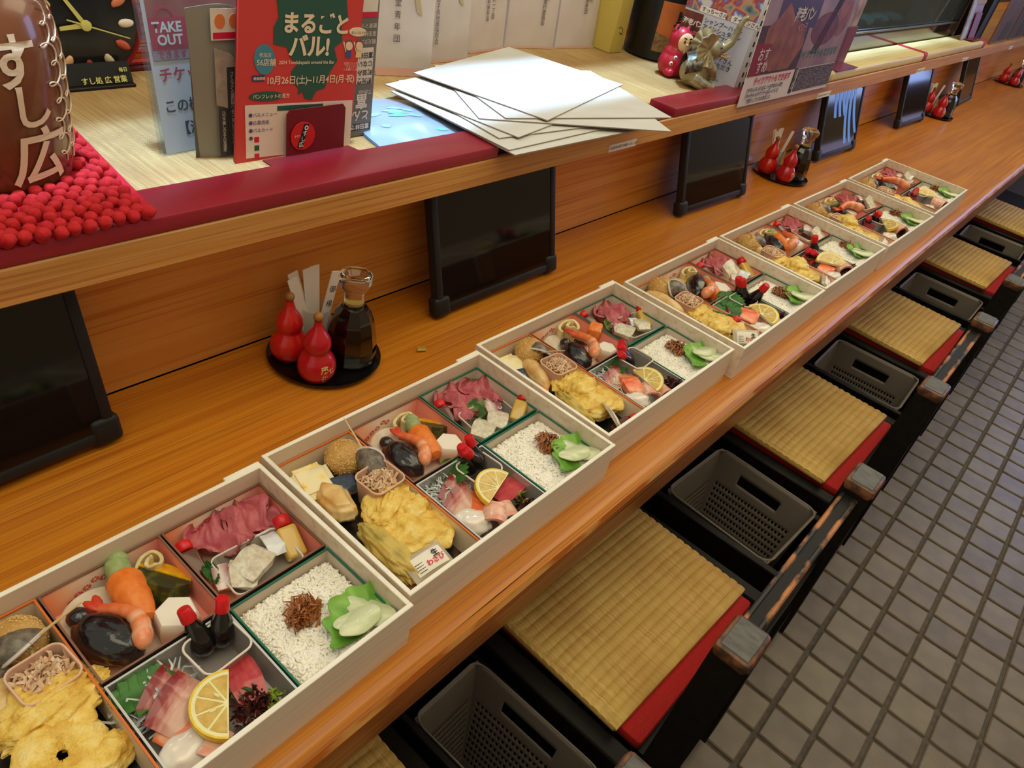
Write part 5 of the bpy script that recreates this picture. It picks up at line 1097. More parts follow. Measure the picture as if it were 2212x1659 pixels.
M_PLC = glass('milky clear plastic', (222, 216, 212), 0.24, 0.12, ior=1.3); M_PLR = mat('plastic cup rim', (226, 220, 212), 0.25)
cup('ccup', 'clear_cup', 0.034, 0.030, 0.028, 0.0040, M_PLC, M_PLR, 'cup', 'small clear plastic cup holding sauce drops')
M_SCUP = mat('silver lined cup', (206, 200, 192), 0.22, 0.6)
cup('scup', 'silver_cup', 0.058, 0.040, 0.017, 0.0045, M_SCUP, mat('bright silver rim', (240, 236, 228), 0.2, 0.5), 'cup', 'shallow silver rimmed cup of jelly and octopus', rc=0.007)
def strips(n, rad, ln, w, curl, seed, zr=0.006, flat=0.3, sides=5, ry=None):
    random.seed(seed); mb = MB()
    for k in range(n):
        a = random.uniform(0, 6.283); r = rad * math.sqrt(random.random()); c = Vector((r * math.cos(a), (ry or rad) / rad * r * math.sin(a), random.uniform(0.001, zr) * (1.15 - r / rad * 0.6) + 0.001))
        d = random.uniform(0, 6.283); pts = []; up_ = random.uniform(-0.1, 0.5)
        for q in range(6):
            t = q / 5 - 0.5; d2 = d + curl * t * random.uniform(0.6, 1.2)
            pts.append((c.x + ln * t * math.cos(d2), c.y + ln * t * math.sin(d2), max(0.0008, c.z + zr * 0.35 * math.sin(q * 1.7 + k) + up_ * 0.004 * (t + 0.5))))
        mb.tube(pts, [w * 0.5, w, w * 1.1, w, w * 0.9, w * 0.4], sides, flat=flat)
    return mb
single('shreds', strips(90, 0.016, 0.015, 0.0019, 2.5, 4, 0.010), 'shredded_topping', mat('shredded bonito', (240, 206, 172), 0.35, col2=(226, 176, 138), scale=120, sss=0.3, coat=0.3), 'topping', 'pile of pale shredded topping', kind='stuff')
# fried things
mb = lump(0.031, 0.0145, 0.0125, 21, 4, (0.10, 0.05, 0.03), taper=0.35); single('roll', mb, 'fried_roll', M_FRY, 'fried roll', 'golden fried spring roll')
mb = MB(); tri = [(-0.030, 0.014), (0.002, 0.018), (0.030, -0.006), (0.012, -0.020), (-0.014, -0.010)]
bm_ = bmesh.new(); vs_ = [bm_.verts.new((x, y, 0)) for x, y in tri]; f_ = bm_.faces.new(vs_); r_ = bmesh.ops.extrude_face_region(bm_, geom=[f_])
for v in r_['geom']:
    if isinstance(v, bmesh.types.BMVert): v.co.z += 0.018; v.co.x *= 0.86; v.co.y *= 0.84
bmesh.ops.bevel(bm_, geom=bm_.edges[:], offset=0.004, segments=3, affect='EDGES'); bmesh.ops.triangulate(bm_, faces=bm_.faces[:]); bmesh.ops.subdivide_edges(bm_, edges=bm_.edges[:], cuts=1)
for v in bm_.verts: v.co *= 1 + 0.06 * nz(v.co, 130, 3)
bmesh.ops.recalc_face_normals(bm_, faces=bm_.faces[:]); mb.bm(bm_); o_ = fuse(mb, 0.0011, 'fried_triangle', [M_FRY], None, 10); proto('triangle', o_, 'fried_triangle', 'fried parcel', 'pale golden fried triangle parcel')
single('temp_a', lump(0.030, 0.022, 0.0125, 31, 5, (0.22, 0.10, 0.05), ridge=0.34), 'vegetable_tempura', M_TEMP, 'tempura', 'crisp yellow vegetable tempura')
single('temp_b', lump(0.031, 0.023, 0.0125, 47, 5, (0.26, 0.14, 0.07)), 'fish_tempura', M_TEMP, 'tempura', 'wide yellow battered tempura')
single('temp_c', lump(0.040, 0.0125, 0.012, 63, 5, (0.2, 0.14, 0.07), ridge=0.12), 'pepper_tempura', M_TEMP2, 'tempura', 'long green pepper tempura')
single('temp_d', lump(0.024, 0.020, 0.016, 71, 5, (0.24, 0.14, 0.06)), 'small_tempura', M_TEMP, 'tempura', 'small knobbly yellow tempura')
# lotus root tempura with holes
mb = MB(); nR = 40
def lotus(u, v):
    a = 2 * math.pi * u; rr = 0.0032 + (0.0275 - 0.0032) * v; k = 1 + 0.07 * noise.noise(Vector((math.cos(a) * 2, math.sin(a) * 2, v * 3))) + 0.05 * noise.noise(Vector((math.cos(a) * 7, math.sin(a) * 7, v * 6)))
    return (rr * k * math.cos(a), rr * k * math.sin(a) * 0.9, 0.004 + 0.006 * math.sin(math.pi * (0.06 + 0.9 * v)) + 0.0022 * noise.noise(Vector((math.cos(a) * 6, math.sin(a) * 6, v * 9))))
mb.grid(lotus, 64, 12, 0, -0.0055); single('lotus', mb, 'lotus_tempura', M_TEMP, 'tempura', 'round lotus root tempura with a hole', ang=80)
# simmered things
mb = MB(); mb.lathe([(0.0, 0), (0.022, 0), (0.0255, 0.002), (0.0262, 0.006), (0.025, 0.0105), (0.023, 0.012), (0.0, 0.0122)], 48, sy=0.82); single('disc', mb, 'radish_disc', mat('translucent radish', (206, 190, 166), 0.25, col2=(224, 214, 200), scale=60, sss=0.5, coat=0.3), 'radish', 'translucent simmered radish disc')
g = thing('carrot', 'carved_carrot', 'carrot', 'orange carrot shaped cake with green top')
mb = MB(); mb.M = tr(-0.010, 0, 0.0122) @ rot(90, 'Y')
mb.lathe([(0.0, -0.003), (0.0095, -0.001), (0.0122, 0.004), (0.0118, 0.018), (0.0098, 0.034), (0.0068, 0.043), (0.0, 0.045)], 24); mb.v = [(x, y * 1.1 + 0.0012 * nz((x, y, z), 110, 1), max(0.0005, z)) for x, y, z in mb.v]
mb.build('orange_body', mat('orange fish cake', (226, 112, 34), 0.4, col2=(236, 140, 60), scale=120, bump=0.25, sss=0.3), g)
mb = MB(); mb.blob(0.0115, 0.0092, 0.0095, (-0.018, 0.0, 0.0135), 3, lambda p: 1 + 0.14 * nz(p, 2.5, 4)); mb.blob(0.008, 0.008, 0.008, (-0.026, 0.002, 0.0145), 3, lambda p: 1 + 0.12 * nz(p, 2.5, 6)); mb.build('green_top', mat('green paste', (142, 160, 104), 0.5, col2=(160, 176, 120), scale=150, bump=0.3, sss=0.3), g)
single('carrot_slice', MB().box(-0.013, 0.013, -0.010, 0.010, 0, 0.02, bev=0.003, seg=2), 'carrot_block', mat('simmered carrot', (226, 108, 40), 0.35, col2=(240, 150, 80), scale=90, stretch=(1, 4, 1), sss=0.3), 'carrot', 'simmered orange carrot block')
g = thing('pumpkin', 'pumpkin_piece', 'pumpkin', 'dark green and yellow pumpkin piece')
mb = MB(); out = []
for k in range(28):
    a = 2 * math.pi * k / 28; r = 0.021 * (1 + 0.06 * math.cos(7 * a)); out.append((r * math.cos(a), 0.72 * r * math.sin(a)))
mb.prism(out, 0.0, 0.010); mb.prism([(x * 0.98, y * 0.98) for x, y in out], 0.010, 0.0155); mb.build('green_skin', mat('pumpkin skin', (44, 54, 30), 0.35, col2=(92, 92, 30), scale=110, lo=0.5, hi=0.66, coat=0.3), g, smooth=False)
mb = MB(); mb.prism([(x * 1.01, y * 1.01) for x, y in out if y > 0.001], 0.006, 0.0165); mb.build('yellow_flesh', mat('pumpkin flesh', (234, 182, 26), 0.45, col2=(214, 150, 20), scale=120, sss=0.2, bump=0.2), g, smooth=False)
mb = MB(); mb.blob(0.029, 0.0165, 0.0145, (0, 0, 0.0135), 4, lambda p: 1 + 0.10 * nz(p, 1.8, 8) + 0.075 * nz((p.x * 1.4, p.y * 5, p.z * 5), 1.5, 2) + 0.03 * nz(p, 8, 3)); mb.blob(0.009, 0.008, 0.008, (-0.028, 0.002, 0.015), 3, lambda p: 1 + 0.1 * nz(p, 2.4, 3)); mb.v = [(x, y, max(0.0005, z)) for x, y, z in mb.v]
single('eggplant', mb, 'simmered_eggplant', mat('eggplant skin', (22, 19, 26), 0.12, col2=(104, 74, 54), scale=34, lo=0.55, hi=0.72, coat=0.8, bump=0.5, bscale=140), 'eggplant', 'glossy dark simmered eggplant')
# prawn
g = thing('prawn', 'boiled_prawn', 'prawn', 'curved orange boiled prawn')
pts = []; rad = []
for k in range(26):
    t = k / 25; a = math.radians(-35 + 95 * t); pts.append((-0.026 + 0.052 * t, 0.012 * math.sin(math.pi * t) - 0.004, 0.009 + 0.005 * math.sin(math.pi * t * 0.9)))
    rad.append((0.0046 + 0.0036 * t) * (1 + 0.05 * math.cos(t * 38)) * (1.0 if t < 0.86 else math.sqrt(max(0.05, 1 - ((t - 0.86) / 0.14) ** 2))))
mb = MB(); mb.tube(pts, rad, 14); mb.build('body', grad('prawn flesh', 'X', [(-0.028, (218, 82, 44)), (-0.012, (232, 124, 72)), (-0.002, (234, 134, 82)), (0.004, (240, 188, 152)), (0.008, (232, 128, 76)), (0.016, (238, 176, 138)), (0.020, (232, 132, 82)), (0.028, (238, 170, 130))], 0.25, sss=0.3, nscale=60, namt=0.12, coat=0.4), g, ang=80)
for s in (-1, 1):
    mb = MB(); mb.M = tr(-0.026, -0.004, 0.009) @ rot(180 + s * 16, 'Z'); mb.blob(0.009, 0.0038, 0.0018, (0.007, 0, 0), 2); mb.build('tail_fan', mat('prawn tail', (206, 62, 34), 0.3, coat=0.3), g)
mb = MB(); mb.lathe([(0.0, 0), (0.0155, 0), (0.0172, 0.003), (0.0176, 0.012), (0.0160, 0.0195), (0.0145, 0.0215), (0.0, 0.022)], 6); single('taro', mb, 'carved_taro', grad('taro', 'Z', [(0, (214, 166, 130)), (0.012, (226, 190, 160)), (0.017, (236, 222, 206)), (0.022, (240, 234, 224))], 0.35, sss=0.4, nscale=40, namt=0.15, coat=0.15), 'taro', 'white hexagonal carved taro', ang=25)
def yub(u, v):
    a = 2 * math.pi * u * 1.5; rr = 0.003 + 0.0125 * u; return (rr * math.cos(a) * 1.15, rr * math.sin(a), 0.001 + 0.024 * v * (1 - 0.25 * u) + 0.002 * noise.noise(Vector((u * 12, v * 4, 0))) + 0.002 * math.sin(a * 2) * v)
mb = MB(); mb.grid(yub, 70, 10, 0, 0.0034); single('yuba', mb, 'bean_curd_roll', mat('yuba skin', (228, 212, 160), 0.3, col2=(206, 178, 116), scale=70, sss=0.4, coat=0.3, bump=0.25), 'bean curd roll', 'pale rolled bean curd bundle', ang=80)
# sauces
M_CAP = mat('red plastic cap', (206, 26, 34), 0.3)
g = thing('drop', 'soy_drop', 'sauce bottle', 'red capped black soy drop')
MB().lathe([(0.0, 0.0), (0.0045, 0.0012), (0.0088, 0.0065), (0.0098, 0.012), (0.0088, 0.020), (0.0058, 0.0285), (0.0042, 0.0325), (0.0040, 0.034)], 24, rib=12, ribd=0.02).build('drop_body', mat('soy through plastic', (16, 13, 13), 0.14, coat=0.6), g, ang=70)
MB().lathe([(0.0056, 0.0325), (0.0058, 0.034), (0.0050, 0.0425), (0.0044, 0.0435), (0.0, 0.0437)], 16).build('red_cap', M_CAP, g, ang=50)
def sauce(key, col, desc):
    g = thing(key, 'sauce_bottle', 'sauce bottle', desc)
    mb = MB(); mb.box(-0.019, 0.010, -0.0085, 0.0085, 0.0, 0.0125, bev=0.003, seg=3); mb.build('bottle_body', mat('sauce ' + key, col, 0.18, sss=0.2, coat=0.4), g)
    mb = MB(); mb.M = tr(0.0105, 0, 0.0062) @ rot(90, 'Y'); mb.lathe([(0.0062, 0.0), (0.0070, 0.0008), (0.0068, 0.0085), (0.0058, 0.0098), (0.0, 0.0098)], 24, rib=24, ribd=0.03); mb.build('red_cap', M_CAP, g, ang=50)
sauce('brown', (96, 50, 34), 'red capped brown sauce bottle'); sauce('mustard', (214, 176, 84), 'red capped mustard sauce bottle')
g = thing('packet', 'wasabi_packet', 'packet', 'clear wasabi packet with red and black lettering')
mb = MB(); mb.grid(lambda u, v: (-0.023 + 0.046 * u, -0.0145 + 0.029 * v, 0.0005 + 0.005 * (math.sin(math.pi * u) * math.sin(math.pi * v)) ** 0.5), 16, 12); mb.grid(lambda u, v: (-0.023 + 0.046 * u, -0.0145 + 0.029 * (1 - v), 0.0), 2, 2); mb.build('film', glass('packet film', (232, 220, 196), 0.42, 0.15), g)
mb = MB(); mb.grid(lambda u, v: (-0.018 + 0.036 * u, -0.0095 + 0.019 * v, 0.0012 + 0.0050 * (math.sin(math.pi * (0.1 + 0.8 * u)) * math.sin(math.pi * (0.17 + 0.66 * v))) ** 0.5), 14, 10, 0, 0.0003); lb_ = mb.build('label', mat('packet label', (232, 226, 212), 0.45), g)
text('わさび', 0.0068, M_PR, lb_, tr(-0.005, -0.005, 0.0068), 0.03, name='red_lettering'); text('生', 0.0075, M_INK, lb_, tr(0.005, 0.001, 0.0067), 0.03, name='black_lettering')
for k in range(4): MB().box(-0.0165, -0.0075, -0.007 + 0.0028 * k, -0.0065 + 0.0028 * k, 0.0055, 0.0058)  .build('fine_print', M_INK, lb_, smooth=False)
# sashimi side
def leaf(L_, W_, seed, teeth=0.14, lift=0.006):
    def fn(u, v):
        t = v; s = 2 * u - 1; w = W_ / 2 * (math.sin(math.pi * min(1, t ** 0.75)) ** 0.75 if 0 < t < 1 else 0.0)
        w *= 1 + teeth * ((t * 14) % 1.0 - 0.5) * 2 * abs(s) ** 3
        return (-L_ / 2 + L_ * t - abs(s) * 0.002 * math.cos(t * 44), s * w, 0.002 + lift * (t - 0.3) ** 2 * 4 * 0.5 + 0.0035 * abs(s) + 0.0012 * noise.noise(Vector((t * 5, s * 3, seed))))
    mb = MB(); mb.grid(fn, 12, 84, 0, 0.0006); return mb
def leafmat(name, ca, cb):
    if name in MATS: return MATS[name]
    mt = mat(name, ca, 0.45, col2=cb, scale=50, stretch=(1, 1, 1), sss=0.0, bump=0.3, bscale=160); return mt
single('shiso', leaf(0.048, 0.042, 1), 'shiso_leaf', leafmat('shiso green', (48, 98, 34), (66, 122, 48)), 'leaf', 'green serrated shiso leaf', ang=80)
def slab(L_, W_, T_, bend, seed, droop=0.0):
    def fn(u, v):
        x = (u - 0.5) * L_; y = (v - 0.5) * W_ * (1 - 0.18 * abs(2 * u - 1) ** 2)
        return (x, y, T_ + 0.001 + bend * (1 - (2 * u - 1) ** 2) + droop * u + 0.0009 * noise.noise(Vector((u * 4, v * 3, seed))))
    mb = MB(); mb.grid(fn, 18, 10, 0, T_); mb.v = [(x, y, max(0.0004, z)) for x, y, z in mb.v]; return mb
M_YT = grad('yellowtail flesh', 'Y', [(-0.014, (216, 178, 156)), (-0.001, (206, 158, 140)), (0.005, (186, 110, 102)), (0.0085, (152, 52, 54)), (0.014, (128, 36, 42))], 0.22, sss=0.2, nscale=90, namt=0.5, coat=0.35, stretch=(1, 4, 4))
single('yellowtail', slab(0.038, 0.028, 0.009, 0.005, 3), 'yellowtail_slice', M_YT, 'sashimi', 'pink and red yellowtail slice', ang=60)
single('tuna', slab(0.034, 0.022, 0.008, 0.003, 5), 'tuna_slice', mat('tuna flesh', (176, 44, 52), 0.25, col2=(196, 76, 78), scale=60, stretch=(1, 4, 4), sss=0.3, coat=0.3), 'sashimi', 'deep red tuna slice', ang=60)
single('salmon', slab(0.032, 0.021, 0.008, 0.004, 6), 'salmon_slice', mat('salmon flesh', (230, 104, 50), 0.25, col2=(240, 160, 116), scale=50, stretch=(4, 1, 1), lo=0.48, hi=0.62, sss=0.35, coat=0.35), 'sashimi', 'orange salmon slice', ang=60)
single('squid', lump(0.0165, 0.0125, 0.008, 88, 4, (0.22, 0.05, 0.0)), 'squid_slice', mat('squid flesh', (236, 228, 218), 0.12, col2=(226, 214, 202), scale=40, sss=0.6, coat=0.6), 'sashimi', 'glossy white squid slice', ang=60)
def curl(u, v):
    a = math.pi * (0.15 + 1.25 * u); r = 0.0105 - 0.003 * u; return (r * math.cos(a), (v - 0.5) * 0.022 * (1 - 0.2 * u), 0.0105 + r * math.sin(a) * 0.85 + 0.0006 * noise.noise(Vector((u * 5, v * 4, 2))))
mb = MB(); mb.grid(curl, 26, 8, 0, 0.0032); mb.v = [(x, y, max(0.0004, z)) for x, y, z in mb.v]
single('bream', mb, 'sea_bream_slice', mat('sea bream flesh', (232, 186, 162), 0.2, col2=(224, 150, 130), scale=70, stretch=(1, 3, 1), sss=0.5, coat=0.4), 'sashimi', 'curled pale pink sea bream slice', ang=60)
# lemon half slice: flat edge on the X axis, rind towards +Y
g = thing('lemon', 'lemon_slice', 'lemon', 'half slice of lemon with seeds')
def half(r0, r1, z0, z1, n=40):
    mb = MB(); vs = []; fs = []
    for k in range(n + 1):
        a = math.pi * k / n
        for r in (r0, r1):
            for z in (z0, z1): vs.append((r * math.cos(a), r * math.sin(a), z))
    for k in range(n):
        b = 4 * k; fs += [(b, b + 4, b + 6, b + 2), (b + 1, b + 3, b + 7, b + 5), (b + 2, b + 6, b + 7, b + 3), (b, b + 1, b + 5, b + 4)]
    fs += [(0, 2, 3, 1), (4 * n, 4 * n + 1, 4 * n + 3, 4 * n + 2)]
    return mb.add(vs, fs)
RL = 0.0275
half(RL - 0.0016, RL, 0.0, 0.0052).build('rind', mat('lemon rind', (226, 186, 40), 0.4, col2=(236, 204, 70), scale=200, bump=0.2), g, ang=30)
half(0.0, RL - 0.0016, 0.0001, 0.0051).build('pith', mat('lemon pith', (240, 230, 176), 0.5, sss=0.2), g, ang=30)
M_PULP = mat('lemon pulp', (222, 186, 96), 0.18, col2=(206, 164, 70), scale=160, stretch=(1, 1, 1), sss=0.4, coat=0.6, bump=0.4, bscale=500)
for k in range(5):
    a0 = math.pi * (k + 0.06) / 5; a1 = math.pi * (k + 0.94) / 5
    pl_ = [(0.0032 * math.cos((a0 + a1) / 2), 0.0032 * math.sin((a0 + a1) / 2) + 0.0004)] + [((RL - 0.0045) * math.cos(a0 + (a1 - a0) * t / 7), (RL - 0.0045) * math.sin(a0 + (a1 - a0) * t / 7)) for t in range(8)]
    MB().prism(pl_, -0.0002, 0.0056).build('segment', M_PULP, g, smooth=False)
for a, r in ((0.9, 0.011), (2.0, 0.012)):
    mb = MB(); mb.M = tr(r * math.cos(a), r * math.sin(a), 0.0056) @ rot(math.degrees(a), 'Z'); mb.blob(0.0032, 0.0015, 0.0010, sub=2); mb.build('seed', mat('lemon seed', (236, 218, 160), 0.4), g)
g = thing('cucumber', 'cucumber_slice', 'cucumber', 'half round cucumber slice with green skin')
half(0.0, 0.0105, 0.0, 0.0028, 20).build('pale_flesh', mat('cucumber flesh', (196, 206, 130), 0.3, sss=0.3, coat=0.3), g, ang=30); half(0.0105, 0.0118, 0.0, 0.0028, 20).build('green_skin', mat('cucumber skin', (40, 84, 30), 0.35, coat=0.3), g, ang=30)
mb = MB()
for k in range(4):
    mb.M = tr(-0.006 + 0.0042 * k, 0.0006 * k, 0.0) @ rot(-58, 'Y') @ rot(8 * k, 'X'); mb.lathe([(0.0, 0.0), (0.0105, 0.0), (0.0105, 0.0016), (0.0, 0.0016)], 22, (0.009, 0, 0.0), sx=0.75, sy=1.15)
mb.v = [(x, y, max(0.0004, z)) for x, y, z in mb.v]; single('cukefan', mb, 'cucumber_fan', mat('cucumber fan skin', (54, 100, 34), 0.3, col2=(152, 176, 96), scale=90, lo=0.45, hi=0.62, coat=0.4), 'cucumber', 'fan of thin green cucumber slices')
single('darkweed', strips(46, 0.0105, 0.013, 0.0014, 4.5, 14, 0.014), 'dark_seaweed', mat('dark red seaweed', (58, 22, 24), 0.25, col2=(92, 44, 36), scale=200, coat=0.3), 'seaweed', 'tuft of dark red seaweed', kind='stuff')
single('greenweed', strips(26, 0.0085, 0.011, 0.0015, 4.0, 15, 0.011), 'green_seaweed', mat('pale green seaweed', (148, 168, 62), 0.35, col2=(110, 142, 44), scale=200), 'seaweed', 'tuft of pale green seaweed', kind='stuff')
single('noodles', strips(70, 0.019, 0.03, 0.0011, 2.0, 16, 0.010, 0.6, ry=0.014), 'radish_threads', mat('radish threads', (214, 210, 206), 0.15, col2=(196, 196, 196), scale=80, sss=0.5, coat=0.4), 'radish', 'glassy white shredded radish threads', kind='stuff')
# beef tray
def beef(seed):
    def fn(u, v):
        p_, q_ = 2 * u - 1, 2 * v - 1; x = 0.017 * p_ * math.sqrt(1 - 0.42 * q_ * q_); y = 0.020 * q_ * math.sqrt(1 - 0.42 * p_ * p_)
        return (x + 0.004 * math.sin(v * 6 + seed), y + 0.002 * math.sin(u * 9 + seed), 0.009 + 0.0065 * math.sin(u * 8.5 + seed * 1.3 + v * 1.4) * (0.6 + 0.25 * v) * (1 - 0.6 * q_ ** 4) + 0.003 * math.sin(v * 7 + seed) + 0.003 * noise.noise(Vector((u * 5, v * 5, seed))) + 0.0016 * noise.noise(Vector((u * 13, v * 11, seed))))
    mb = MB(); mb.grid(fn, 34, 16, 0, 0.0024); mb.v = [(x, y, max(0.0004, z)) for x, y, z in mb.v]; return mb
M_BEEF = grad('roast beef', 'Y', [(-0.021, (120, 66, 54)), (-0.0165, (178, 84, 92)), (0.0, (192, 98, 108)), (0.014, (182, 86, 96)), (0.0175, (118, 68, 56)), (0.021, (88, 52, 40))], 0.5, nscale=150, namt=0.35, bump=1.0, bscale=260)
single('beef_a', beef(1.0), 'roast_beef_slice', M_BEEF, 'roast beef', 'folded pink roast beef slice', ang=80); single('beef_b', beef(3.7), 'roast_beef_slice', M_BEEF, 'roast beef', 'crumpled pink roast beef slice', ang=80)
single('jelly', slab(0.029, 0.024, 0.006, 0.004, 9), 'jelly_slice', mat('speckled grey jelly', (226, 220, 206), 0.12, col2=(202, 190, 164), scale=230, sss=0.5, coat=0.7, bump=0.4, bscale=500), 'jelly', 'speckled grey jelly slice', ang=60)
single('whitejelly', slab(0.028, 0.017, 0.005, 0.006, 11), 'white_squid_strip', mat('white squid strip', (228, 230, 236), 0.12, sss=0.5, coat=0.6), 'squid', 'glassy white squid strip', ang=60)
g = thing('octopus', 'octopus_slice', 'octopus', 'purple red octopus slice')
slab(0.024, 0.018, 0.007, 0.003, 12).build('flesh', grad('octopus flesh', 'Y', [(-0.010, (112, 44, 56)), (-0.004, (150, 84, 92)), (0.003, (228, 214, 210)), (0.010, (140, 64, 76))], 0.2, sss=0.3, nscale=90, namt=0.3, coat=0.5), g, ang=60)
for x, y in ((-0.006, -0.0065), (0.0, -0.0075), (0.006, -0.006)):
    MB().lathe([(0.0012, 0.0), (0.0024, 0.001), (0.0026, 0.002), (0.0016, 0.0024), (0.0010, 0.0014)], 14, (x, y, 0.0085)).build('sucker', mat('octopus sucker', (214, 176, 176), 0.25, coat=0.4), g)
single('greenleaf', leaf(0.026, 0.013, 4, 0.0, 0.004), 'green_garnish_leaf', leafmat('garnish green', (32, 76, 28), (60, 110, 40)), 'leaf', 'small dark green garnish leaf', ang=80)
# rice
random.seed(21); mb = MB()
def rz_(x, y): return 0.0215 + 0.004 * nz((x, y, 0), 34, 2) + 0.003 * math.exp(-((x - 0.03) ** 2 + (y + 0.012) ** 2) / 0.0009) - 0.006 * max(0, (abs(x) - 0.040) / 0.007) - 0.006 * max(0, (abs(y) - 0.040) / 0.007)
mb.grid(lambda u, v: (-0.0462 + 0.0924 * u, -0.0465 + 0.093 * v, rz_(-0.0462 + 0.0924 * u, -0.0465 + 0.093 * v) - 0.0002), 30, 30)
for k in range(2300):
    x = random.uniform(-0.0445, 0.0445); y = random.uniform(-0.0448, 0.0448); z = rz_(x, y) + random.uniform(-0.0008, 0.0012); a = random.uniform(0, 3.14); b = random.uniform(-0.35, 0.35); l_ = random.uniform(0.0024, 0.0032); d = Vector((math.cos(a) * math.cos(b), math.sin(a) * math.cos(b), math.sin(b)))
    c = Vector((x, y, z)); c.x = max(-0.0438, min(0.0438, c.x)); c.y = max(-0.044, min(0.044, c.y)); r = random.uniform(0.0011, 0.0015)
    mb.tube([tuple(c - d * l_), tuple(c - d * l_ * 0.55), tuple(c + d * l_ * 0.55), tuple(c + d * l_)], [r * 0.35, r, r, r * 0.35], 5)
single('rice', mb, 'steamed_rice', mat('steamed rice', (250, 247, 240), 0.35, col2=(246, 240, 226), scale=90), 'rice', 'bed of white steamed rice', ang=70, kind='stuff')
single('tsuku', strips(70, 0.0125, 0.015, 0.0011, 3.5, 24, 0.009, ry=0.010), 'simmered_shreds', mat('brown simmered shreds', (132, 70, 30), 0.25, col2=(172, 104, 50), scale=160, coat=0.5), 'topping', 'heap of brown simmered shreds on the rice', kind='stuff')
def lett(u, v):
    a = math.pi * (0.02 + 0.96 * u); r = 0.006 + 0.024 * v * (1 + 0.10 * math.sin(u * 34) * v); return (r * math.cos(a), r * math.sin(a) * 1.05 - 0.010, 0.002 + 0.007 * v * v + 0.0025 * math.sin(u * 26) * v + 0.001 * noise.noise(Vector((u * 9, v * 5, 3))))
mb = MB(); mb.grid(lett, 70, 12, 0, 0.0007); single('lettuce', mb, 'green_leaf', leafmat('fresh green leaf', (92, 150, 46), (140, 190, 84)), 'leaf', 'frilly green leaf on the rice', ang=80)
mb = MB()
def pick(u, v):
    a = 2 * math.pi * u; r = 0.0135 * v; return (r * math.cos(a) * 1.1, r * math.sin(a) * 0.8, 0.002 + 0.002 * math.cos(a + 1) * v + 0.0008 * math.sin(3 * a) * v)
mb.lathe([(0.0, 0.0), (0.0125, 0.0004), (0.0135, 0.0012), (0.0128, 0.0022), (0.0, 0.0026)], 28, sx=1.15, sy=0.62); mb.v = [(x, y * (1 + 0.25 * x / 0.015) + 0.0006 * math.sin(x * 300), z + 0.004 * (x / 0.015) ** 2 * 0.5 + 0.0008 * math.sin(y * 400 + x * 90)) for x, y, z in mb.v]; single('pickle', mb, 'radish_pickle', mat('pale green pickle', (218, 222, 186), 0.2, col2=(204, 212, 168), scale=50, sss=0.4, coat=0.4), 'pickle', 'pale green radish pickle slice', ang=70)

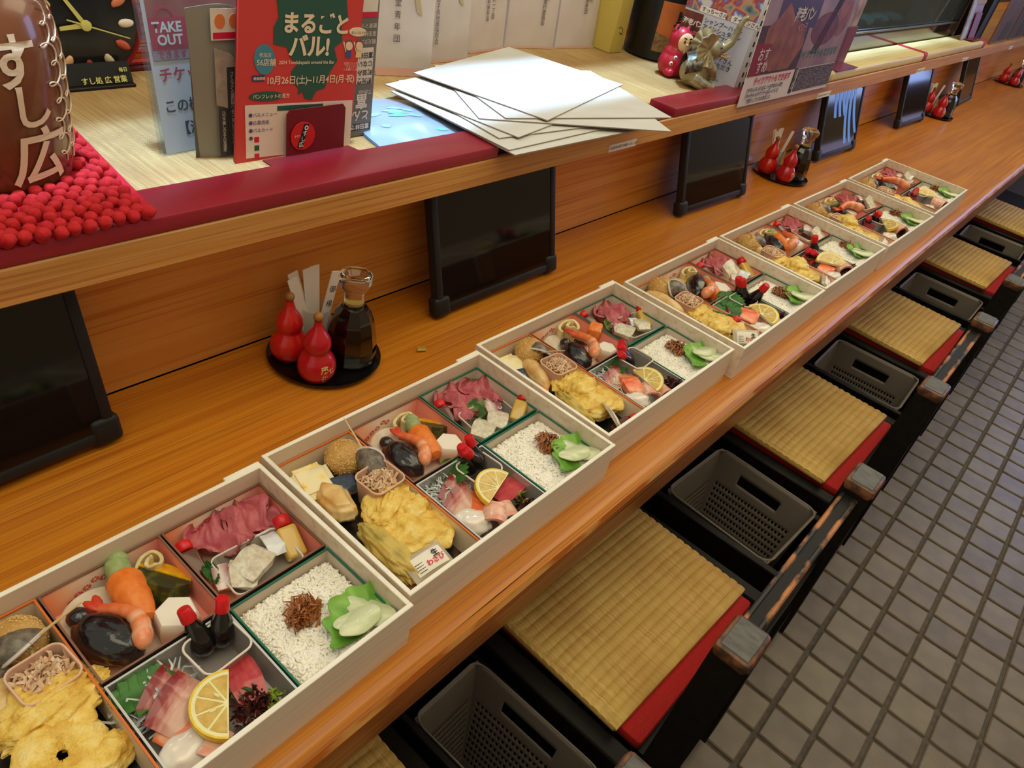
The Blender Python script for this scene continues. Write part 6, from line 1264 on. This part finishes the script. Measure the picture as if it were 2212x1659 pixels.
# ------------------------------------------------------------------ what lies where in each box: kind, box-local x, y (mm), height (mm), tilt, turn, scale, note
PROTO_USED = set()
def food(i, key, x, y, z, rx, ry, rz2, s, note=''):
    o, name, cat, desc = P[key]
    q = o if key not in PROTO_USED else dup(o)
    PROTO_USED.add(key)
    lab = desc + (' ' + note if note else '') + ' in the ' + WHICH[i]
    tag(q, lab, cat, desc.split(' with ')[0] + ' of the bento boxes')
    place(q, i, x / 1000, y / 1000, 0.0068 + z / 1000, (math.radians(rx), math.radians(ry), math.radians(rz2)), s)
FOODS = [
    (0, 'sesame', 81, -30, 3, 0, 0, 0, 1, ''),
    (0, 'whelk', 81.7, -37.8, 3, 0, 0, 20, 1.05, ''),
    (0, 'pcup', 82, -76.1, 2, 0, 0, 4, 1, ''),
    (0, 'shreds', 82, -75.4, 24, 0, 0, 0, 1, ''),
    (0, 'roll', 55.4, -66.6, 6, 0, 0, -94.1, 1, 'at the left edge'),
    (0, 'temp_a', 75.1, -96.2, 8, 0, 0, 10, 1.15, 'behind the lotus root'),
    (0, 'lotus', 65, -134.4, 18, 12, 0, 60, 1.2, ''),
    (0, 'temp_d', 85.9, -148.1, 3, 0, 0, 0, 0.8, 'beside the lotus root'),
    (0, 'disc', 135.7, -34.2, 2, 8, 0, 10, 1.1, ''),
    (0, 'carrot', 163, -35.8, 10, 0, 0, -97.9, 1.12, ''),
    (0, 'pumpkin', 183.2, -45.3, 6, -25, 0, -60, 1.155, ''),
    (0, 'yuba', 190.4, -23.5, 4, 0, 0, 30, 0.9, ''),
    (0, 'prawn', 144.7, -69, 14, 0, 0, -84.1, 1.05, ''),
    (0, 'eggplant', 130.8, -67.3, 4, 0, 0, -71.1, 1.1, ''),
    (0, 'taro', 178.5, -82.6, 3, 0, 0, 20, 1.08, ''),
    (0, 'ccup', 183.9, -134, 3, 0, 0, 4, 1, ''),
    (0, 'drop', 181.9, -123.7, 9.3, 0, 31.4, 103.2, 1.08, 'left of the pair'),
    (0, 'drop', 192.7, -123.7, 8.7, 0, 17.9, 48, 1.08, 'right of the pair'),
    (0, 'noodles', 130.8, -133.8, 10, 0, 0, 0, 1.15, ''),
    (0, 'shiso', 126.6, -128.5, 18, 0, 0, 164.8, 0.997, ''),
    (0, 'yellowtail', 135.5, -134.6, 8, 22, 0, 32.8, 1.134, 'at the back'),
    (0, 'yellowtail', 136.8, -149.7, 12, 22, 0, 29.7, 1.188, 'in front'),
    (0, 'lemon', 163.1, -180.7, 27, 6, 0, 57.3, 1, ''),
    (0, 'tuna', 186.4, -165.4, 8, 0, 0, -101.7, 1.15, 'beside the lemon'),
    (0, 'salmon', 134.9, -166, 7, 0, 0, 20, 1.2, ''),
    (0, 'squid', 126.4, -184.1, 9, 8, 0, 10, 1.21, ''),
    (0, 'bream', 140.5, -193.1, 3, 0, 0, -60, 1.035, 'under the lemon'),
    (0, 'cucumber', 180, -175.3, 10, 70, 0, -60, 1, ''),
    (0, 'darkweed', 178.9, -187.1, 10, 0, 0, 0, 1.1, ''),
    (0, 'greenweed', 194.4, -196, 10, 0, 0, 0, 1, ''),
    (0, 'beef_a', 249.3, -29.8, 6, 0, 0, -8.9, 1.28, 'at the left'),
    (0, 'beef_b', 277.9, -29.8, 12, 0, 0, 1.7, 1.28, 'in the middle'),
    (0, 'beef_a', 286.2, -30.3, 4, 0, 0, 27.3, 1.28, 'at the right'),
    (0, 'brown', 218.5, -35.3, 8, 0, -20, 82.8, 1, ''),
    (0, 'mustard', 295.3, -70.2, 14, 0, -25, 79.3, 1.1, ''),
    (0, 'scup', 259.2, -77, 4, 0, 0, -3, 1, ''),
    (0, 'jelly', 254.2, -77.8, 14, 0, 0, 20, 1.21, 'in front'),
    (0, 'jelly', 240.3, -79.2, 12, 15, 0, 60, 1.045, 'behind'),
    (0, 'whitejelly', 279.8, -69.9, 14, 0, 0, -99.8, 1, ''),
    (0, 'octopus', 229.3, -72.3, 10, 0, 0, 70, 1.15, ''),
    (0, 'greenleaf', 221.5, -64.8, 16, 0, 0, -103.3, 1, ''),
    (0, 'rice', 259.5, -160.5, 0, 0, 0, 0, 1, ''),
    (0, 'tsuku', 252.4, -152.7, 22, 0, 0, 0, 1.15, ''),
    (0, 'lettuce', 286.2, -187.2, 22, 0, 0, 3.3, 1.3, ''),
    (0, 'pickle', 291.7, -182.6, 27, 0, 0, -65, 1.3, 'at the back'),
    (0, 'pickle', 291.7, -192.7, 29, 0, 0, -43, 1.3, 'at the right'),
    (0, 'pickle', 277.5, -189, 31, 0, 0, -21, 1.3, 'at the front'),
    (0, 'pickle', 277.4, -192.7, 33, 0, 0, 1, 1.3, 'at the very front'),
    (1, 'sesame', 80.1, -30, 3, 0, 0, 0, 1, ''),
    (1, 'omelet', 36.6, -33.3, 5, 12, 0, -8, 1, ''),
    (1, 'saba', 59.3, -54.3, 8, 10, 0, -20, 1, ''),
    (1, 'whelk', 87, -54.8, 3, 0, 0, 130, 1, ''),
    (1, 'pcup', 82, -83.5, 2, 0, 0, 3, 1, ''),
    (1, 'shreds', 82, -83.2, 24, 0, 0, 0, 1, ''),
    (1, 'triangle', 39, -69.6, 6, 0, -8, -69.9, 1.15, ''),
    (1, 'temp_a', 73.2, -109.3, 8, 0, 0, 30, 1.05, 'behind the wide one'),
    (1, 'temp_b', 73.7, -152.6, 7, 0, 0, -20, 1.1, ''),
    (1, 'temp_c', 35.2, -154.6, 8, 0, 0, -92.8, 1.05, ''),
    (1, 'temp_d', 87.8, -128.9, 10, 0, 0, 0, 0.8, 'nearest the sashimi'),
    (1, 'packet', 51.8, -188, 24, 12, 0, -3.3, 1, ''),
    (1, 'brown', 23.2, -197.8, 4, 0, -20, -40.4, 1, 'under the packet at the corner'),
    (1, 'disc', 143.9, -32, 2, 8, 0, 0, 1, ''),
    (1, 'eggplant', 131.5, -65.8, 4, 0, 0, -88.2, 1, ''),
    (1, 'prawn', 147.5, -65.9, 14, 0, 0, -102.9, 1, ''),
    (1, 'carrot', 167.9, -54, 10, 0, 0, -104.5, 1, ''),
    (1, 'pumpkin', 188.2, -45.4, 6, -25, 0, -50, 0.99, ''),
    (1, 'yuba', 173.3, -24.2, 4, 0, 0, 0, 0.95, ''),
    (1, 'taro', 186.5, -80.8, 3, 0, 0, 15, 1, ''),
    (1, 'ccup', 177.9, -134, 3, 0, 0, 4, 1, ''),
    (1, 'drop', 194.3, -123.7, 9, 0, 25, 119.2, 1.08, 'at the cup back'),
    (1, 'drop', 181.4, -123.7, 8.9, 0, 22.5, 141.7, 1.08, 'at the left of the cup'),
    (1, 'drop', 194.3, -124.1, 12.4, 0, 35.6, 169, 1.08, 'at the right of the cup'),
    (1, 'noodles', 130.8, -133.8, 10, 0, 0, 0, 1.15, ''),
    (1, 'shiso', 153.3, -122, 18, 35, 0, -118.2, 0.997, ''),
    (1, 'yellowtail', 140.5, -131.3, 8, 22, 0, 23.3, 1.08, 'at the back'),
    (1, 'yellowtail', 133.7, -147.1, 12, 22, 0, 15.6, 1.08, 'in front'),
    (1, 'lemon', 171.2, -167.9, 27, 10, 0, 18.4, 0.95, ''),
    (1, 'tuna', 186.4, -171.2, 10, 0, 0, 5.3, 1.15, ''),
    (1, 'salmon', 145, -162.4, 8, 0, 0, 0, 1.2, ''),
    (1, 'squid', 127.7, -175.4, 9, 8, 0, -30, 1.21, ''),
    (1, 'bream', 147, -186.2, 5, 0, 0, -50, 1.15, 'next to the squid'),
    (1, 'bream', 161.7, -189.9, 5, 0, 0, -20, 0.977, 'next to the cucumber'),
    (1, 'cucumber', 175.9, -184.3, 10, 70, 0, -109.7, 1, ''),
    (1, 'greenweed', 190.9, -184.6, 10, 0, 0, 0, 1, ''),
    (1, 'darkweed', 184.8, -194, 10, 0, 0, 0, 0.99, ''),
    (1, 'beef_a', 255.1, -29.8, 6, 0, 0, 0.5, 1.408, 'at the back'),
    (1, 'beef_b', 255.4, -37.2, 10, 0, 0, 0.6, 1.344, 'in front'),
    (1, 'beef_a', 286.2, -37.3, 9, 0, 0, -35.1, 1.28, 'at the right'),
    (1, 'brown', 224.2, -35.3, 8, 0, -20, 74.1, 1, ''),
    (1, 'mustard', 303.8, -86.5, 15, 0, -25, 27.2, 1, ''),
    (1, 'scup', 260.7, -77, 4, 0, 0, -5.6, 1, ''),
    (1, 'jelly', 237.2, -86.9, 14, 0, 0, 25, 1.1, 'in front'),
    (1, 'jelly', 263.2, -85.4, 15, 0, 0, 35, 1.045, 'behind'),
    (1, 'octopus', 276.6, -63.7, 12, 0, 0, 60, 1.15, ''),
    (1, 'cukefan', 258.5, -55.9, 10, 0, 0, 13.9, 1.1, ''),
    (1, 'rice', 259.5, -160.5, 0, 0, 0, 0, 1, ''),
    (1, 'tsuku', 275, -155.9, 22, 0, 0, 20, 1.15, ''),
    (1, 'lettuce', 286.2, -187.2, 22, 0, 0, 4.1, 1.3, ''),
    (1, 'pickle', 291.7, -181.7, 27, 0, 0, -65, 1.3, 'at the back'),
    (1, 'pickle', 291.7, -192.7, 29, 0, 0, -43, 1.3, 'at the front'),
    (1, 'pickle', 278.4, -187.1, 31, 0, 0, -21, 1.3, 'at the left'),
    (2, 'sesame', 81, -30, 3, 0, 0, 0, 1, ''),
    (2, 'omelet', 42.9, -30.8, 5, 12, 0, -5, 0.9, ''),
    (2, 'saba', 41.2, -51.5, 8, 10, 0, -20, 0.9, ''),
    (2, 'whelk', 87, -43.5, 3, 0, 0, -60, 1, ''),
    (2, 'roll', 55.1, -66.5, 9, 0, 0, -109.1, 1, ''),
    (2, 'pcup', 78.3, -80.3, 2, 0, 0, -4, 1, ''),
    (2, 'shreds', 80.9, -78.8, 24, 0, 0, 0, 1, ''),
    (2, 'carrot_slice', 34.2, -93.1, 6, 0, 0, -40, 0.7, ''),
    (2, 'temp_a', 80.1, -100.4, 8, 0, 0, 20, 0.95, 'behind the wide one'),
    (2, 'temp_b', 76.8, -149.4, 7, 0, 0, -10, 1.15, ''),
    (2, 'temp_c', 42.5, -140.2, 8, 0, 0, -102.3, 0.85, ''),
    (2, 'temp_d', 75.8, -124.7, 10, 0, 0, 0, 1, 'in the middle'),
    (2, 'packet', 58.9, -186.8, 24, 50, 0, 60, 1, ''),
    (2, 'brown', 77.1, -198.5, 8, 0, -20, -11.7, 1, 'under the packet at the corner'),
    (2, 'yuba', 176.1, -26.5, 4, 0, 0, 0, 1.2, ''),
    (2, 'pumpkin', 186.5, -36.7, 6, -25, 0, -60, 0.77, ''),
    (2, 'carrot_slice', 208.5, -47.7, 10, 0, 0, 30, 1, 'behind the prawn'),
    (2, 'disc', 144.4, -30.9, 2, 8, 0, 0, 0.95, ''),
    (2, 'prawn', 156.7, -68.3, 17, 0, 0, -112.5, 1.1, ''),
    (2, 'eggplant', 137.5, -69.4, 4, 0, 0, -103.3, 1, ''),
    (2, 'taro', 189.2, -84.8, 3, 0, 0, 0, 0.9, ''),
    (2, 'ccup', 184, -134, 7, 0, 0, 4, 1, ''),
    (2, 'drop', 194.3, -123.7, 9.4, 0, 34.3, 155.2, 1.08, 'at the left of the cup'),
    (2, 'drop', 194.3, -123.7, 9.2, 0, 29.3, 140.2, 1.08, 'at the cup back'),
    (2, 'drop', 194.3, -125.1, 12.8, 0, 47.6, 173.6, 1.08, 'in front of the cup'),
    (2, 'noodles', 130.8, -133.8, 10, 0, 0, 0, 1.15, ''),
    (2, 'shiso', 160.9, -120.7, 18, 10, 0, -117.2, 0.84, ''),
    (2, 'yellowtail', 146.4, -131.3, 8, 22, 0, 13.1, 1.08, 'at the back'),
    (2, 'yellowtail', 138.7, -131.9, 11, 22, 0, 8.6, 1.08, 'in front'),
    (2, 'salmon', 142.8, -156.9, 13, 0, 0, 60, 1.2, ''),
    (2, 'lemon', 157.6, -169.5, 27, 18, 0, 256.3, 0.9, ''),
    (2, 'squid', 132.2, -178.5, 9, 8, 0, -30, 1.1, ''),
    (2, 'bream', 154.2, -182, 5, 0, 0, -40, 1.15, 'next to the squid'),
    (2, 'bream', 172.3, -188.4, 5, 0, 0, -10, 1.035, 'next to the cucumber'),
    (2, 'cucumber', 186.4, -184, 10, 70, 0, -118.1, 1, ''),
    (2, 'darkweed', 195.2, -192.2, 10, 0, 0, 0, 1.21, ''),
    (2, 'beef_a', 278.6, -29.8, 6, 0, 0, -5.3, 1.344, 'at the back'),
    (2, 'beef_b', 269.9, -38.4, 12, 0, 0, -2.2, 1.28, 'in front'),
    (2, 'brown', 232.2, -21.4, 8, 0, -20, 95, 1, ''),
    (2, 'mustard', 310.3, -65, 16, 0, -25, 61.8, 1, ''),
    (2, 'scup', 280, -72.7, 4, 0, 0, -6.7, 1, ''),
    (2, 'jelly', 253.2, -73.5, 14, 0, 0, 20, 1.1, 'in front'),
    (2, 'jelly', 288.3, -77.9, 15, 0, 0, 60, 0.99, 'at the right'),
    (2, 'octopus', 249.3, -64.8, 12, 0, 0, 40, 1.15, ''),
    (2, 'whitejelly', 284.8, -64.7, 15, 0, 0, -123.3, 0.8, ''),
    (2, 'cukefan', 249.7, -50.6, 10, 0, 0, 60, 0.85, ''),
    (2, 'rice', 259.5, -160.5, 0, 0, 0, 0, 1, ''),
    (2, 'tsuku', 273.1, -152.2, 22, 0, 0, 40, 1.15, ''),
    (2, 'lettuce', 286.2, -187.2, 22, 0, 0, 1.1, 1.3, ''),
    (2, 'pickle', 291.7, -178.2, 27, 0, 0, -65, 1.3, 'at the back'),
    (2, 'pickle', 291.7, -192.7, 29, 0, 0, -43, 1.3, 'at the front'),
    (2, 'pickle', 291.7, -183.6, 31, 0, 0, -21, 1.3, 'at the left'),
    (3, 'sesame', 79, -32, 3, 0, 0, 0, 1.12, ''),
    (3, 'omelet', 42.6, -32.3, 5, 12, 0, 0, 0.784, ''),
    (3, 'roll', 44.6, -60.2, 10, 0, 0, -89.6, 1.288, ''),
    (3, 'whelk', 82.7, -51.9, 3, 0, 0, -150, 1.12, ''),
    (3, 'pcup', 76.1, -81.7, 2, 0, 0, 4, 1, ''),
    (3, 'shreds', 82, -78.6, 24, 0, 0, 0, 1, ''),
    (3, 'carrot_slice', 51.2, -98.3, 6, 0, 0, 20, 0.672, ''),
    (3, 'temp_a', 80.1, -104.5, 8, 0, 0, 0, 0.95, 'behind the wide one'),
    (3, 'temp_b', 79, -142.9, 12, 0, 0, -30, 1, ''),
    (3, 'temp_d', 55.2, -147.2, 10, 0, 0, 0, 1.12, 'in the middle'),
    (3, 'temp_c', 68, -178, 8, 0, 0, -70, 0.55, ''),
    (3, 'packet', 77.6, -190.8, 22, 40, 0, -40, 1, ''),
    (3, 'mustard', 97.8, -167.8, 14, 0, -25, 67.8, 1.12, 'beside the packet'),
    (3, 'disc', 140.5, -34.2, 2, 8, 0, 0, 1.12, ''),
    (3, 'yuba', 184.6, -26.5, 4, 0, 0, 0, 1.12, ''),
    (3, 'pumpkin', 176, -36.4, 6, -25, 0, 20, 0.825, ''),
    (3, 'eggplant', 162.6, -53.4, 4, 0, 0, -145, 1.064, ''),
    (3, 'prawn', 156.6, -70.4, 14, 0, 0, -149, 1.176, ''),
    (3, 'carrot', 175.6, -71.8, 10, 0, 0, -125.1, 0.896, ''),
    (3, 'taro', 186.4, -85.4, 3, 0, 0, 0, 1.12, ''),
    (3, 'shiso', 152.9, -122.5, 24, 10, 0, -98.9, 1.058, 'at the back'),
    (3, 'shiso', 121.8, -133.4, 22, 10, 0, -120.3, 1.117, 'in front'),
    (3, 'ccup', 170.5, -134.6, 5, 0, 0, 0, 1, ''),
    (3, 'drop', 194.1, -123.9, 8.9, 0, 20.9, 126.9, 1.21, 'at the left of the cup'),
    (3, 'drop', 194.1, -130.9, 8.9, 0, 21.1, 126.4, 1.21, 'in the middle of the cup'),
    (3, 'drop', 194.1, -137.7, 12.7, 0, 17.6, -83.9, 1.21, 'leaning over the cup rim'),
    (3, 'noodles', 136.9, -132.5, 2, 0, 0, 0, 1.03, ''),
    (3, 'tuna', 148.1, -142.4, 10, 0, 0, 20, 1.288, ''),
    (3, 'yellowtail', 128.4, -136.9, 8, 22, 0, 40, 1.089, ''),
    (3, 'salmon', 141.9, -161.1, 14, 0, 0, 20, 1.478, ''),
    (3, 'lemon', 154.8, -176.2, 27, 16, 0, 251.5, 1.03, ''),
    (3, 'squid', 133.2, -189.9, 9, 8, 0, -20, 1.355, ''),
    (3, 'bream', 165.6, -196, 5, 0, 0, -20, 1.288, ''),
    (3, 'cucumber', 195.9, -177.4, 10, 70, 0, -128.5, 1.008, ''),
    (3, 'darkweed', 195.2, -190.5, 10, 0, 0, 0, 1.232, ''),
    (3, 'greenweed', 196.8, -189.8, 10, 0, 0, 0, 0.896, ''),
    (3, 'beef_a', 276.8, -29.8, 6, 0, 0, -4, 1.28, 'at the back'),
    (3, 'beef_b', 270.1, -37.3, 10, 0, 0, -0.2, 1.28, 'in front'),
    (3, 'brown', 229, -33.2, 8, 0, -20, 85.8, 1.12, ''),
    (3, 'mustard', 305.3, -72.5, 16, 0, -25, 66.2, 1.12, 'in the beef tray'),
    (3, 'scup', 280, -70.5, 4, 0, 0, -7.8, 1, ''),
    (3, 'jelly', 266.4, -60.9, 18, 30, 0, 0, 1.478, 'standing in the cup'),
    (3, 'whitejelly', 272.3, -87.4, 18, 0, 0, 10.9, 1.12, ''),
    (3, 'octopus', 258.3, -80.2, 12, 0, 0, 30, 1.288, ''),
    (3, 'rice', 259.5, -160.5, 0, 0, 0, 0, 1, ''),
    (3, 'tsuku', 272.8, -161.6, 22, 0, 0, 60, 1.15, ''),
    (3, 'lettuce', 286.2, -187.2, 22, 0, 0, -3, 1.3, ''),
    (3, 'pickle', 291.7, -191.6, 27, 0, 0, -65, 1.456, 'at the back'),
    (3, 'pickle', 290.7, -192.7, 29, 0, 0, -43, 1.456, 'at the front'),
    (4, 'sesame', 79, -32, 3, 0, 0, 0, 1.12, ''),
    (4, 'saba', 75.4, -33.9, 8, 10, 0, 0, 0.896, ''),
    (4, 'whelk', 85.6, -44.3, 3, 0, 0, -150, 1.12, ''),
    (4, 'roll', 79.4, -51.3, 11, 0, 0, -117.1, 1.008, ''),
    (4, 'pcup', 79.6, -81.1, 2, 0, 0, 0, 1, ''),
    (4, 'shreds', 82, -76.7, 24, 0, 0, 0, 1, ''),
    (4, 'temp_a', 77.9, -99.2, 8, 0, 0, 0, 1.05, 'behind the wide one'),
    (4, 'temp_b', 77.9, -149.7, 7, 0, 0, -20, 1.05, ''),
    (4, 'temp_d', 85.6, -129.9, 10, 0, 0, 0, 1.12, 'in the middle'),
    (4, 'packet', 82.7, -195.3, 23, 30, 0, 20, 1, ''),
    (4, 'yuba', 173.6, -26.5, 4, 0, 0, 0, 1.12, ''),
    (4, 'eggplant', 153.6, -54, 4, 0, 0, -112.8, 1.008, ''),
    (4, 'carrot', 168.7, -52.7, 10, 0, 0, -119.3, 1.064, ''),
    (4, 'prawn', 181.3, -68.5, 14, 0, 0, -147.2, 1.288, ''),
    (4, 'taro', 186.4, -79.1, 3, 0, 0, 0, 1.232, ''),
    (4, 'disc', 170.1, -29.7, 2, 8, 0, 0, 0.896, ''),
    (4, 'ccup', 182.7, -134, 3, 0, 0, 0, 1, ''),
    (4, 'drop', 194.1, -123.9, 14.1, 0, 61.2, 175.9, 1.21, 'at the left of the cup'),
    (4, 'drop', 194.1, -123.9, 8.8, 0, 19.1, 140.5, 1.21, 'at the cup back'),
    (4, 'drop', 194.1, -134.7, 16.1, 0, 62, 175.2, 1.21, 'in front of the cup'),
    (4, 'noodles', 177.8, -130.2, 2, 0, 0, 0, 0.902, ''),
    (4, 'shiso', 155.9, -120.6, 18, 10, 0, -139.2, 0.823, ''),
    (4, 'tuna', 165.4, -127.2, 10, 0, 0, 0, 1.288, ''),
    (4, 'lemon', 159.5, -167.8, 27, 25, 0, 305.2, 1.064, ''),
    (4, 'salmon', 150.5, -167.1, 9, 0, 0, 0, 1.344, ''),
    (4, 'bream', 184, -183.4, 5, 0, 0, -30, 1.417, ''),
    (4, 'squid', 137.8, -187.7, 9, 8, 0, 0, 1.232, ''),
    (4, 'darkweed', 195.2, -192.1, 10, 0, 0, 0, 1.355, ''),
    (4, 'cucumber', 196.8, -170.5, 10, 70, 0, -148.5, 0.896, ''),
    (4, 'beef_a', 286.2, -29.8, 6, 0, 0, -0.9, 1.28, 'at the back'),
    (4, 'beef_b', 283.4, -34.7, 10, 0, 0, 2.3, 1.28, 'in front'),
    (4, 'brown', 245.6, -24.5, 8, 0, -20, 72.2, 1.12, ''),
    (4, 'octopus', 297.2, -63.8, 14, 0, 0, 20, 1.417, ''),
    (4, 'jelly', 287.1, -85.1, 18, 30, 0, 0, 1.355, ''),
    (4, 'mustard', 341.9, -86.6, 16, 0, -25, -35.6, 1.232, ''),
    (4, 'scup', 280, -73.4, 4, 0, 0, -11.5, 1, ''),
    (4, 'greenleaf', 280.9, -53.5, 15, 0, 0, -158.5, 1.12, ''),
    (4, 'rice', 259.5, -160.5, 0, 0, 0, 0, 1, ''),
    (4, 'tsuku', 290.6, -152.9, 22, 0, 0, 80, 1.15, ''),
    (4, 'lettuce', 286.2, -182.6, 22, 0, 0, -1.7, 1.3, ''),
    (4, 'pickle', 291.7, -186.8, 27, 0, 0, -65, 1.456, 'at the back'),
    (4, 'pickle', 280.2, -186.4, 29, 0, 0, -43, 1.456, 'at the front'),
    (5, 'sesame', 79, -32, 3, 0, 0, 0, 1.12, ''),
    (5, 'whelk', 85.6, -43.9, 3, 0, 0, -150, 1.12, ''),
    (5, 'roll', 86.9, -65.8, 10, 0, 0, -123.2, 1.008, ''),
    (5, 'pcup', 82, -85.2, 2, 0, 0, 0, 1, ''),
    (5, 'shreds', 82, -81.4, 24, 0, 0, 0, 1, ''),
    (5, 'temp_a', 77.9, -113.2, 8, 0, 0, 0, 1.05, 'behind the wide one'),
    (5, 'temp_b', 79, -157.6, 7, 0, 0, 0, 1, ''),
    (5, 'temp_d', 85.6, -99, 14, 0, 0, 0, 1.12, 'in the middle'),
    (5, 'yuba', 183.1, -26.5, 4, 0, 0, 0, 1.232, ''),
    (5, 'pumpkin', 186.4, -35.3, 6, -25, 0, 20, 1.21, ''),
    (5, 'prawn', 184, -70.5, 17, 0, 0, -31, 1.288, ''),
    (5, 'eggplant', 154.8, -72.2, 4, 0, 0, -117.9, 0.896, ''),
    (5, 'taro', 189.7, -73.1, 3, 0, 0, 0, 0.896, ''),
    (5, 'ccup', 184, -134, 3, 0, 0, 0, 1, ''),
    (5, 'drop', 194.1, -123.9, 14.1, 0, 62, 177.8, 1.21, 'at the left of the cup'),
    (5, 'drop', 194.1, -123.9, 9.3, 0, 33.7, -163.7, 1.21, 'at the cup back'),
    (5, 'drop', 194.1, -123.9, 14.6, 0, 41.8, -157.2, 1.21, 'in front of the cup'),
    (5, 'noodles', 187.8, -130.2, 2, 0, 0, 0, 0.902, ''),
    (5, 'tuna', 182.4, -127.2, 10, 0, 0, 0, 1.288, ''),
    (5, 'lemon', 171.6, -156.1, 27, 20, 0, 212.8, 1.064, ''),
    (5, 'bream', 193, -178.2, 5, 0, 0, -20, 1.546, ''),
    (5, 'squid', 144.4, -181.3, 9, 8, 0, 0, 1.355, ''),
    (5, 'darkweed', 195.2, -189, 10, 0, 0, 0, 1.109, ''),
    (5, 'greenleaf', 219.4, -181.5, 16, 0, 0, -153.9, 1.12, ''),
    (5, 'packet', 88.7, -191.1, 20, 25, 0, 10, 1, ''),
    (5, 'beef_a', 267.4, -29.8, 6, 0, 0, -57.9, 1.28, 'at the back'),
    (5, 'beef_b', 260.8, -38.5, 10, 0, 0, -24.2, 1.28, 'in front'),
    (5, 'octopus', 297.2, -50.2, 16, 0, 0, 60, 1.288, ''),
    (5, 'cukefan', 296.2, -44.3, 10, 0, 0, 20, 1.12, ''),
    (5, 'jelly', 293.4, -75.1, 20, 35, 0, 0, 1.355, ''),
    (5, 'mustard', 335.4, -61.1, 16, 0, -25, 17.1, 1.12, ''),
    (5, 'scup', 280, -68.4, 4, 0, 0, -9.8, 1, ''),
    (5, 'rice', 259.5, -160.5, 0, 0, 0, 0, 1, ''),
    (5, 'tsuku', 290.6, -146.1, 22, 0, 0, 100, 1.15, ''),
    (5, 'lettuce', 286.2, -187.2, 22, 0, 0, -6.4, 1.3, ''),
    (5, 'pickle', 291.7, -182.1, 27, 0, 0, -65, 1.456, 'at the back'),
    (5, 'pickle', 291.7, -192.7, 29, 0, 0, -43, 1.456, 'at the front'),
    (6, 'sesame', 79, -32, 3, 0, 0, 0, 1.12, ''),
    (6, 'whelk', 85.6, -41.3, 3, 0, 0, -150, 1.12, ''),
    (6, 'pcup', 82, -79.6, 2, 0, 0, 0, 1, ''),
    (6, 'shreds', 82, -77, 24, 0, 0, 0, 1, ''),
    (6, 'temp_a', 79, -107.6, 8, 0, 0, 0, 1, 'behind the wide one'),
    (6, 'temp_b', 80.1, -146, 11, 0, 0, 0, 0.95, ''),
    (6, 'temp_d', 88.5, -131, 10, 0, 0, 0, 0.896, 'in the middle'),
    (6, 'yuba', 187.5, -26.5, 4, 0, 0, 0, 1.288, ''),
    (6, 'pumpkin', 188.2, -25.8, 6, -25, 0, 0, 0.99, ''),
    (6, 'prawn', 186.4, -70.7, 18, 0, 0, -80.4, 1.288, ''),
    (6, 'eggplant', 169.1, -57.6, 4, 0, 0, -88.7, 0.896, ''),
    (6, 'taro', 189.7, -68.1, 3, 0, 0, 0, 0.896, ''),
    (6, 'ccup', 184, -134, 3, 0, 0, 0, 1, ''),
    (6, 'drop', 194.1, -123.9, 12.9, 0, 52.6, -171.7, 1.21, 'at the left of the cup'),
    (6, 'drop', 194.1, -124.1, 13.1, 0, 62, -171.3, 1.21, 'at the right of the cup'),
    (6, 'noodles', 187.8, -130.2, 2, 0, 0, 0, 0.902, ''),
    (6, 'tuna', 183.9, -127.2, 10, 0, 0, 0, 1.288, ''),
    (6, 'lemon', 186.6, -153.4, 27, 20, 0, 302.2, 1.064, ''),
    (6, 'bream', 184.2, -185.3, 5, 0, 0, 0, 1.417, ''),
    (6, 'squid', 133.4, -178, 9, 8, 0, 0, 1.232, ''),
    (6, 'cucumber', 195.2, -184.8, 10, 70, 0, -142.7, 1.12, ''),
    (6, 'darkweed', 196.1, -198.2, 10, 0, 0, 0, 0.986, ''),
    (6, 'beef_a', 286.2, -29.8, 6, 0, 0, -13.5, 1.28, 'at the back'),
    (6, 'beef_b', 286.2, -29.8, 10, 0, 0, -6.2, 1.28, 'in front'),
    (6, 'jelly', 295, -70.4, 20, 35, 0, 0, 1.355, ''),
    (6, 'whitejelly', 297.2, -75.5, 20, 0, 0, 0, 1.232, ''),
    (6, 'octopus', 297.2, -55.9, 14, 0, 0, 0, 1.288, ''),
    (6, 'greenleaf', 311.8, -47.7, 16, 0, 0, -13.9, 1.12, ''),
    (6, 'scup', 280, -67.1, 4, 0, 0, -11.9, 1, ''),
    (6, 'rice', 259.5, -160.5, 0, 0, 0, 0, 1, ''),
    (6, 'tsuku', 290.6, -150.4, 22, 0, 0, 120, 1.15, ''),
    (6, 'lettuce', 286.2, -186, 22, 0, 0, -7.7, 1.3, ''),
    (6, 'pickle', 291.7, -185.8, 27, 0, 0, -65, 1.456, 'at the back'),
]
for r in FOODS: food(*r)
for k_, (o, *_r) in P.items():
    if k_ not in PROTO_USED:
        for c in list(o.children_recursive): bpy.data.objects.remove(c)
        bpy.data.objects.remove(o)
